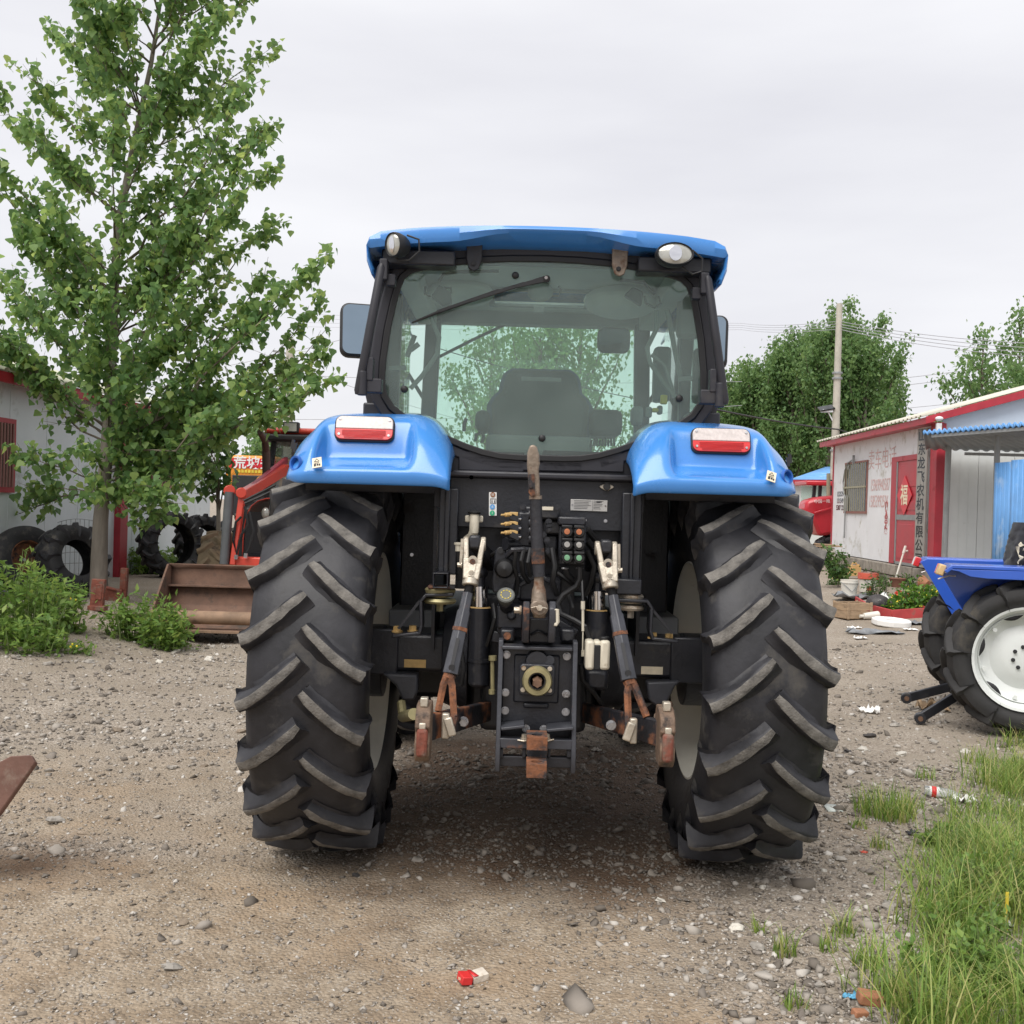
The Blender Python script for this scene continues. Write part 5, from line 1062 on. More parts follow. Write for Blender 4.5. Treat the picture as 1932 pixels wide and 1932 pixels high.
for sx in (-.005, .006): m.b2((q_.x+sx-.002, q_.y-.001, q_.z-.007), (q_.x+sx+.002, q_.y, q_.z+.001)); m.b2((q_.x+sx-.0008, q_.y-.001, q_.z+.001), (q_.x+sx+.0008, q_.y, q_.z+.007))
m.build('sticker_diagram', K_INK, sp)
m = MB(); c = X2(1261, 309, 4.715); rt_ = Euler((0, R(.3), 0)).to_matrix(); m.box(c, (.163, .004, .050), rt_); dp = part(m, 'data_plate', K_PLATE, .001)
m = MB(); yy = c.y-.0035
for x0, x1, n_ in ((-.066, .012, 6), (.020, .068, 6)):
    for i in range(n_):
        z = c.z+.019-.0068*i; xe = x1-rnd.uniform(0, .02); m.b2((c.x+x0, yy, z), (c.x+xe, yy+.001, z+.0016))
m.b2((c.x+.033, yy, c.z+.014), (c.x+.056, yy+.001, c.z+.018)); m.b2((c.x+.0155, yy, c.z-.022), (c.x+.0165, yy+.001, c.z+.022)); m.build('plate_print', K_INK, dp)
m = MB()
for sx in (-.073, .074): bolt(m, c+Vector((sx, -.002, 0)), .0035)
m.build('plate_rivet', K_STEEL, dp, split=2)
m = MB(); c = X2(1358, 207, 4.715); m.prism([(c.x+a, c.z+b) for a, b in ((-.032, .0), (-.026, .006), (-.008, .014), (.008, .014), (.026, .006), (.032, 0), (.026, -.006), (.008, -.016), (-.008, -.016), (-.026, -.006))], c.y-.008, c.y); sk = part(m, 'trailer_socket', K_ZINC, .002)
m = MB(); m.cyl(c+Vector((0, -.02, 0)), c, .016, 18); m.box(c+Vector((0, -.012, .017)), (.03, .016, .008)); m.build('socket_cover', K_RUB, sk, bevel=.002)
# ================================================================== sheds, poles, wires
S_WALL = M('white_panel', (.76, .765, .78), .5, var=.05, scale=2, dirt=(.50, .48, .43), dirt_amt=.40, dirt_scale=2.6, bump=.05, bscale=8, worldco=True)
S_WALLG = M('grey_panel', (.63, .655, .645), .5, var=.05, scale=2, dirt=(.38, .38, .35), dirt_amt=.2, dirt_scale=3, worldco=True)
S_GABLE = M('bluish_gable_panel', (.60, .69, .80), .5, var=.05, scale=2, worldco=True)
S_RED = M('red_trim', (.40, .028, .045), .42, var=.15, scale=4, dirt=(.25, .05, .05), dirt_amt=.3, dirt_scale=3, worldco=True)
S_DOOR = M('red_door', (.42, .03, .045), .38, var=.12, scale=3, dirt=(.30, .07, .07), dirt_amt=.25, dirt_scale=4, worldco=True)
S_ROOF = M('cream_roof_sheet', (.60, .57, .48), .55, var=.08, scale=2, dirt=(.42, .39, .32), dirt_amt=.3, dirt_scale=2, worldco=True)
S_ROOFL = M('olive_roof_sheet', (.50, .50, .38), .6, var=.1, scale=2, dirt=(.33, .33, .25), dirt_amt=.35, dirt_scale=2, worldco=True)
S_STONE = M('plinth_mortar', (.24, .215, .18), .95, var=.25, scale=6, bump=.8, bscale=25, worldco=True)
S_BLOCK = M('plinth_stone', (.28, .25, .21), .95, var=.35, scale=5, bump=.8, bscale=30, worldco=True)
S_BLUE = M('blue_sheet', (.13, .33, .66), .5, var=.12, scale=3, dirt=(.36, .50, .68), dirt_amt=.4, dirt_scale=2, worldco=True)
S_BLUEU = M('grey_sheet_underside', (.25, .27, .29), .6, var=.1, scale=3, worldco=True)
S_BAR = M('olive_bars', (.33, .31, .22), .6, var=.15, scale=9)
S_DARK = M('dark_pane', (.03, .033, .035), .12, var=.2, scale=3)
S_WOODF = M('window_frame_brown', (.28, .13, .11), .7, var=.2, scale=6)
S_GALV = M('galvanised', (.30, .31, .31), .5, .4, var=.15, scale=6)
S_SIGN = M('weathered_sign_board', (.30, .285, .26), .85, var=.25, scale=5, dirt=(.17, .16, .15), dirt_amt=.5, dirt_scale=4, worldco=True, stretch=(6, 6, .6))
S_CONC = M('concrete_pole', (.46, .43, .37), .9, var=.15, scale=5, bump=.2, bscale=40, worldco=True)
S_WIRE = M('wire_black', (.03, .03, .03), .6); S_WIREG = M('wire_grey', (.34, .34, .36), .6)
S_SPRAY = M('red_spray_paint', (.62, .42, .40), .8, var=.25, scale=9)
S_FU = M('poster_red', (.60, .02, .035), .35, var=.1, scale=6); S_GOLD = M('poster_gold', (.80, .70, .50), .45, var=.1)
def C6(x, y): return 1341.7+.3545*x, 550.8+.3545*y
AR = Vector((7.48, 18.8, 0)); RRZ = -math.atan(.037)
SHR = thing('panel_shed', AR, 'white panel shed with red door and red eave on the right', 'shed', rz=RRZ)
RM = Matrix.Rotation(RRZ, 3, 'Z'); RMi = RM.transposed()
def WR(px, py, x=0.):
    """pixel -> (distance along the long wall, height) on the wall plane local x = const"""
    v = P(px, py, 1.)-CAM; o_ = RMi @ (CAM-AR); dl = RMi @ v; t = (x-o_.x)/dl.x; p = o_+dl*t; return p.y, p.z
FLR, EAV, LEN = .70, 3.28, 6.9
# plinth with separate stones
m = MB(); m.b2((.06, -.2, -.3), (4.5, LEN+.1, FLR-.01)); pl = m.build('plinth', S_STONE, SHR, .01)
y_ = -.3
for row, (z0, z1) in enumerate(((.22, .46), (.46, .69))):
    y_ = -.30-.1*row
    while y_ < LEN:
        w = rnd.uniform(.28, .6); d_ = rnd.uniform(-.05, .02); mm = MB(); mm.b2((-.06+d_, y_+.008, z0+.006), (.10, min(y_+w, LEN+.1)-.008, z1-.006)); mm.build('plinth_stone', S_BLOCK, SHR, .02); y_ += w
x_ = .1
while x_ < 4.4:
    w = rnd.uniform(.3, .6); mm = MB(); mm.b2((x_, -.30+rnd.uniform(-.05, .02), .2), (x_+w-.015, -.15, .68)); mm.build('plinth_stone', S_BLOCK, SHR, .02); x_ += w
# wall panels
cuts = [0.0]
for cx in (1130, 978, 920, 838, 665):
    cuts.append(WR(*C6(cx, 900))[0])
cuts = sorted(set([0.06]+[c for c in cuts if .3 < c < LEN-.3]+[LEN]))
for a, b in zip(cuts[:-1], cuts[1:]):
    m = MB(); m.b2((0, a+.004, FLR), (.075, b-.004, EAV)); m.build('wall_panel', S_WALL, SHR, .004)
m = MB(); m.b2((.02, .0, FLR), (.07, LEN, EAV-.02)); m.build('wall_core', S_WALL, SHR)
k = 0
while k < 7:
    x0 = .10+k*.62; m = MB(); m.prism([(x0+.003, FLR), (x0+.617, FLR), (x0+.617, EAV+(x0+.617)*.30-.05), (x0+.003, EAV+x0*.30-.05)], .0, .07); m.build('gable_panel', S_WALLG, SHR, .003)
    for j in range(3): mm = MB(); mm.b2((x0+.13+j*.16, -.004, FLR), (x0+.145+j*.16, .002, 2.9)); mm.build('panel_rib', S_WALLG, SHR)
    k += 1
m = MB(); m.prism([(.06, 2.86), (4.4, 2.86), (4.4, EAV+.02+4.7*.30), (.06, EAV+.09)], -.02, -.006); m.build('gable_top', S_GABLE, SHR)
m = MB(); m.b2((.1, LEN-.05, FLR), (4.4, LEN, EAV)); m.build('far_wall', S_WALL, SHR)
# red post, corner strip and fascia
p0, p1 = WR(*C6(1170, 900))[0], WR(*C6(1212, 900))[0]
m = MB(); m.b2((-.06, -.12, FLR-.03), (.10, .20, EAV)); m.build('corner_post', S_RED, SHR, .01)
m = MB(); m.b2((-.02, LEN-.01, FLR-.1), (.06, LEN+.06, EAV)); m.build('far_corner_strip', S_RED, SHR)
m = MB(); m.b2((-.30, -.22, EAV-.03), (-.26, LEN+.25, EAV+.09)); m.b2((-.27, -.22, EAV-.01), (0.02, LEN+.25, EAV+.005)); m.build('eave_fascia', S_RED, SHR, .004)
m = MB(); m.prism([(-.30, EAV-.03), (-.30, EAV+.10), (4.6, EAV+.10+4.9*.30), (4.6, EAV-.06+4.9*.30)], -.24, -.21); m.build('gable_fascia', S_RED, SHR, .004)
def corr_roof(parent, x0, z0, x1, z1, ya, yb, mat, pitch=.23, rise=.03, name='roof', th=.012):
    mb = MB(); prof = []; y = ya
    while y < yb: prof += [(y, 0), (y+pitch*.55, 0), (y+pitch*.66, rise), (y+pitch*.89, rise)]; y += pitch
    rows = [[Vector((x, yy, z+dz)) for yy, dz in prof] for x, z in ((x0, z0), ((x0+x1)/2, (z0+z1)/2), (x1, z1))]
    mb.grid(rows); return mb.build(name, mat, parent, solid=th, smooth=20)
corr_roof(SHR, -.34, EAV+.105, 4.4, EAV+.105+4.74*.30, -.24, LEN+.3, S_ROOF); corr_roof(SHR, 4.4, EAV+.105+4.74*.30, 9, EAV+.1, -.24, LEN+.3, S_ROOF, name='far_roof')
# window with bars
def wrect(pts, x=0.):
    q_ = [WR(*C6(*p), x) for p in pts]; return min(a for a, b in q_), max(a for a, b in q_), min(b for a, b in q_), max(b for a, b in q_)
y0, y1, z0, z1 = wrect([(722, 920), (828, 1168)])
m = MB(); m.b2((-.012, y0, z0), (.0, y1, z1)); wd = m.build('window', S_DARK, SHR)
m = MB(); m.b2((-.035, y0-.04, z0-.05), (-.005, y1+.04, z0)); m.b2((-.035, y0-.04, z1), (-.005, y1+.04, z1+.04)); m.b2((-.03, y0-.03, z0), (-.005, y0, z1)); m.b2((-.03, y1, z0), (-.005, y1+.03, z1)); m.build('window_frame', S_WOODF, wd)
nb = 11
for i in range(nb): m = MB(); yy = y0+(y1-y0)*(i+.5)/nb; m.b2((-.06, yy-.011, z0), (-.047, yy+.011, z1)); m.build('window_bar', S_BAR, wd)
m = MB(); m.b2((-.065, y0, (z0+z1)/2-.02), (-.038, y1, (z0+z1)/2+.02)); m.build('cross_bar', S_BAR, wd)
# door
y0, y1, z0, z1 = wrect([(1000, 905), (1108, 1440)]); z0 = FLR
m = MB(); m.b2((-.03, y0, z0+.03), (.0, y1, z1)); dr = m.build('door', S_DOOR, SHR, .004)
wdt = y1-y0
m = MB(); m.b2((-.05, y1, z0), (-.0, y1+.30, z1+.10)); m.b2((-.05, y0-.06, z1), (0, y1+.0, z1+.10)); m.build('door_frame', S_RED, SHR, .004)
m = MB(); m.b2((-.045, y1-.07, z0), (-.02, y1, z1)); m.b2((-.045, y0, z0), (-.02, y0+.05, z1)); m.b2((-.045, y0, z0), (-.02, y1, z0+.05)); m.b2((-.042, y0, z0+.86), (-.02, y1, z0+.96)); m.build('door_rail', S_GALV, dr, split=1)
mid = z0+.91
m = MB(); m.b2((-.04, y0+.10, z0+.12), (-.028, y1-.12, mid-.13)); m.b2((-.04, y0+.10, mid+.14), (-.028, y1-.12, mid+.30)); m.b2((-.04, y0+.10, z1-.50), (-.028, y1-.12, z1-.08)); m.build('door_panel', S_DOOR, dr, .01, split=1)
m = MB(); m.b2((-.075, y0+.05, mid+.1), (-.04, y0+.09, mid+.26)); m.build('door_handle', S_DARK, dr)
yc, zc = WR(*C6(1043, 1083)); hw_, hz = .43, .38
m = MB(); m.prism([(yc-hw_, zc), (yc, zc-hz), (yc+hw_, zc), (yc, zc+hz)], -.055, -.047, axis='x'); po = m.build('diamond_poster', S_FU, dr)
o = obj('lettering', text_mesh('福', .42, S_GOLD, .002, bold=.006), po); o.matrix_local = Matrix.Translation((-.058, yc, zc-.02)) @ Matrix(((0, 0, -1, 0), (-1, 0, 0, 0), (0, 1, 0, 0), (0, 0, 0, 1)))
def wall_text(body, cx, cy, size, mat, x=-.004, vertical=False, bold=0., sx=1., rot=0, line=None):
    yy, zz = WR(*C6(cx, cy), x); me = text_mesh(body, size, mat, .0015, vertical=vertical, bold=bold)
    o = obj('lettering', me, SHR); o.matrix_local = Matrix.Translation((x, yy, zz)) @ Matrix(((0, 0, -1, 0), (-1, 0, 0, 0), (0, 1, 0, 0), (0, 0, 0, 1))) @ Matrix.Rotation(rot, 4, 'Z') @ Matrix.Scale(sx, 4, (1, 0, 0)); return o
wall_text('卖车电话', 908, 895, .47, S_SPRAY, sx=1.0, bold=-.004); wall_text('15969940587', 898, 1030, .36, S_SPRAY, sx=.66); wall_text('15853992506', 890, 1118, .36, S_SPRAY, sx=.66)
wall_text('153539\n131549\n5387 22', 686, 1113, .16, S_DARK, sx=1.2, bold=.004)
wall_text('出入平安', 931, 1205, .16, M('small_red_banner', (.45, .09, .09), .7), vertical=True, bold=.02)
# hanging sign board beside the door
ys0, zs0 = WR(*C6(1150, 785)); ys1, zs1 = WR(*C6(1110, 1465)); yc = WR(*C6(1128, 1100), -.09)[0]
SB = MB(); SB.b2((-.015, -.15, FLR+.02), (.015, .15, EAV-.06)); sg = SB.build('sign_board', S_SIGN, None, .004); sg.location = AR+RM @ Vector((-.12, yc, 0)); sg.rotation_euler = (0, 0, RRZ+R(15)); tag(sg, 'tall weathered board with a column of Chinese characters beside the red door', 'sign')
chars = '山东龙飞农机有限公司'; n_ = len(chars)
for i, ch in enumerate(chars):
    zz = EAV-.20-(EAV-FLR-.35)*i/(n_-1); o = obj('lettering', text_mesh(ch, .23, S_DARK, .001, bold=.004), sg); o.matrix_local = Matrix.Translation((-.0175, .01, zz)) @ Matrix(((0, 0, -1, 0), (-1, 0, 0, 0), (0, 1, 0, 0), (0, 0, 0, 1)))
# bent cable pipe by the window and lamp at the gable
m = MB(); pts = [(760, 890), (730, 908), (712, 950), (703, 1010), (705, 1060), (715, 1100), (712, 1200), (708, 1310)]; q_ = [WR(*C6(*p), -.05) for p in pts]; m.tube([Vector((-.05, a, b)) for a, b in q_], .018, 8); a, b = WR(*C6(762, 893), -.05); m.b2((-.10, a-.05, b-.10), (-.05, a-.02, b+.10)); m.build('cable_pipe', S_GALV, SHR)
m = MB(); m.ball((-.1, -.30, EAV+.06), .07, 12, 8, (1, 1, .6)); m.b2((-.14, -.33, EAV-.16), (-.06, -.26, EAV-.02)); m.build('eave_lamp', S_WALL, SHR)
# canopy on the gable side
cz = 2.84
ca = P(*C6(1130, 760), 17.4); cb2 = P(1990, 800, 15.2)
CN = thing('sheet_canopy', (ca.x, ca.y, 0), 'blue corrugated sheet canopy fixed to the end of the white shed', 'canopy')
mb = MB(); nseg = 24; back_a = Vector((7.2, 18.62, 2.80)); back_b = Vector((11.4, 18.45, 2.80)); R1, R2 = [], []
for i in range(nseg*4):
    t = i/(nseg*4-1); ph = i % 4; dz = .028 if ph in (1, 2) else 0
    f = ca+(cb2-ca)*t; bk = back_a+(back_b-back_a)*t; R1.append(Vector(f)+Vector((0, 0, dz))-CN.location); R2.append(bk+Vector((0, 0, dz))-CN.location)
mb.grid([R1, [(a+b)/2 for a, b in zip(R1, R2)], R2]); o = mb.build('canopy_sheet', [S_BLUEU], CN, solid=.008, smooth=20)
m = MB(); 
for i in range(0, nseg*4-4, 4):
    a, b = R1[i], R1[i+3]; c_ = R1[min(i+4, len(R1)-1)]; dn = Vector((0, -.005, 0)); u1 = Vector((0, 0, -.01)); tp = Vector((0, .03, .05))
    m.add([a+dn+u1, R1[i+1]+dn+u1, R1[i+1]+tp, a+tp], [(0, 1, 2, 3)]); m.add([R1[i+1]+dn+u1, R1[i+2]+dn+u1, R1[i+2]+tp, R1[i+1]+tp], [(0, 1, 2, 3)]); m.add([R1[i+2]+dn+u1, R1[i+3]+dn+u1, R1[i+3]+tp, R1[i+2]+tp], [(0, 1, 2, 3)]); m.add([R1[i+3]+dn+u1, c_+dn+u1, c_+tp, R1[i+3]+tp], [(0, 1, 2, 3)])
m.build('canopy_edge', S_BLUE, CN, solid=.006)
m = MB(); a = P(*C6(1265, 800), 18.3)-CN.location; b = P(*C6(1233, 1385), 18.3)-CN.location; m.cyl(a, Vector((a.x-.02, a.y, .55)), .05, 12); m.build('down_pipe', S_GALV, CN)
m = MB(); a = P(*C6(1525, 770), 16.9)-CN.location; m.cyl(a+Vector((0, 0, .15)), Vector((a.x, a.y, .3)), .045, 12); m.build('canopy_post', S_GALV, CN)
m = MB(); m.bar(back_a-CN.location+Vector((.6, -.2, -.06)), back_b-CN.location+Vector((0, -.2, -.06)), .05, .05); f0 = ca+(cb2-ca)*.1-CN.location; m.bar(f0+Vector((0, .1, -.03)), cb2-CN.location+Vector((0, .1, -.03)), .05, .05); m.build('canopy_beam', S_GALV, CN, split=1)
# blue corrugated fence sheet
fa = P(*C6(1503, 1150), 16.6); fb = P(2010, 1000, 14.6)
FN = thing('sheet_fence', (fa.x, fa.y, 0), 'faded blue corrugated steel fence under the canopy', 'fence')
zt = P(*C6(1512, 910), 16.6).z
nsh = 4
for s_ in range(nsh):
    mb = MB(); r0, r1 = [], []
    for i in range(17):
        t = (s_+i/16)/nsh; ph = i % 4; p = fa+(fb-fa)*t; off = Vector((-.0, -.04 if ph in (1, 2) else 0, 0)); r0.append(Vector((p.x, p.y, .25))+off-FN.location); r1.append(Vector((p.x, p.y, zt+.02*s_))+off-FN.location)
    mb.grid([r0, r1]); mb.build('fence_sheet', S_BLUE, FN, solid=.006, smooth=20)

# ------------------------------------------------------------------ left shed
SLW = thing('panel_shed', (-6.2, 16.8, 0), 'long white panel shed with red eave behind the poplar on the left', 'shed', rz=-math.atan(.06))
LRM = Matrix.Rotation(-math.atan(.06), 3, 'Z'); LRMi = LRM.transposed(); LO = Vector((-6.2, 16.8, 0))
def WL(px, py, x=0.):
    v = P(px, py, 1.)-CAM; o_ = LRMi @ (CAM-LO); dl = LRMi @ v; t = (x-o_.x)/dl.x; p = o_+dl*t; return p.y, p.z
S_WALL2 = M('pale_blue_white_panel', (.66, .71, .725), .55, var=.06, scale=1.5, dirt=(.40, .42, .40), dirt_amt=.3, dirt_scale=2, worldco=True)
LE = 3.02; ya, yb = -9.0, WL(398, 900)[0]
y_ = ya
while y_ < yb-.1:
    y2 = min(y_+.95, yb); m = MB(); m.b2((-.08, y_+.004, .1), (0, y2-.004, LE)); m.build('wall_panel', S_WALL2, SLW, .004); y_ += .95
m = MB(); m.b2((-.075, ya, .1), (-.02, yb, LE)); m.build('wall_core', S_WALL2, SLW)
m = MB(); m.prism([(-6, .1), (-.06, .1), (-.06, LE), (-3, LE+.75), (-6, LE)], yb-.06, yb-.002); m.build('end_wall', S_WALL2, SLW)
m = MB(); m.b2((.24, ya, LE-.09), (.28, yb+.2, LE+.04)); m.b2((-.05, ya, LE-.02), (.25, yb+.2, LE)); m.build('eave_fascia', S_RED, SLW, .004)
corr_roof(SLW, .32, LE+.05, -3.0, LE+.05+3.32*.27, ya, yb+.25, S_ROOFL, pitch=.3); corr_roof(SLW, -3.0, LE+.05+3.32*.27, -6.3, LE, ya, yb+.25, S_ROOFL, pitch=.3, name='far_roof')
a, b = WL(216, 950)[0], WL(231, 950)[0]
m = MB(); m.b2((-.01, a, .1), (.10, b, LE)); m.build('red_post', S_RED, SLW, .01)
for (x0, x1, y0, y1) in ((-45, 20, 795, 918), (268, 324, 832, 912)):
    ca_, cb_2 = WL(x0, (y0+y1)/2)[0], WL(x1, (y0+y1)/2)[0]; xm = (x0+x1)/2; zb_, zt_ = WL(xm, y1)[1], WL(xm, y0)[1]
    m = MB(); m.b2((.0, ca_, zb_), (.012, cb_2, zt_)); w = m.build('window', S_DARK, SLW)
    m = MB(); m.b2((.003, ca_-.05, zb_-.07), (.04, cb_2+.05, zb_)); m.b2((.003, ca_-.05, zt_), (.04, cb_2+.05, zt_+.06)); m.b2((.003, ca_-.05, zb_), (.04, ca_, zt_)); m.b2((.003, cb_2, zb_), (.04, cb_2+.05, zt_)); m.build('window_frame', S_RED if x0 < 0 else S_WOODF, w)
    for i in range(11): m = MB(); yy = ca_+(cb_2-ca_)*(i+.5)/11; m.b2((.045, yy-.014, zb_), (.06, yy+.014, zt_)); m.build('window_bar', S_WOODF, w)

# ------------------------------------------------------------------ poles and wires
def pole(pxt, pyt, pxb, d, rt, rb, label, name='utility_pole'):
    t_ = P(pxt, pyt, d); b_ = P(pxb, 960, d); m = MB(); m.cyl(Vector((b_.x-t_.x, 0, 0)), Vector((0, 0, t_.z)), rb, 16, rt)
    o = thing(name, (t_.x, t_.y, 0), label, 'utility pole'); m.build('pole_shaft', S_CONC, o, smooth=60)
    m = MB()
    for k in (.45, .47, .72, .74): m.lathe([(-.03, rb*1.02), (0, rb*1.06), (.03, rb*1.02)], Vector((b_.x-t_.x, 0, 0)).lerp(Vector((0, 0, t_.z)), k), 'z', 16)
    m.build('pole_band', S_GALV, o, split=1); return o
PR = pole(1584, 573, 1572, 31, .085, .14, 'tall concrete utility pole rising behind the right shed')
m = MB(); q_ = P(1559, 770, 31)-PR.location; m.box(q_, (.42, .3, .04), (R(25), R(-12), 0)); SLp = m.build('solar_panel', S_DARK, PR); m = MB(); m.bar(q_, P(1574, 800, 31)-PR.location, .03, .03); m.box(q_+Vector((.02, 0, -.08)), (.3, .2, .08)); m.build('lamp_bracket', S_WALL, PR)
PL = pole(548, 640, 541, 27, .10, .14, 'concrete utility pole behind the red loader tractor on the left')
m = MB(); q_ = P(515, 662, 27)-PL.location; m.bar(q_, P(545, 668, 27)-PL.location, .05, .05); m.build('pole_arm', S_GALV, PL)
far = pole(1500, 845, 1500, 75, .09, .13, 'thin distant pole among the far poplars'); 
def wire(name, pts, r, mat, label, sag=.0, group=None):
    q_ = [P(*p) for p in pts]; out = []
    for a, b in zip(q_[:-1], q_[1:]):
        for i in range(13): t = i/12; p = a+(b-a)*t; p = p-Vector((0, 0, sag*4*t*(1-t))); out.append(p)
    m = MB(); o = tag(bpy.data.objects.new(name, None), label, 'wire', group); o.location = out[0]; 
    bpy.data.objects.remove(o)
    m.tube([p-out[0] for p in out], r, 5); o = m.build(name, mat, None); o.location = out[0]; return tag(o, label, 'wire', group)
for k in range(4):
    wire('power_line', [(560, 592+8*k, 75), (1400, 610+4*k, 62), (1582, 606+5*k, 31), (2000, 650+9*k, 26)], .009, S_WIREG, '%s of the four grey overhead wires strung to the concrete pole' % ('topmost', 'second from top', 'third from top', 'lowest')[k], .12, 'overhead wires to the concrete pole')
for k, (ya_, yb_) in enumerate(((745, 672), (760, 685), (795, 735), (806, 748))): wire('power_line', [(1300, ya_, 60), (2010, yb_, 60)], .016, S_WIREG, '%s of the distant power lines crossing the right sky' % ('topmost', 'second', 'third', 'lowest')[k], .3, 'distant power lines on the right')
for k, (a, b) in enumerate((((430, 690), (900, 560)), ((430, 640), (900, 800)), ((430, 700), (1400, 720)), ((430, 790), (1400, 765)))): wire('power_line', [(a[0], a[1], 40), (b[0], b[1], 40)], .010, S_WIREG, '%s crossing the sky left of the cab mirror' % ('wire rising to the right', 'wire falling to the right', 'upper level wire', 'lower level wire')[k], .2, 'wires left of the cab')
wire('cable_bundle', [(1340, 770, 24), (1580, 810, 30.7), (1660, 826, 34)], .022, S_WIRE, 'black cable bundle sagging from the cab side to the concrete pole', .05)
wire('cable_bundle', [(820, 655, 30), (1240, 760, 30)], .014, S_WIRE, 'dark cable seen through the cab glass', .1)

# ------------------------------------------------------------------ far blue-roofed shed on the right
BS = thing('far_shed', (P(1560, 900, 36).x, 36, 0), 'grey shed with blue sheet roof behind the red tractor', 'shed')
bx = lambda px, py, d: P(px, py, d)-BS.location
m = MB(); a = bx(1475, 925, 35); m.b2((a.x, -1, -.2), (a.x+5, 0, a.z+.2)); m.build('wall', S_WALLG, BS)
a, b, c_, d_ = bx(1492, 905, 34.8), bx(1610, 905, 34.8), bx(1640, 878, 40), bx(1558, 882, 40)
m = MB(); m.add([a, b, c_, d_], [(0, 1, 2, 3)]); m.build('blue_roof', S_BLUE, BS, solid=.05)
m = MB(); m.bar(a+Vector((-.1, -.05, -.08)), b+Vector((0, -.05, -.08)), .06, .14); m.build('red_eave', S_RED, BS)
# ================================================================== trees and weeds
HEART_V = np.array([(0, 0, 0), (-.40, .10, .05), (-.47, .38, .09), (0, 1, -.10), (.47, .38, .09), (.40, .10, .05), (0, .42, 0)], float)
HEART_T = np.array([(0, 6, 1), (1, 6, 2), (2, 6, 3), (3, 6, 4), (4, 6, 5), (5, 6, 0)])
NAR_V = np.array([(0, 0, 0), (-.15, .45, .03), (0, 1, -.12), (.15, .45, .03)], float); NAR_T = np.array([(0, 2, 1), (0, 3, 2)])
M_LEAF = leaf_mat('poplar_leaf', [(.09, .18, .07), (.13, .24, .085), (.18, .30, .095), (.25, .37, .11), (.37, .45, .14)], .55)
M_LEAF_FAR = leaf_mat('far_poplar_leaf', [(.10, .19, .075), (.14, .245, .09), (.18, .29, .105), (.235, .345, .12)], .5)
M_LEAF_DK = leaf_mat('shrub_leaf', [(.04, .095, .028), (.06, .13, .035), (.095, .18, .045), (.18, .24, .06)], .36)
M_WEED = leaf_mat('weed_leaf', [(.09, .175, .04), (.135, .24, .052), (.19, .30, .065), (.30, .38, .10)], .42)
M_BARK = M('poplar_bark', (.20, .175, .145), .9, var=.3, scale=9, bump=.7, bscale=40, stretch=(1, 1, .25))
M_TWIG = M('twig_bark', (.17, .14, .11), .85, var=.25, scale=9)
M_FLOW = M('yellow_flower', (.75, .60, .05), .7)
def leaf_cloud(cent, size, seed, V0=HEART_V, T0=HEART_T, droop=.9, jit=.0):
    """leaves hung at given points, tips down more or less"""
    r = np.random.RandomState(seed); n = len(cent)
    rot = rot_from(r.rand(n)*6.283, -droop + r.randn(n)*.55, r.randn(n)*.5)
    s = size*(.65+.6*r.rand(n))
    rv = np.clip(r.beta(2, 2.6, n), 0, 1)
    return instances(V0, T0, cent, rot, s, rv)
def limb_path(a, b, n, sag, wob, r):
    a = np.array(a); b = np.array(b); t = np.linspace(0, 1, n)[:, None]
    p = a+(b-a)*t
    p[:, 2] += -sag*np.linalg.norm(b-a)*(np.sin(t[:, 0]*np.pi))
    p[1:-1] += r.randn(n-2, 3)*wob*np.linalg.norm(b-a)
    return p
def twigs_along(path, r, per_m, tl, spread, start=.22):
    seg = np.diff(path, axis=0); L = np.linalg.norm(seg, axis=1); tot = L.sum(); n = max(2, int(per_m*tot))
    s = start+(1-start)*r.rand(n)**.85; cum = np.concatenate([[0], np.cumsum(L)])/tot
    out = []
    for k in range(n):
        i = min(len(L)-1, np.searchsorted(cum, s[k])-1); i = max(i, 0); f = (s[k]-cum[i])/max(cum[i+1]-cum[i], 1e-6)
        p = path[i]+seg[i]*f; d = seg[i]/L[i]; d = d + r.randn(3)*spread + np.array([0, 0, .35]); d /= np.linalg.norm(d)
        out.append((p, p+d*tl*(.4+.8*r.rand())*(1.15-.55*s[k])))
    return out
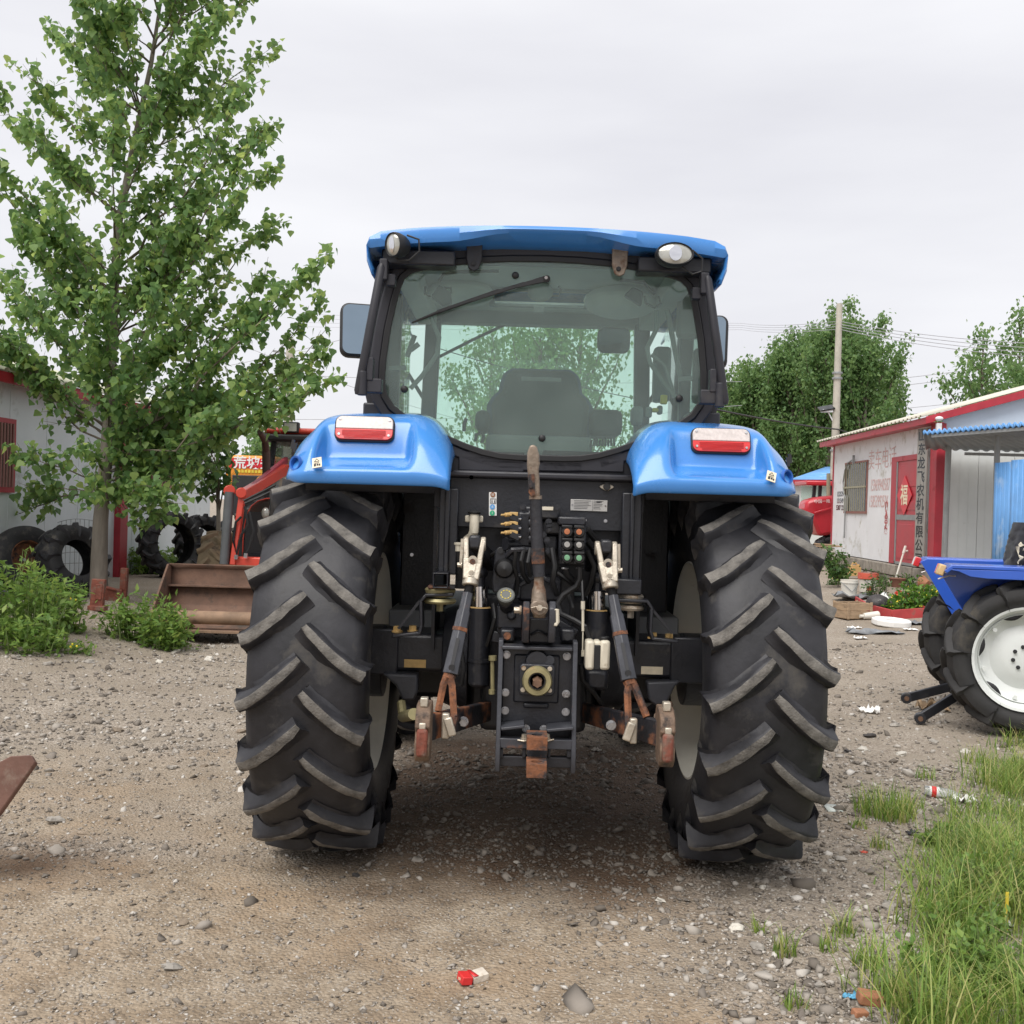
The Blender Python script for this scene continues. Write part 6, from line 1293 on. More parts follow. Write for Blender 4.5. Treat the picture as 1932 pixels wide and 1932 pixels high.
def build_tree(name, base, trunk, trad, limbs, lrad, seed, per_m, tl, spread, lpt, lsize, label, cat, group, mleaf=M_LEAF, sep_leaves=0, V0=HEART_V, T0=HEART_T, tube_n=6, start=.22, twigs=True, jit=.06, droop=.9):
    """trunk: polyline (local); limbs: list of polylines (local)"""
    r = np.random.RandomState(seed); t = thing(name, base, label, cat, group)
    mb = MB(); k = len(trunk); mb.tube([Vector(p) for p in trunk], [trad*(1-.93*(i/(k-1))**.9) for i in range(k)], 12)
    mb.build('trunk', M_BARK, t, smooth=60)
    lb = MB(); cents = []
    for li in limbs:
        n = len(li); L = np.linalg.norm(li[-1]-li[0]); r0 = lrad*min(1.3, .35+L*.28)
        lb.tube([Vector(p) for p in li], [r0*(1-.88*i/(n-1)) for i in range(n)], tube_n, cap=False)
        for a, b in twigs_along(li, r, per_m, tl, spread, start):
            if twigs: lb.tube([Vector(a), Vector(b)], [.006*lrad/.03, .002], 3, cap=False)
            m_ = lpt; tt = r.rand(m_)**.7; c = a+(b-a)*tt[:, None] + r.randn(m_, 3)*jit; cents.append(c)
    lb.build('branches', M_TWIG, t, smooth=60)['kind'] = 'stuff'
    cents = np.concatenate(cents)
    V, T, rv = leaf_cloud(cents, lsize, seed+1, V0, T0, droop)
    if sep_leaves:
        kv = len(V0); kt = len(T0); n = len(cents)
        order = np.argsort(cents[:, 1]+np.array(base)[1]*0)[:sep_leaves]; mask = np.zeros(n, bool); mask[order] = True
        lv = V.reshape(n, kv, 3); lr = rv.reshape(n, kv)
        for i in order:
            c = lv[i, 0].copy(); me = np_mesh('leaf', lv[i]-c, T0, mleaf, lr[i]); obj('leaf', me, t, loc=Vector(c))
        V = lv[~mask].reshape(-1, 3); rv = lr[~mask].reshape(-1); n2 = (~mask).sum()
        T = (T0[None]+(np.arange(n2)*kv)[:, None, None]).reshape(-1, 3)
    o = obj('crown', np_mesh('crown', V, T, mleaf, rv), t); o['kind'] = 'stuff'
    return t

# ---- the young poplar by the left shed
HD = 13.2; HB = Vector(P(186, 1137, HD)); HB.z = gz1(HB.x, HB.y)-.03
def hl(px, py, dd=0): return np.array(P(px, py, HD+dd)-HB)
tr = [np.array((0, 0, 0))]+[hl(px, py, dd) for px, py, dd in ((187, 1060, 0), (190, 980, 0), (200, 870, .05), (208, 740, .1), (214, 580, .1), (222, 430, .05), (249, 289, 0), (285, 121, 0), (305, -10, 0), (318, -110, 0))]
tr = np.array(tr)
def trunk_at(z):
    z = min(max(z, .5), tr[-1, 2]); i = max(0, min(len(tr)-2, int(np.searchsorted(tr[:, 2], z))-1)); f = (z-tr[i, 2])/(tr[i+1, 2]-tr[i, 2]); return tr[i]+(tr[i+1]-tr[i])*f
hr = np.random.RandomState(5); limbs = []
tips = [(424, 22), (505, 95), (523, 234), (486, 267), (530, 314), (523, 420), (618, 483), (607, 570), (618, 618), (614, 669), (622, 716), (555, 760), (545, 700), (430, 200), (470, 160), (460, 350), (500, 520), (520, 560), (470, 610), (450, 460),
        (390, 60), (350, -30), (270, -60), (230, -20), (190, 10), (175, 60), (99, 58), (164, 143), (29, 124), (0, 183), (-25, 330), (-45, 480), (-40, 590), (20, 520), (60, 250), (90, 360), (120, 300), (60, 440), (110, 560), (30, 640),
        (400, 800), (380, 843), (302, 975), (0, 985), (60, 925), (40, 864), (330, 720), (390, 880), (300, 880), (450, 740), (360, 640), (160, 640), (150, 450), (330, 500), (300, 330), (340, 420), (130, 180),
        (150, 850), (170, 930), (230, 860), (260, 980), (335, 950), (300, 800), (380, 760), (330, 870), (285, 920), (360, 900), (240, 800), (260, 700), (200, 560), (290, 560), (410, 560), (250, 930)]
for i, (px, py) in enumerate(tips):
    dd = hr.uniform(-1.3, .75); b = hl(px, py, dd); lat = math.hypot(b[0]-trunk_at(b[2])[0], b[1]-trunk_at(b[2])[1])
    low = py > 760
    oz = b[2] - lat*(.25 if low else .82)*hr.uniform(.8, 1.15); oz = max(1.35 if low else 1.7, oz); a = trunk_at(oz)
    limbs.append(limb_path(a, b, 7, .06 if not low else -.05, .018, hr))
for i in range(46):
    a = trunk_at(hr.uniform(1.6, 8.6)); ang = hr.uniform(0, 6.28); L = hr.uniform(.9, 1.6); b = a+np.array([math.cos(ang)*L, -abs(math.sin(ang))*L*.9 if a[2] > 3 else -abs(math.sin(ang))*L, L*.9]); limbs.append(limb_path(a, b, 6, .06, .02, hr))
build_tree('poplar_tree', HB, tr, .115, limbs, .018, 21, 12.5, .38, .50, 9, .092, 'leafy young poplar tree in front of the white shed on the left', 'tree', None, sep_leaves=120, start=.13, jit=.05)

# ---- poplars beyond the yard
def far_poplar(base, H, W, seed, n_l, per_m, lpt, lsize, label, group, narrow=1.0, lowest=.12, name='poplar_tree', up=1.15, mleaf=M_LEAF_FAR):
    r = np.random.RandomState(seed); n = 9
    trunk = np.array([(r.randn()*.02*W*(i > 0), r.randn()*.02*W*(i > 0), H*i/(n-1)) for i in range(n)])
    ls = []
    for k in range(n_l):
        t = lowest+(1-lowest)*(k+.5)/n_l*.93; ang = k*2.4+r.randn()*.4
        prof = min(1, (1-t)*1.9+.16)*(.75+.45*r.rand())*min(1, .5+t*2.2)
        a = np.array([0, 0, H*t*.92]); L = W*prof
        b = a+np.array([math.cos(ang)*L, math.sin(ang)*L, L*up*(.75+.5*r.rand())])
        ls.append(limb_path(a, b, 6, .09, .02, r))
    ls.append(np.array([(0, 0, H*.8), (0, 0, H*.93), (r.randn()*.1, 0, H*1.03)]))
    return build_tree(name, base, trunk, .012*H+.05, ls, .05, seed+2, per_m, .8, .5, lpt, lsize, label, 'tree', group, mleaf=mleaf, V0=NAR_V*np.array([2.4, 1, 1]), T0=NAR_T, tube_n=5, start=.18, twigs=False, jit=.16)
def gp(px, d, z=0.): p = P(px, 960, d); return Vector((p.x, p.y, z))
grpR = 'poplars beyond the yard on the right'
for i, (px, d, H, W, lab) in enumerate([(1388, 52, 7.4, 1.5, 'low poplar beside the right cab mirror, leftmost of the far row'), (1422, 51, 8.3, 1.5, 'second poplar of the far right row from the tractor cab'), (1456, 53, 9.2, 1.5, 'third poplar of the far right row from the tractor cab'), (1490, 50, 9.7, 1.5, 'fourth poplar of the far right row from the tractor cab'),
        (1526, 52, 10.5, 1.45, 'slim poplar just left of the concrete pole'), (1562, 48, 10.6, 1.4, 'tall poplar directly behind the concrete pole'), (1594, 49, 10.9, 1.35, 'tallest far poplar just right of the concrete pole'), (1626, 47, 9.4, 1.4, 'poplar second from the right end of the far row'), (1655, 50, 7.9, 1.5, 'poplar at the right end of the far row above the shed roof')]):
    far_poplar(gp(px, d), H, W, 300+i*7, 30, 9, 13, .18, lab, grpR, up=2.6)
for i, (px, d, H, W, lab) in enumerate([(1845, 36, 7.7, 1.5, 'open poplar behind the shed roof at the far right'), (1915, 38, 8.7, 1.9, 'tall poplar behind the shed roof cut by the right picture edge'), (1955, 35, 7.4, 1.8, 'poplar outermost behind the right shed')]):
    far_poplar(gp(px, d), H, W, 400+i*7, 26, 8, 11, .17, lab, 'poplars behind the right shed')
for i, (px, d, H, W, lab) in enumerate([(920, 33, 7.2, 1.5, 'poplar seen through the left of the cab glass'), (1010, 31, 7.35, 1.4, 'slim poplar seen through the middle of the cab glass'), (1085, 32, 7.3, 1.6, 'poplar seen through the right of the cab glass')]):
    far_poplar(gp(px, d), H, W, 500+i*7, 26, 8, 9, .15, lab, 'poplars ahead of the tractor', up=1.5)
# a small conifer-like tree behind the roof
far_poplar(gp(1690, 42), 5.6, 1.1, 610, 44, 12, 8, .2, 'small dark conical tree just above the shed roof', None, name='conical_tree', up=.25, mleaf=M_LEAF_DK)
# trees in the far left gap
far_poplar(gp(515, 60), 6.0, 1.8, 650, 26, 6, 8, .3, 'distant green tree in the gap behind the red loader tractor', None)

# ---- shrub against the left shed
sb = Vector(P(415, 1040, 17.2)); sb.z = gz1(sb.x, sb.y); r_ = np.random.RandomState(77)
def sl_(px, py, dd=0): return np.array(P(px, py, 17.2+dd)-sb)
stemp = np.array([(0, 0, 0), sl_(412, 960), sl_(408, 900), sl_(404, 850)])
sl_l = [limb_path(sl_(412, 985-10*k), sl_(px, py, r_.uniform(-.7, .3)), 6, -.03, .03, r_) for k, (px, py) in enumerate([(385, 800), (440, 830),  (430, 790), (370, 860), (400, 770), (365, 930), (420, 880), (395, 900), (350, 820), (340, 900), (360, 780), (325, 850)])]
build_tree('shrub', sb, stemp, .05, sl_l, .022, 78, 9, .42, .6, 5, .12, 'tangled dark shrub growing against the left shed wall', 'shrub', None, mleaf=M_LEAF_DK)
sb = Vector(P(655*1.0+1000-72, 1060, 19.6)); sb.z = gz1(sb.x, sb.y)
stemp = np.array([(0, 0, 0), (0, 0, .3), (0, 0, .55)]); sl_l = [limb_path((0, 0, .1), (r_.uniform(-.3, .3), r_.uniform(-.2, .15), r_.uniform(.3, .72)), 5, .02, .03, r_) for k in range(14)]
build_tree('shrub', sb, stemp, .02, sl_l, .012, 79, 22, .16, .6, 5, .06, 'small dark bush by the white box at the right shed wall', 'shrub', None, mleaf=M_LEAF_DK, tube_n=4)

# ---- weeds
def weed(name, base, n, rad, h, lsize, seed, label, flower=0, per=26, V0=NAR_V*np.array([1.5, 1, 1]), mat=M_WEED, aspect=.6, lean=.3):
    r = np.random.RandomState(seed); t = thing(name, base, label, 'weed', 'weeds in the yard'); mb = MB(); cents = []; fl = MB(); nf = 0
    for k in range(n):
        a = r.rand()*6.28; q_ = rad*math.sqrt(r.rand()); x, y = math.cos(a)*q_, math.sin(a)*q_*aspect
        hh = h*(.45+.6*r.rand())*(1-.35*(q_/rad)); dx, dy = math.cos(a)*hh*lean*r.rand()+r.randn()*.03, math.sin(a)*hh*lean*r.rand()
        z0 = gz1(base[0]+x, base[1]+y)-base[2]-.02
        p = [Vector((x, y, z0)), Vector((x+dx*.35, y+dy*.35, z0+hh*.5)), Vector((x+dx, y+dy, z0+hh))]
        mb.tube(p, [.006, .005, .002], 4, cap=False)
        m_ = per; s = r.rand(m_)**.75; pts = np.array([(x, y, z0)])+np.outer(s, (dx, dy, hh)); pts[:, :2] += r.randn(m_, 2)*lsize*.55; cents.append(pts)
        if flower and r.rand() < flower:
            for _ in range(3): fl.ball(p[2]+Vector((r.randn()*.03, r.randn()*.03, r.rand()*.03-.01)), .011, 6, 4); nf += 1
    mb.build('stems', M_TWIG if mat is not M_WEED else M('weed_stem_%d' % seed, (.14, .19, .06), .8), t)['kind'] = 'stuff'
    V, T, rv = leaf_cloud(np.concatenate(cents), lsize, seed+1, V0, NAR_T, -.35)
    o = obj('foliage', np_mesh('foliage', V, T, mat, rv), t); o['kind'] = 'stuff'
    if nf: o = fl.build('flowers', M_FLOW, t); o['kind'] = 'stuff'
    return t
for i, (px, py, n, rad, h, ls, lab, fl) in enumerate([(275, 1214, 60, .42, .58, .085, 'bright green weed clump in front of the rusty loader bucket', 0), (20, 1195, 60, .52, 1.02, .085, 'tall weed clump with a few yellow flowers in front of the leaning tyres', .05),
        (98, 1185, 40, .30, .70, .08, 'yellow flowered weed clump at the foot of the worn tyre', .16), (15, 1215, 40, .45, .5, .08, 'weed clump at the left picture edge beside the gravel', .03), (330, 1200, 8, .14, .4, .08, 'weed spray leaning against the bucket side', 0), (100, 1222, 22, .35, .2, .06, 'low yellowish weed patch at the edge of the gravel', .12),
        (250, 1082, 40, .45, .5, .10, 'weed clump between the poplar trunk and the bucket', 0), (340, 1080, 45, .6, .5, .10, 'grassy weed clump below the upright tyre at the shed', 0), (225, 1070, 25, .4, .5, .1, 'weeds at the foot of the red post', 0)]):
    p = G(px, py); weed('weed_clump', p, n, rad, h, ls, 700+i*3, lab, fl)
for i, (px, py, n, rad, h, ls, lab) in enumerate([(1900, 1700, 30, .22, .3, .03, 'fine seedy weed standing in the long grass'), (1840, 1870, 26, .22, .22, .035, 'low broad weed in the front of the long grass'), (1915, 1830, 30, .2, .3, .03, 'tall seedy weed at the right picture edge'), (1800, 1770, 16, .15, .2, .03, 'small seedy weed at the left rim of the long grass'), (1790, 1600, 14, .12, .16, .04, 'dark leafy weed at the upper rim of the long grass')]):
    weed('weed_clump', G(px, py), n, rad, h, ls, 760+i*3, lab, 0, 26, NAR_V*np.array([2.0, 1, 1]))
# ================================================================== red tractor behind the right shed
Q_RED = M('red_paint', (.50, .022, .035), .35, var=.1, scale=3, dirt=(.42, .12, .10), dirt_amt=.2, dirt_scale=3, coat=.3)
RT = thing('red_tractor', (P(1545, 1000, 27).x, 27, gz1(8, 27)), 'red tractor bonnet and cab peeping out left of the white shed', 'tractor')
rx = lambda px, py, d: P(px, py, d)-RT.location
m = MB(); pts = [(1518, 965), (1522, 945), (1545, 938), (1600, 932), (1600, 1000), (1562, 1010), (1545, 1012), (1535, 985)]
q_ = [rx(x, y, 26.5) for x, y in pts]; m.prism([(p.x, p.z) for p in q_], q_[0].y, q_[0].y+.7); m.build('bonnet', Q_RED, RT, .08)
m = MB(); m.bar(rx(1536, 968, 26.45), rx(1600, 950, 26.45), .03, .05); m.build('bonnet_crease', Q_RED, RT, .01)
o = obj('lettering', text_mesh('中国一拖 东', .10, K_WHT, .003), RT, loc=rx(1556, 946, 26.42)); o.rotation_euler = (R(90), R(-4), 0)
m = MB(); a = rx(1510, 912, 28); m.b2((a.x, -.6+1, a.z-.06), (a.x+1.15, 1.6, a.z+.06)); m.build('cab_roof', Q_RED, RT, .03)
m = MB()
for p_, q2 in (((1537, 915), (1534, 940)), ((1548, 912), (1545, 945)), ((1567, 905), (1566, 940))): m.bar(rx(*p_, 27.6), rx(q2[0], q2[1]+10, 27.6), .08, .08)
m.build('cab_pillar', K_CAB, RT, split=1)
m = MB(); a = rx(1512, 916, 27.7); b = rx(1568, 945, 27.7); m.b2((a.x, a.y, b.z-.2), (b.x, a.y+.02, a.z)); m.build('cab_glass', K_GLASS2, RT)
m = MB(); m.cyl(rx(1563, 940, 26.8), rx(1563, 893, 26.8), .05, 12); m.build('exhaust', S_BAR, RT)
FLs = [lug_mesh(s, .55, .51, .16, R(15), .035, .085, 5) for s in (-1, 1)]
w = wheel(RT, rx(1569, 1035, 26.7), .16, .55, .04, .33, 14, FLs, 'front_wheel', [(-.12, .34), (-.05, .31), (.05, .31), (.12, .34)], [[(-.02, .31), (-.05, .15), (-.05, 0)]], S_GALV); w.location.z = .58-RT.location.z; w.rotation_euler = (0, 0, R(80))

# ================================================================== red loader tractor on the left
Q_ORED = M('orange_red_paint', (.58, .055, .03), .38, var=.1, scale=3, dirt=(.40, .12, .08), dirt_amt=.2, dirt_scale=4, coat=.2)
Q_BUCK = M('rusty_bucket', (.15, .085, .058), .8, var=.3, scale=4, dirt=(.06, .05, .042), dirt_amt=.5, dirt_scale=2.5, bump=.3, bscale=30)
Q_MUD = M('muddy_tyre', (.26, .20, .13), .95, var=.3, scale=6, dirt=(.05, .045, .04), dirt_amt=.4, dirt_scale=4)
BD = 11.9; LB = Vector((-3.05, 13.6, 0)); LT = thing('loader_tractor', LB, 'red front-loader tractor with rusty bucket parked facing the camera on the left', 'loader tractor')
lx = lambda px, py, d: P(px, py, d)-LB
b0 = G(275, 1192); xl = b0.x-LB.x; xr = xl+2.05; yf = b0.y-LB.y; z0 = b0.z
top = lx(300, 1063, b0.y+.75).z; 
sec = [(yf, z0+.02), (yf+.08, z0+.06), (yf+.42, z0+.03), (yf+.62, z0+.10), (yf+.74, z0+.30), (yf+.80, z0+.52), (yf+.78, top-.02), (yf+.60, top)]
sec = [(yf+.02, z0+.03), (yf+.30, z0+.02), (yf+.58, z0+.08), (yf+.72, z0+.24), (yf+.80, z0+.46), (yf+.82, top-.05), (yf+.76, top)]
m = MB(); m.grid([[Vector((x, y, z)) for y, z in sec] for x in np.linspace(xl, xr, 9)]); bk = m.build('bucket', Q_BUCK, LT, solid=.018, smooth=20)
for x in (xl, xr):
    m = MB(); m.prism([(y, z) for y, z in sec]+[(yf+.70, top-.0), (yf+.05, z0+.10)], x-.012, x+.012, axis='x'); m.build('bucket_side', Q_BUCK, bk, bevel=.004)
m = MB(); m.b2((xl, yf-.05, z0+.012), (xr, yf+.10, z0+.035)); m.tube([Vector((xl, yf+.06, z0+.17)), Vector((xr, yf+.06, z0+.17))], .075, 12); m.build('cutting_edge', M('worn_bucket_lip', (.24, .155, .10), .75, var=.3, scale=5, dirt=(.10, .07, .05), dirt_amt=.4, dirt_scale=3), bk)
m = MB(); m.b2((xl, yf+.66, z0+.46), (xr, yf+.80, z0+.475)); m.build('bucket_ridge', Q_BUCK, bk)
da = b0.y+.85
for k, dx in enumerate((0, 1.15)):
    D = Vector((dx, 0, 0))
    m = MB(); m.tube([lx(433, 928, da)+D, lx(423, 1064, da)+D], .058, 12); m.build('bucket_cylinder', M('cylinder_grey_%d' % k, (.10, .105, .11), .4), LT)
    m = MB(); m.bar(lx(458, 930, da+.05)+D, lx(440, 1066, da+.0)+D, .07, .10, up=(0, 1, 0)); m.bar(lx(456, 935, da+.05)+D, lx(540, 885, da+1.9)+D*.95, .09, .13); m.cyl(lx(455, 930, da-.05)+D, lx(455, 930, da+.15)+D, .065, 14); m.cyl(lx(433, 926, da-.02)+D, lx(433, 926, da+.1)+D, .07, 14); m.build('loader_arm', Q_ORED, LT, .01)
    m = MB(); m.bar(lx(470, 925, da+.3)+D, lx(540, 868, da+2.2)+D*.95, .06, .09); m.build('loader_link', M('faded_red_%d' % k, (.36, .05, .07), .5), LT, .01)
m = MB(); m.b2((lx(440, 1060, da).x, lx(440, 1060, da).y-.02, lx(440, 1062, da).z-.06), (lx(440, 1060, da).x+1.4, lx(440, 1060, da).y+.08, lx(440, 1050, da).z)); m.build('loader_cross_tube', Q_ORED, LT, .02)
m = MB()
for pts in ([(462, 955), (468, 990), (455, 1010), (446, 1045), (440, 1020), (445, 985), (455, 975)], [(470, 965), (478, 1000), (472, 1030), (463, 1050)], [(460, 945), (490, 930), (520, 915)], [(462, 950), (492, 937), (522, 922)]): m.tube([lx(x, y, da-.05) for x, y in pts], .016, 6)
m.build('hydraulic_hose', K_RUB, LT, split=1)
m = MB()
for x, y in ((445, 1055), (463, 1052)): m.cyl(lx(x, y, da-.06), lx(x+1, y-8, da-.06), .024, 8)
m.build('hose_fitting', K_STEEL, LT, split=1)
hd_ = 13.1; m = MB(); rows = []
for y, s in ((hd_, .85), (hd_+.1, 1), (hd_+1.6, 1.05)):
    rows.append([Vector((k*.42*s+.12, y-LB.y, z)) for k, z in ((-1, .75), (-1.03, 1.1), (-.95, 1.45), (-.6, 1.60), (0, 1.64), (.6, 1.60), (.95, 1.45), (1.03, 1.1), (1, .75))])
m.grid(rows); m.build('bonnet', Q_ORED, LT, solid=.02, sub=1); m = MB(); m.b2((-.30, hd_-LB.y+.02, .55), (.55, hd_-LB.y+.05, 1.45)); m.build('grille', K_INK, LT); m = MB(); m.b2((-.25, hd_-LB.y, .5), (.5, hd_-LB.y+2.5, .95)); m.build('engine', K_BLACK, LT)
m = MB(); q_ = lx(492, 968, 13.0); m.ball(q_+Vector((.04, .08, 0)), .065, 14, 8, (.8, .6, 1.1)); m.build('headlight', K_LAMP, LT)
m = MB(); m.cyl(lx(503, 925, 14.0), lx(502, 850, 14.0), .055, 12); m.tube([lx(502, 852, 14.0), lx(500, 832, 13.9), lx(490, 815, 13.6)], [.05, .045, .035], 10); m.build('exhaust', M('exhaust_rust', (.075, .045, .036), .8, var=.3, scale=6), LT)
# cab
cyf, cyb = 14.9-LB.y, 16.3-LB.y
cl, crr = lx(517, 860, 14.9).x, lx(517, 860, 14.9).x+1.45
zr = lx(530, 820, 14.9).z
m = MB(); m.b2((cl-.12, cyf-.15, zr), (crr+.12, cyb+.1, zr+.09)); m.build('cab_roof', Q_ORED, LT, .04); m = MB(); m.b2((cl-.15, cyf-.22, zr-.10), (crr+.15, cyb, zr-.005)); m.build('roof_visor', K_INK, LT, .03)
m = MB()
for x, dx in ((cl, -.02), (crr, .02)): m.bar((x+.0, cyf, zr-.08), (x-.16*(1 if x == cl else -1), cyf, .9), .06, .10, up=(0, 1, 0)); m.bar((x, cyb, zr-.05), (x, cyb, .9), .08, .08, up=(0, 1, 0))
m.build('cab_pillar', K_CAB, LT, split=1); m = MB(); m.prism([(cl+.02, zr-.08), (crr-.02, zr-.08), (crr+.12, 1.0), (cl-.12, 1.0)], cyf+.02, cyf+.025); m.build('windscreen', glass_mat('loader_glass', (.6, .66, .64), .35, (.5, .52, .5)), LT); m = MB(); m.b2((cl, cyb-.05, 1.0), (crr, cyb, zr-.1)); m.build('cab_back', S_WALLG, LT)
m = MB(); q_ = lx(548, 808, 14.7); m.b2((q_.x-.11, q_.y, q_.z-.06), (q_.x+.11, q_.y+.12, q_.z+.09)); lp_ = m.build('roof_lamp', K_INK, LT, .015); m = MB(); m.b2((q_.x-.085, q_.y-.006, q_.z-.04), (q_.x+.085, q_.y, q_.z+.07)); m.build('lamp_lens', K_LAMP, lp_)
FL2 = [lug_mesh(s, .58, .535, .17, R(15), .04, .09, 5, tex=(Q_MUD, Q_MUD)) for s in (-1, 1)]
for sx in (-.78, 1.02): wheel(LT, (sx, 14.0-LB.y, .60), .17, .58, .045, .34, 14, FL2, 'front_wheel', [(-.12, .35), (-.05, .32), (.05, .32), (.12, .35)], [[(0, .32), (.03, .1), (.03, 0)]], S_GALV, 0, Q_MUD)
for sx in (-.75, 1.0):
    w = wheel(LT, (sx, 16.0-LB.y, .80), .23, .80, .05, .46, 18, LUGS_S if 'LUGS_S' in globals() else [lug_mesh(s, .80, .755, .23, R(13.2), .04, .10, 5) for s in (-1, 1)], 'rear_wheel', [(-.16, .47), (-.05, .43), (.05, .43), (.16, .47)], [[(0, .43), (.03, .1), (.03, 0)]], S_GALV)
# the orange truck with a red banner behind it
TK = thing('orange_truck', (P(470, 900, 24).x, 24, 0), 'orange truck with red lettered front panel behind the loader tractor', 'truck'); tx = lambda px, py, d: P(px, py, d)-TK.location
Q_OR = M('orange_paint', (.72, .27, .03), .45, var=.1, scale=3)
a = tx(425, 858, 24); b = tx(520, 920, 24); m = MB(); m.b2((a.x, a.y, b.z), (b.x, a.y+1.6, a.z)); m.build('truck_cab', Q_OR, TK, .06)
a = tx(433, 864, 24); b = tx(520, 884, 24); m = MB(); m.b2((a.x, a.y-.012, b.z), (b.x, a.y-.002, a.z)); bn = m.build('red_panel', S_FU, TK)
c_ = (a+b)/2; o = obj('lettering', text_mesh('荒坡头', .30, K_WHT, .003, bold=.006), bn, loc=(c_.x+.02, a.y-.016, c_.z-.01)); o.rotation_euler = (R(90), 0, 0)
a = tx(443, 886, 24); b = tx(500, 893, 24)
for i in range(9): m = MB(); x0 = a.x+(b.x-a.x)*i/9; m.b2((x0, a.y-.014, b.z), (x0+.055, a.y-.002, a.z)); m.build('yellow_print_block', K_YEL, bn)
a = tx(440, 896, 24); b = tx(510, 932, 24); m = MB(); m.b2((a.x, a.y-.10, b.z-.5), (b.x+.2, a.y, a.z)); m.build('bumper', K_INK, TK, .02); m = MB(); q_ = tx(492, 906, 23.8); m.cyl(q_, q_+Vector((0, -.06, 0)), .085, 16); m.build('indicator_lamp', M('amber_lens', (.70, .32, .08), .3), TK)
for dx in (0.1, 1.0): m = MB(); m.cyl(Vector((a.x+dx-.1, .5, .45)), Vector((a.x+dx+.12, .5, .45)), .45, 20); m.build('truck_tyre', K_TYRE, TK)

# ================================================================== used tyres leaning at the left shed
def loose_tyre(px, py, Rr, hw, bead, rz, ry, label, lug=True, nl=16, lh=.035, extra=None, sweep=14, wear=False):
    p = G(px, py)
    if extra: p = P(px, py, extra); p.z = gz1(p.x, p.y)
    mb = MB(); mb.lathe(tyre_profile(hw, Rr-lh, bead), n=48); mb.lathe([(-hw*.70, bead), (-hw*.78, bead+.04), (-hw*.85, Rr-.12), (0, Rr-.09), (hw*.85, Rr-.12), (hw*.78, bead+.04), (hw*.70, bead)], n=48)
    t = mb.build('used_tyre', M('old_tyre_%d' % px, (.022, .022, .024), .75, var=.3, scale=5, dirt=(.11, .10, .085), dirt_amt=.42, dirt_scale=3.5, bump=.2, bscale=30), None, smooth=50)
    t.location = p+Vector((0, 0, Rr*.97)); t.rotation_mode = 'XYZ'; t.rotation_euler = (0, ry, rz)
    tag(t, label, 'tyre', 'used tyres at the left shed')
    if lug:
        ms = [lug_mesh(s, Rr, Rr-lh-.004, hw, R(sweep), .05, .11, 5, tex=(K_TYRE, M('old_lug_%d' % px, (.05, .048, .045), .9, var=.3, scale=6) if s < 0 else K_TYRE)) for s in (-1, 1)]
        for s, me in zip((-1, 1), ms):
            for k in range(nl): o = obj('lug', me, t); o.rotation_euler = (-2*math.pi*(k+(.5 if s > 0 else 0))/nl, 0, 0)
    return t
t1 = loose_tyre(45, 1100, .46, .16, .23, R(-38), R(-14), 'smooth worn tyre on a rusty rim at the left picture edge', lug=False, extra=13.3)
m = MB(); m.lathe([(.11, .235), (.12, .215), (.02, .20), (0, .1), (0, .02)], n=32); m.build('rusty_rim', K_RUST, t1)
loose_tyre(135, 1125, .47, .17, .23, R(-34), R(-16), 'cracked lugged tyre leaning beside the poplar trunk', nl=12, lh=.03)
loose_tyre(322, 1068, .54, .19, .33, R(-40), R(-6), 'tall tractor tyre standing upright against the shed wall', nl=16, lh=.045, extra=16.9)
t4 = loose_tyre(382, 1066, .52, .18, .32, R(-35), R(-10), 'tractor tyre half hidden in the shrub behind the upright tyre', nl=16, lh=.045, extra=18.0)
# rusty stakes and timber by the trunk
for (px, py, w, h, lab, ry) in ((184, 1152, .15, .36, 'rusty brick-red steel plate stake at the foot of the poplar', .05), (233, 1135, .085, .42, 'slim rusty upright stake right of the poplar trunk', .03)):
    p = G(px, py); m = MB(); m.box((0, 0, h/2), (w, .07, h), (0, ry, 0)); m.box((0, 0, .03), (w*1.3, .12, .06)); m.box((w*.15, -.035, h*.6), (w*.5, .02, h*.5), (0, ry, 0)); o = m.build('rusty_stake', K_RUSTR, None, .008); o.location = p; tag(o, lab, 'stake')
p = G(208, 1133); m = MB(); m.box((0, 0, .07), (.26, .10, .16), (.1, .1, .4)); m.box((.02, -.03, .15), (.12, .08, .03), (.1, .3, .4)); o = m.build('rusty_block', K_RUSTR, None, .01); o.location = p; tag(o, 'rusty block lying between the two rusty stakes', 'scrap')
a, b = G(205, 1168), G(275, 1168); m = MB(); m.bar(Vector((0, 0, .04)), b-a+Vector((0, 0, .04)), .12, .06); m.box((b-a)*.5+Vector((0, .02, .08)), ((b-a).length*.6, .06, .012), (0, 0, .02)); o = m.build('timber_board', M('grey_timber', (.27, .22, .17), .9, var=.2, scale=8, stretch=(.3, 3, 3)), None, .006); o.location = a; tag(o, 'weathered plank lying on the ground left of the bucket', 'plank')
# wire mesh leaning on the wall
WM = []; m = MB(); a = P(62, 1010, 14.6); b = P(185, 985, 15.2)
for i in range(15): t = i/14; p = a+(b-a)*t; m.tube([Vector((p.x, p.y, gz1(p.x, p.y)))-a, p-a+Vector((0, 0, .12*math.sin(t*3.1)))], .004, 4)
for k in range(7): m.tube([Vector(((b-a).x*t, (b-a).y*t, (gz1(a.x, a.y)-a.z)*(1-k/6)+((b-a).z*t+.12*math.sin(t*3.1))*(k/6))) for t in np.linspace(0, 1, 9)], .004, 4)
o = m.build('wire_mesh', S_GALV, None); o.location = a; tag(o, 'bent wire mesh panel leaning on the left shed wall', 'wire mesh')

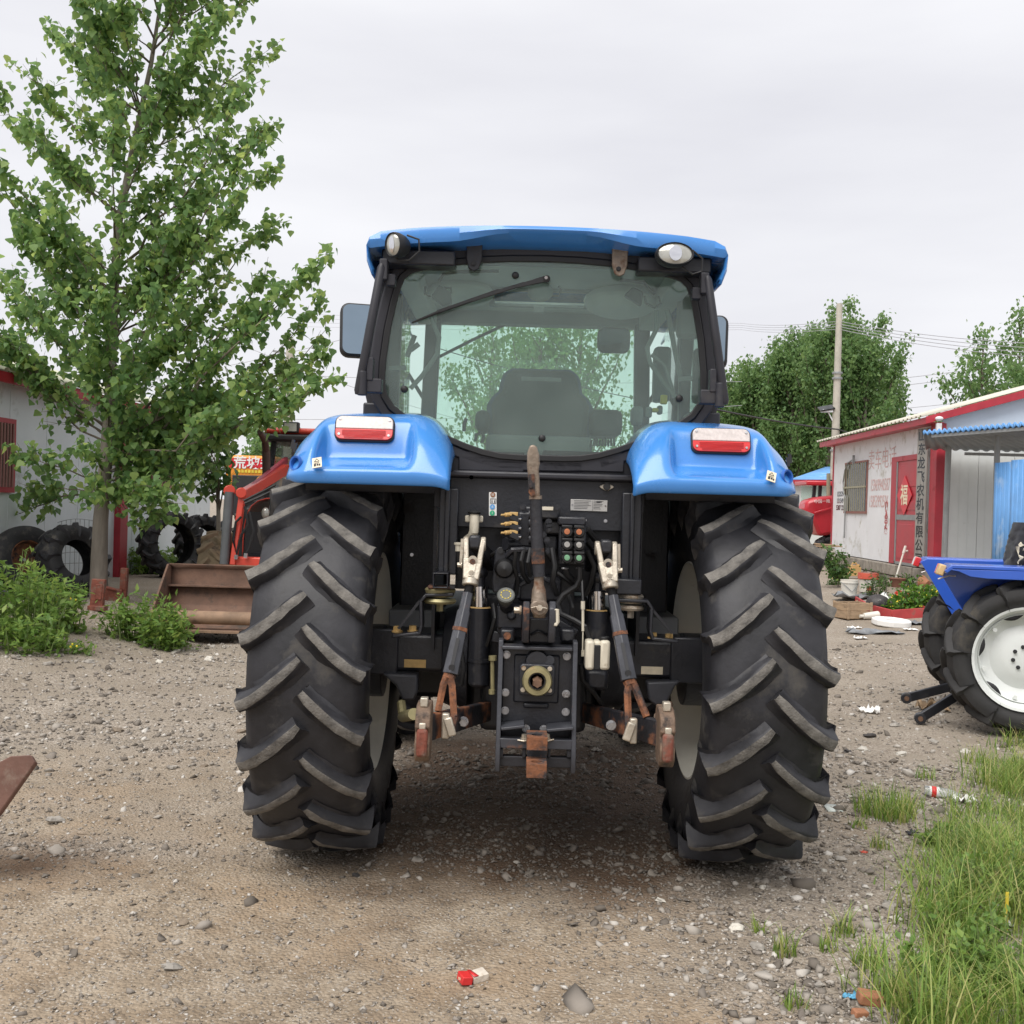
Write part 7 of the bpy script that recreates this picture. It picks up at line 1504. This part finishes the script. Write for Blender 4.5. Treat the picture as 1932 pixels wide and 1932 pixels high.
# ================================================================== small blue tractor on the right
Q_B2 = M('royal_blue_paint', (.03, .105, .50), .28, var=.1, scale=3, dirt=(.08, .12, .35), dirt_amt=.2, dirt_scale=5, coat=.4)
Q_WR = M('white_rim_paint', (.70, .72, .70), .4, var=.04, scale=4, dirt=(.5, .48, .42), dirt_amt=.18, dirt_scale=4)
Q_GT = M('dusty_tyre', (.026, .025, .025), .7, var=.3, scale=6, dirt=(.085, .075, .06), dirt_amt=.42, dirt_scale=3, bump=.15, bscale=40)
SB_O = Vector((4.03, 8.62, 0)); SBZ = R(-103.6); ST = thing('small_tractor', SB_O, 'small royal blue tractor with white rims cut by the right picture edge', 'tractor', rz=SBZ)
SL = [lug_mesh(s, .585, .540, .15, R(19), .030, .062, 8, tex=(Q_GT, Q_GT)) for s in (-1, 1)]
for s in (-1, 1):
    w = wheel(ST, (s*.62, 0, .585), .155, .585, .042, .375, 11, SL, 'rear_wheel', [(-.13, .385), (-.145, .39), (-.14, .37), (-.11, .36), (-.06, .33), (.06, .33), (.11, .36), (.14, .37), (.145, .39), (.13, .385)],
              [[(s*.07, .335), (s*.085, .33), (s*.02, .30), (s*.00, .24), (s*.035, .17), (s*.05, .12), (s*.05, .0)]], Q_WR, R(4), Q_GT)
    m = MB()
    for k in range(8): a = 2*math.pi*k/8+.2; bolt(m, (s*.052, .085*math.cos(a), .085*math.sin(a)), .011, (s, 0, 0), .02)
    m.build('wheel_bolt', K_INK, w, split=2)
    m = MB()
    for k in range(6):
        a = 2*math.pi*k/6+.3; m.cyl((s*.06, .30*math.cos(a), .30*math.sin(a)), (s*.085, .30*math.cos(a), .30*math.sin(a)), .016, 8)
    m.build('rim_lug', Q_WR, w, split=1)
    m = MB()
    for k in range(6):
        a = 2*math.pi*(k+.5)/6+.3; rows = []
        for da in np.linspace(-.24, .24, 7): rows.append([Vector((s*(.074+.004*0), r_*math.cos(a+da), r_*math.sin(a+da))) for r_ in (.330-.035*(1-(da/.24)**2), .331)])
        m.grid(rows)
    m.build('rim_slot', K_INK, w, solid=.01, split=1)
    # flat-topped fender
    m = MB(); sx0, sx1 = s*.46, s*.80; m.prism([(-.60, 1.22), (-.55, 1.27), (.62, 1.27), (.62, 1.24), (-.54, 1.24), (-.585, 1.20)], sx0, sx1, axis='x'); fd = m.build('fender', Q_B2, ST, .006)
    m = MB(); m.prism([(-.61, 1.235), (-.555, 1.262), (.62, 1.262), (.62, .80), (.1, .60), (-.22, .60), (-.30, .72)], s*.455, s*.47, axis='x'); m.build('fender_side', Q_B2, fd, bevel=.004)
    arc = [(-.50, 1.24), (-.42, 1.205), (-.3, 1.195), (.3, 1.195), (.5, 1.21), (.62, 1.24)]; m = MB(); m.prism([(-.585, 1.235)]+[(y, z-.02) for y, z in arc]+[(.62, 1.245)], sx1-.012*s, sx1, axis='x'); m.build('fender_lip', Q_B2, fd, bevel=.003)
    m = MB(); m.box((s*.70, -.615, 1.225), (.10, .05, .085), (R(-18), 0, 0)); lp = m.build('tail_lamp', M('lamp_amber_%d' % s, (.62, .42, .20), .35) if s > 0 else K_CLR, ST, .01)
    m = MB(); m.box((s*.635, -.615, 1.225), (.04, .052, .082), (R(-18), 0, 0)); m.build('red_lens', K_RED, lp, bevel=.008)
    m = MB(); m.tube([Vector((s*.47, -.60, 1.14)), Vector((s*.47, -.52, 1.17)), Vector((s*.47, -.47, 1.17))], .006, 6); m.build('lamp_wire', K_CLR, lp)
for (a, b, c_, d_) in (((1815, 1290), (1710, 1317), 9.0, 8.85), ((1812, 1308), (1736, 1355), 8.4, 8.3)):
    inv = Matrix.Rotation(-SBZ, 3, 'Z'); p0 = inv @ (P(*a, c_)-SB_O); p1 = inv @ (P(*b, d_)-SB_O); m = MB(); m.bar(p0+(p0-p1)*.6, p1, .03, .075); m.cyl(p1+Vector((-.025, 0, 0)), p1+Vector((.025, 0, 0)), .045, 14); lk = m.build('lower_link', K_BLACK2, ST, .006)
    m = MB(); m.cyl(p1+Vector((-.03, 0, 0)), p1+Vector((.03, 0, 0)), .02, 12); m.build('link_ball', K_PTO, lk)
m = MB(); m.b2((-.22, -.35, .40), (.22, .9, .82)); m.cyl((-.5, 0, .585), (.5, 0, .585), .10, 16); m.build('transmission', K_BLACK, ST, .02)
m = MB(); m.b2((-.27, .9, .55), (.27, 2.1, 1.22)); m.build('bonnet', Q_B2, ST, .06)
m = MB(); m.b2((-.45, .1, .62), (.45, .9, .66)); m.build('foot_plate', Q_B2, ST, .01)
m = MB(); m.lathe([(-.01, .17), (0, .18), (.01, .17), (0, .16)], (0, .75, 1.45), 'z', 24, closed=True, rot=Euler((R(30), 0, 0)).to_matrix()); m.cyl((0, .75, 1.45), (0, .9, 1.15), .02, 8); m.build('steering_wheel', K_RUB, ST)
for s in (-1, 1): wheel(ST, (s*.5, 1.75, .36), .10, .36, .03, .2, 12, [lug_mesh(q, .36, .335, .10, R(18), .03, .07, 4, tex=(Q_GT, Q_GT)) for q in (-1, 1)], 'front_wheel', [(-.07, .205), (.07, .205)], [[(0, .2), (s*.02, 0)]], Q_WR)
# seat wrapped in black plastic and torn card
PLB = M('black_plastic_wrap', (.02, .02, .026), .35, var=.3, scale=5, bump=.5, bscale=9); CARD = M('torn_cardboard', (.47, .32, .15), .85, var=.2, scale=6, bump=.3, bscale=15)
rr_ = np.random.RandomState(3); m = MB(); rows = []
for i in range(22):
    t = i/21; z = 1.14+.46*t; w_ = .26*(1-.55*max(0, t-.45)**1.2*1.6); rows.append([Vector((w_*math.cos(a)*(1+.05*rr_.randn()+.10*math.sin(5*a+3*t)), .12+(.26-.14*t)*math.sin(a)*.7*(1+.05*rr_.randn()+.08*math.sin(4*a-5*t)), z)) for a in np.linspace(0, 6.283, 27)[:-1]])
m.grid(rows, close=True); m.add([r for r in rows[-1]], [tuple(range(26))]); se = m.build('wrapped_seat', PLB, ST, smooth=70)
for k in range(5):
    m = MB(); c_ = Vector((.20+.01*k, .06+.10*k, 1.36+.03*rr_.rand())); hh = .15 if k > 1 else .09; ww = .10 if k > 1 else .035
    m.grid([[c_+Vector((.03*rr_.randn()*.6, (i/4-.5)*ww*2+.012*rr_.randn(), (j/5-.5)*hh*2+.06*(i/4)*(1 if k % 2 else -1)+.01*rr_.randn())) for i in range(5)] for j in range(6)]); m.build('card_flap', CARD if k > 1 else K_OWHT, se, solid=.005, smooth=15)
# ================================================================== clutter by the right shed
def C7(x, y): return 1553.6+.13158*x, 988.6+.13158*y
def at7(x, y): return G(*C7(x, y))
def sz7(n, d): return n*.13158/FPX*d
Y_WHT = M('white_plastic', (.66, .63, .56), .5, var=.08, scale=6, dirt=(.34, .29, .22), dirt_amt=.25, dirt_scale=5)
Y_RBK = M('red_bucket', (.55, .10, .06), .45, var=.15, scale=6); Y_WOOD = M('crate_wood', (.34, .24, .15), .85, var=.25, scale=6, dirt=(.16, .12, .08), dirt_amt=.35, dirt_scale=4, stretch=(1, 1, 4))
Y_FOAM = M('styrofoam', (.78, .77, .74), .8, var=.06, scale=10, dirt=(.5, .46, .4), dirt_amt=.2, dirt_scale=6); Y_TARP = M('grey_tarp', (.20, .21, .22), .5, var=.3, scale=5, bump=.4, bscale=8)
Y_JUG = M('tan_jug', (.52, .34, .14), .5, var=.12, scale=5); Y_REDM = M('red_metal_tray', (.42, .05, .05), .55, var=.15, scale=5, dirt=(.25, .12, .09), dirt_amt=.3, dirt_scale=5); Y_TERR = M('terracotta', (.36, .16, .085), .8, var=.15)
def pail(px0, pxb, w, h, mat, label, rim=None, name='bucket', band=None):
    p = at7(px0, pxb); r = sz7(w, p.y)/2; H = sz7(h, p.y); m = MB(); m.lathe([(0, 0), (0, r*.84), (H*.8, r*.97), (H*.82, r*1.05), (H*.9, r*1.05), (H*.91, r), (H, r*1.03), (H, r*.95), (H*.1, r*.8)], axis='z', n=28)
    o = m.build(name, mat, None, smooth=40); o.location = p; tag(o, label, 'bucket')
    if band: m = MB(); m.lathe([(H*.02, r*.852), (H*.55, r*.945)], axis='z', n=28); m.build('label_band', band, o, solid=.003)
    m = MB(); m.tube([Vector((r*1.04*math.cos(a), r*1.04*math.sin(a), H*.85-.25*r*0+(.0 if abs(math.cos(a)) > .9 else -.5*H*(1-abs(math.cos(a)))))) for a in np.linspace(math.pi, 2*math.pi, 13)], .006, 5); m.build('handle', S_GALV, o)
    return o
pail(365, 1050, 240, 250, Y_WHT, 'white plastic bucket standing behind the wooden crate')
pb_ = pail(635, 975, 270, 275, Y_WHT, 'white and red paint bucket beside the plain white bucket'); m = MB(); r = sz7(270, pb_.location.y)/2; H = sz7(275, pb_.location.y); m.lathe([(H*.66, r*.96), (H*.7, r*1.07), (H*1.0, r*1.06), (H*1.0, r*.9)], axis='z', n=28); m.build('red_rim', Y_RBK, pb_, solid=.003)
m = MB(); m.prism([(r*.35*math.cos(a)-r*.1, H*.18+r*.3*math.sin(a)) for a in np.linspace(0, 6.283, 15)[:-1]], -r*.99, -r*.9); m.build('red_emblem', Y_RBK, pb_)
p = at7(500, 800); w = sz7(165, p.y); h = sz7(170, p.y); m = MB(); m.b2((-w/2, -w*.3, 0), (w/2, w*.3, h*.75)); m.box((0, 0, h*.82), (w*.8, w*.5, h*.16)); m.tube([Vector((-w*.25, 0, h*.85)), Vector((-w*.2, 0, h*1.08)), Vector((w*.15, 0, h*1.08)), Vector((w*.2, 0, h*.85))], w*.07, 8); m.cyl((w*.33, 0, h*.8), (w*.33, 0, h*1.0), w*.1, 12); o = m.build('jerry_can', Y_JUG, None, .02); o.location = p+Vector((0, .25, .06)); tag(o, 'tan plastic jerry can behind the paint bucket', 'jerry can')
# wooden crate of separate boards
p = at7(415, 1350); W = sz7(430, p.y); D_ = W*.72; H = sz7(235, p.y); CR = thing('wooden_crate', p, 'open weathered wooden crate in front of the white bucket', 'crate', rz=R(20))
for k in range(2):
    z0 = H*.5*k+.006; z1 = H*.5*(k+1)-.008
    for (a, b) in (((-W/2, -D_/2, z0), (W/2, -D_/2+.014, z1)), ((-W/2, D_/2-.014, z0), (W/2, D_/2, z1)), ((-W/2, -D_/2+.016, z0), (-W/2+.014, D_/2-.016, z1)), ((W/2-.014, -D_/2+.016, z0), (W/2, D_/2-.016, z1))): m = MB(); m.b2(a, b); o = m.build('board', Y_WOOD, CR, .003); o.rotation_euler = (0, R(rnd.uniform(-1.5, 1.5)), 0)
for sx in (-1, 1):
    for sy in (-1, 1): m = MB(); m.b2((sx*(W/2-.02)-.02, sy*(D_/2+.008)-.007, 0), (sx*(W/2-.02)+.02, sy*(D_/2+.008)+.007, H*1.02)); m.build('corner_batten', Y_WOOD, CR, .003)
m = MB(); m.b2((-W/2+.015, -D_/2+.015, .0), (W/2-.015, D_/2-.015, .012)); m.build('crate_floor', Y_WOOD, CR)
# white ring of foam lying flat
p = at7(975, 1445); r = sz7(540, p.y)/2; m = MB(); out = [(r*math.cos(2*math.pi*i/28)*(1+.05*rnd.uniform(-1, 1)), r*math.sin(2*math.pi*i/28)*(1+.05*rnd.uniform(-1, 1))) for i in range(28)]; inn = [(r*.46*math.cos(2*math.pi*i/28), r*.46*math.sin(2*math.pi*i/28)) for i in range(28)]; m.ring(out, inn, 0, .09, axis='z'); o = m.build('foam_ring', Y_FOAM, None, .015); o.location = p+Vector((0, 0, -.01)); o.rotation_euler = (R(3), R(2), 0); tag(o, 'white foam ring lying flat in front of the red tray', 'foam ring')
p = at7(700, 1375); m = MB(); m.tube([Vector((-.13, 0, .05)), Vector((-.02, .02, .06)), Vector((.1, .05, .07))], [.045, .055, .06], 12); m.cyl((-.13, 0, .05), (-.19, -.01, .05), .025, 10); o = m.build('white_bottle', Y_WHT, None); o.location = p; tag(o, 'white plastic bottle lying beside the foam ring', 'bottle')
# red tray full of flowering plants
pa, pb2, pc = at7(655, 1290), at7(980, 1375), at7(1480, 1340); TY = thing('plant_tray', pb2, 'red metal tray holding leafy flowering plants', 'planter')
for a, b in ((pa, pb2), (pb2, pc)): m = MB(); m.bar(a-pb2+Vector((0, 0, .07)), b-pb2+Vector((0, 0, .07)), .03, .15); m.build('tray_side', Y_REDM, TY, .004)
for e in (pa, pc): m = MB(); m.bar(e-pb2+Vector((0, 0, .07)), e-pb2+Vector((.15, 1.1, .10)), .03, .15); m.build('tray_end', Y_REDM, TY, .004)
m = MB(); q_ = [pa-pb2, Vector((0, 0, 0)), pc-pb2, pc-pb2+Vector((.15, 1.1, 0)), pa-pb2+Vector((.15, 1.1, 0))]; m.prism([(v.x, v.y) for v in q_], .0, .06, axis='z'); m.build('tray_soil', M_ST[1], TY)
F_W = leaf_mat('planter_leaf', [(.05, .13, .02), (.08, .19, .03), (.13, .26, .035), (.24, .33, .06)], .35)
for i, (x, y, n, rad, h, lab) in enumerate(((1400, 1250, 34, .34, .62, 'tall leafy plant with yellow blooms in the red tray'), (1150, 1290, 26, .3, .40, 'lower leafy plant in the left of the red tray'), (1560, 1180, 18, .25, .42, 'leafy plant with white blooms at the right of the red tray'), (780, 1040, 16, .16, .50, 'dark upright weed behind the bag of coal'), (1010, 900, 26, .4, .30, 'dark weeds growing along the foot of the plinth'), (1660, 900, 14, .3, .3, 'sparse weeds right of the plant tray against the plinth'), (200, 870, 10, .15, .14, 'low yellow-green weed left of the white bucket'))):
    weed('plant', at7(x, y), n, rad, h, .09 if i < 3 else .06, 820+i*3, lab, .25 if i < 3 else 0, 24, NAR_V*np.array([1.6, 1, 1]), F_W if i < 3 else M_LEAF_DK)
M_RFL = M('red_flower', (.55, .05, .03), .6)
for i in range(16): p = at7(1030+rnd.uniform(0, 170), 1080+rnd.uniform(0, 200)); m = MB(); m.lathe([(0, .004), (.015, .03), (.02, .035), (.012, .012)], axis='z', n=8, rot=Euler((R(50), rnd.uniform(-.6, .6), 0)).to_matrix()); o = m.build('red_bloom', M_RFL, TY, solid=.003); o.location = p-TY.location+Vector((0, -.02, rnd.uniform(.06, .2)))
# coal bag, pipe, box, scraps
p = at7(790, 1280); m = MB(); m.ball((0, 0, .14), .2, 14, 9, (1, .8, .75)); o = m.build('coal_bag', M('coal_in_bag', (.035, .03, .03), .5, var=.5, scale=14, dirt=(.35, .33, .3), dirt_amt=.25, dirt_scale=9, bump=.9, bscale=20), None); o.location = p; tag(o, 'dark bag of coal with torn white top beside the red tray', 'bag')
m = MB(); rows = [[Vector((.06+.13*math.cos(a)*k+.03*rnd.uniform(-1, 1), -.02+.10*math.sin(a)*k, .30-.16*(k-.2)+.02*rnd.uniform(-1, 1))) for a in np.linspace(0, 6.283, 13)[:-1]] for k in (.1, .5, .9, 1.25)]; m.grid(rows, close=True); m.build('torn_top', Y_FOAM, o, solid=.004)
a, b = at7(1010, 865), at7(1010, 865); top_ = P(*C7(1175, 330), a.y+.25); m = MB(); m.cyl(Vector((0, 0, 0)), top_-a, .018, 10); m.cyl((top_-a)*.82, (top_-a)*1.02, .026, 10); m.cyl((top_-a)*.88, (top_-a)*.88+Vector((.07, 0, .01)), .02, 8); o = m.build('plastic_pipe', Y_WHT, None); o.location = a; tag(o, 'thin white plastic pipe leaning up towards the red door', 'pipe')
p = at7(135, 700); w, h = sz7(205, p.y), sz7(285, p.y); m = MB(); m.b2((-w/2, -w*.3, .06), (w/2, w*.4, h)); o = m.build('white_cabinet', Y_WHT, None, .02); o.location = p+Vector((0, .5, .10)); tag(o, 'white appliance box under a board by the shed corner', 'appliance'); m = MB(); m.b2((-w*.12, -w*.34, h*.55), (w*.14, -w*.29, h*.85)); m.tube([Vector((-w*.05, -w*.33, h*.5)), Vector((.02, -w*.36, h*.3)), Vector((w*.2, -w*.36, h*.2))], .008, 6); m.build('cover_plate', Y_WHT, o, bevel=.01); m = MB(); m.box((0, 0, h+.03), (w*1.9, w*1.0, .03), (0, R(-1), .06)); m.box((-.05, 0, h+.065), (w*1.4, w*.8, .025), (0, R(2), -.1)); ob_ = m.build('board', Y_WOOD, None, .004); ob_.location = o.location; tag(ob_, 'loose boards lying on top of the white appliance box', 'board')
def scrap(px, py, w, d, h, mat, label, name, cat, seed, c7=False, group=None):
    p = at7(px, py) if c7 else G(px, py); r = np.random.RandomState(seed); n = 9; rows = []
    for i in range(n):
        rows.append([Vector(((i/(n-1)-.5)*w*(1+.2*r.randn()*.5), (j/6-.5)*d*(1+.25*r.randn()*.5), max(.004, .006+h*abs(r.randn())*.6))) for j in range(7)])
    m = MB(); m.grid(rows); o = m.build(name, mat, None, solid=.003, smooth=25); o.location = p; o.rotation_euler = (0, 0, r.rand()*.6-.3); return tag(o, label, cat, group)
scrap(700, 1570, .68, .32, .06, Y_TARP, 'crumpled grey plastic sheet on the ground in front of the foam ring', 'plastic_sheet', 'plastic sheet', 1, True)
scrap(540, 1070, .9, .5, .08, Y_TARP, 'grey tarp lying behind the wooden crate', 'plastic_sheet', 'plastic sheet', 2, True)
scrap(300, 670, .6, .35, .10, Y_TARP, 'dark tarp heaped beside the jerry can', 'plastic_sheet', 'plastic sheet', 3, True)
scrap(1360, 1430, .42, .25, .04, Y_TARP, 'grey sheet scrap between foam ring and small tractor tyre', 'plastic_sheet', 'plastic sheet', 4, True)
for i, (x, y, mt, lb) in enumerate(((230, 770, Y_RBK, 'crumpled red packet left of the jerry can'), (330, 745, Y_FOAM, 'crumpled white packet by the jerry can'), (190, 790, K_YEL, 'yellow packet scrap behind the white bucket'), (250, 690, M('teal_scrap', (.05, .35, .30), .6), 'teal scrap on the dark tarp'), (395, 735, Y_FOAM, 'white packet touching the jerry can'), (440, 1500, Y_FOAM, 'pale scrap on the ground left of the crumpled sheet'), (1250, 1525, Y_FOAM, 'pale scrap right of the crumpled sheet'), (530, 1650, Y_FOAM, 'pale scrap below the crumpled sheet'))): scrap(x, y, .18, .1, .022, mt, lb, 'litter_scrap', 'litter', 10+i, True)
p = at7(1530, 990); m = MB(); m.lathe([(0, .015), (0, .06), (.13, .10), (.145, .105), (.145, .09), (.02, .05)], axis='y', n=20, rot=Euler((.3, 0, .5)).to_matrix()); o = m.build('clay_pot', Y_TERR, None); o.location = p+Vector((0, .1, .14)); tag(o, 'toppled terracotta pot behind the plant tray', 'pot')
p = at7(1060, 910); m = MB(); m.lathe([(0, 0), (0, .10), (.15, .14), (.16, .15), (.17, .13), (.15, 0)], axis='z', n=20); o = m.build('clay_pot', M('brown_pot', (.20, .09, .06), .8), None); o.location = p; tag(o, 'brown flower pot at the foot of the white pipe', 'pot')
p = at7(775, 690); m = MB(); m.lathe([(.0, .075), (-.25, .075), (-.25, .062), (0, .062)], axis='y', n=20); o = m.build('drain_pipe', K_RUB, None); o.location = p+Vector((0, .45, .12)); tag(o, 'short black drain pipe sticking out of the plinth', 'pipe')

# ================================================================== litter on the yard
# cigarette packet
p = G(888, 1853); PK = thing('cigarette_packet', p, 'crushed red and white cigarette packet on the front gravel', 'packet', rz=R(28)); K_PR = M('packet_red', (.60, .03, .03), .4, var=.1, scale=30); K_PW = M('packet_white', (.58, .52, .44), .6, var=.15, scale=30, dirt=(.35, .28, .2), dirt_amt=.4, dirt_scale=25)
m = MB(); m.box((.028, 0, .017), (.058, .05, .024), (R(4), R(-6), 0)); m.build('packet_body', K_PW, PK, .002); m = MB(); m.box((-.022, 0, .018), (.038, .052, .028), (R(3), R(8), R(-4))); hd = m.build('packet_lid', K_PR, PK, .003); m = MB(); m.add([Vector((-.002, -.027, .03)), Vector((.018, -.026, .029)), Vector((.01, .026, .031)), Vector((-.002, .027, .031))], [(0, 1, 2, 3)]); m.build('red_flap', K_PR, PK, solid=.001)
m = MB(); m.b2((-.043, -.006, .016), (-.0415, -.001, .024)); m.b2((-.043, .004, .014), (-.0415, .008, .023)); m.build('gold_mark', S_GOLD, hd)
# discarded bottle
p = G(1778, 1506); m = MB(); m.lathe([(-.10, .0), (-.10, .026), (-.09, .03), (.03, .03), (.06, .024), (.085, .012), (.105, .012), (.105, 0)], axis='x', n=20); o = m.build('drink_bottle', glass_mat('clear_plastic', (.85, .88, .86), .30, (.75, .76, .73)), None); o.location = p+Vector((0, 0, .03)); o.rotation_euler = (0, R(3), R(-14)); tag(o, 'discarded clear drink bottle with red and white label in the grass', 'bottle')
m = MB(); m.lathe([(-.075, .0305), (-.02, .0308)], axis='x', n=20); m.build('white_label', K_WHT, o, solid=.0008); m = MB(); m.lathe([(-.062, .0315), (-.036, .0317)], axis='x', n=20); m.build('red_band', K_PR, o, solid=.0008)
p = G(1573, 1527); m = MB(); m.add([(-.05, -.07, .006), (.035, -.06, .004), (.03, .06, .008), (-.045, .06, .012)], [(0, 1, 2, 3)]); o = m.build('tile_shard', M('pale_tile', (.50, .54, .50), .35, var=.08), None, solid=.006); o.location = p; tag(o, 'pale green square tile shard beside the right rear tyre', 'tile')
for i, (px, py, w, mt, lb) in enumerate(((1605, 1886, .05, M('blue_plastic', (.12, .38, .58), .5), 'crumpled blue plastic scrap on the front right gravel'), (1630, 1612, .03, Y_RBK, 'small red plastic chip on the dark gravel'), (1900, 1750, .05, Y_FOAM, 'white wrapper half hidden in the long grass'), (1720, 1575, .055, PLB, 'scrap of black plastic by the grass edge'), (1820, 1515, .12, Y_FOAM, 'flat white strip beside the discarded bottle'), (1100, 1320, .05, M('aqua_scrap', (.3, .55, .52), .5), 'pale scrap on the gravel'), (1125, 1418, .06, M('pale_card', (.42, .38, .33), .8), 'flat pale chip under the tractor'), (1760, 1340, .25, Y_WOOD, 'splinter of board in front of the small blue tractor'), (1640, 1345, .16, Y_FOAM, 'white flake left of the black tractor links'))):
    scrap(px, py, w, w*.6, w*.3, mt, lb, 'litter_scrap', 'litter', 40+i)
for i, (px, py, s, lb) in enumerate(((1642, 1893, .05, 'orange brick fragment by the blue plastic scrap'), (1622, 1918, .03, 'small orange brick chip at the front edge'), (1765, 1672, .06, 'brown brick fragment in the grass edge'))):
    p = G(px, py); m = MB(); m.box((0, 0, s*.35), (s*1.7, s, s*.8), (.1, .15, .3*i)); o = m.build('brick_fragment', Y_TERR if i < 2 else M_ST[1], None, s*.15); o.location = p; tag(o, lb, 'brick')
m = MB(); m.b2((-.006, -.002, 0), (.006, .002, .16)); p = G(1898, 1760); o = m.build('yellow_strip', K_YEL, None); o.location = p; tag(o, 'yellow plastic strip standing in the long grass', 'litter')
# rusty blade end reaching in at the left edge
d = 4.35; pts = [(-160, 1640), (-160, 1520), (20, 1426), (58, 1424), (66, 1438), (0, 1532), (-60, 1600)]
q_ = [P(x, y, d) for x, y in pts]; ctr = sum(q_, Vector())/len(q_)
SP = thing('steel_implement', (ctr.x-.25, ctr.y, 0), 'rusty brown steel blade reaching in from the left picture edge', 'farm implement'); K_BLD = M('brown_blade', (.16, .085, .065), .6, var=.25, scale=8, dirt=(.25, .19, .15), dirt_amt=.35, dirt_scale=6, bump=.2, bscale=50)
m = MB(); vs_ = [v-SP.location for v in q_]; n_ = len(vs_); tk_ = Vector((.005, .02, -.012)); m.add(vs_+[v+tk_ for v in vs_], [tuple(range(n_)), tuple(range(2*n_-1, n_-1, -1))]+[(i, (i+1) % n_, n_+(i+1) % n_, n_+i) for i in range(n_)]); m.build('blade', K_BLD, SP, .004)
m = MB(); b_ = vs_[0]; m.bar(b_+Vector((.06, .05, .0)), Vector((b_.x-.05, b_.y+.1, .0)), .08, .06); m.b2((b_.x-.3, b_.y-.1, 0), (b_.x+.1, b_.y+.35, .05)); m.build('stand', K_BLD, SP, .006)
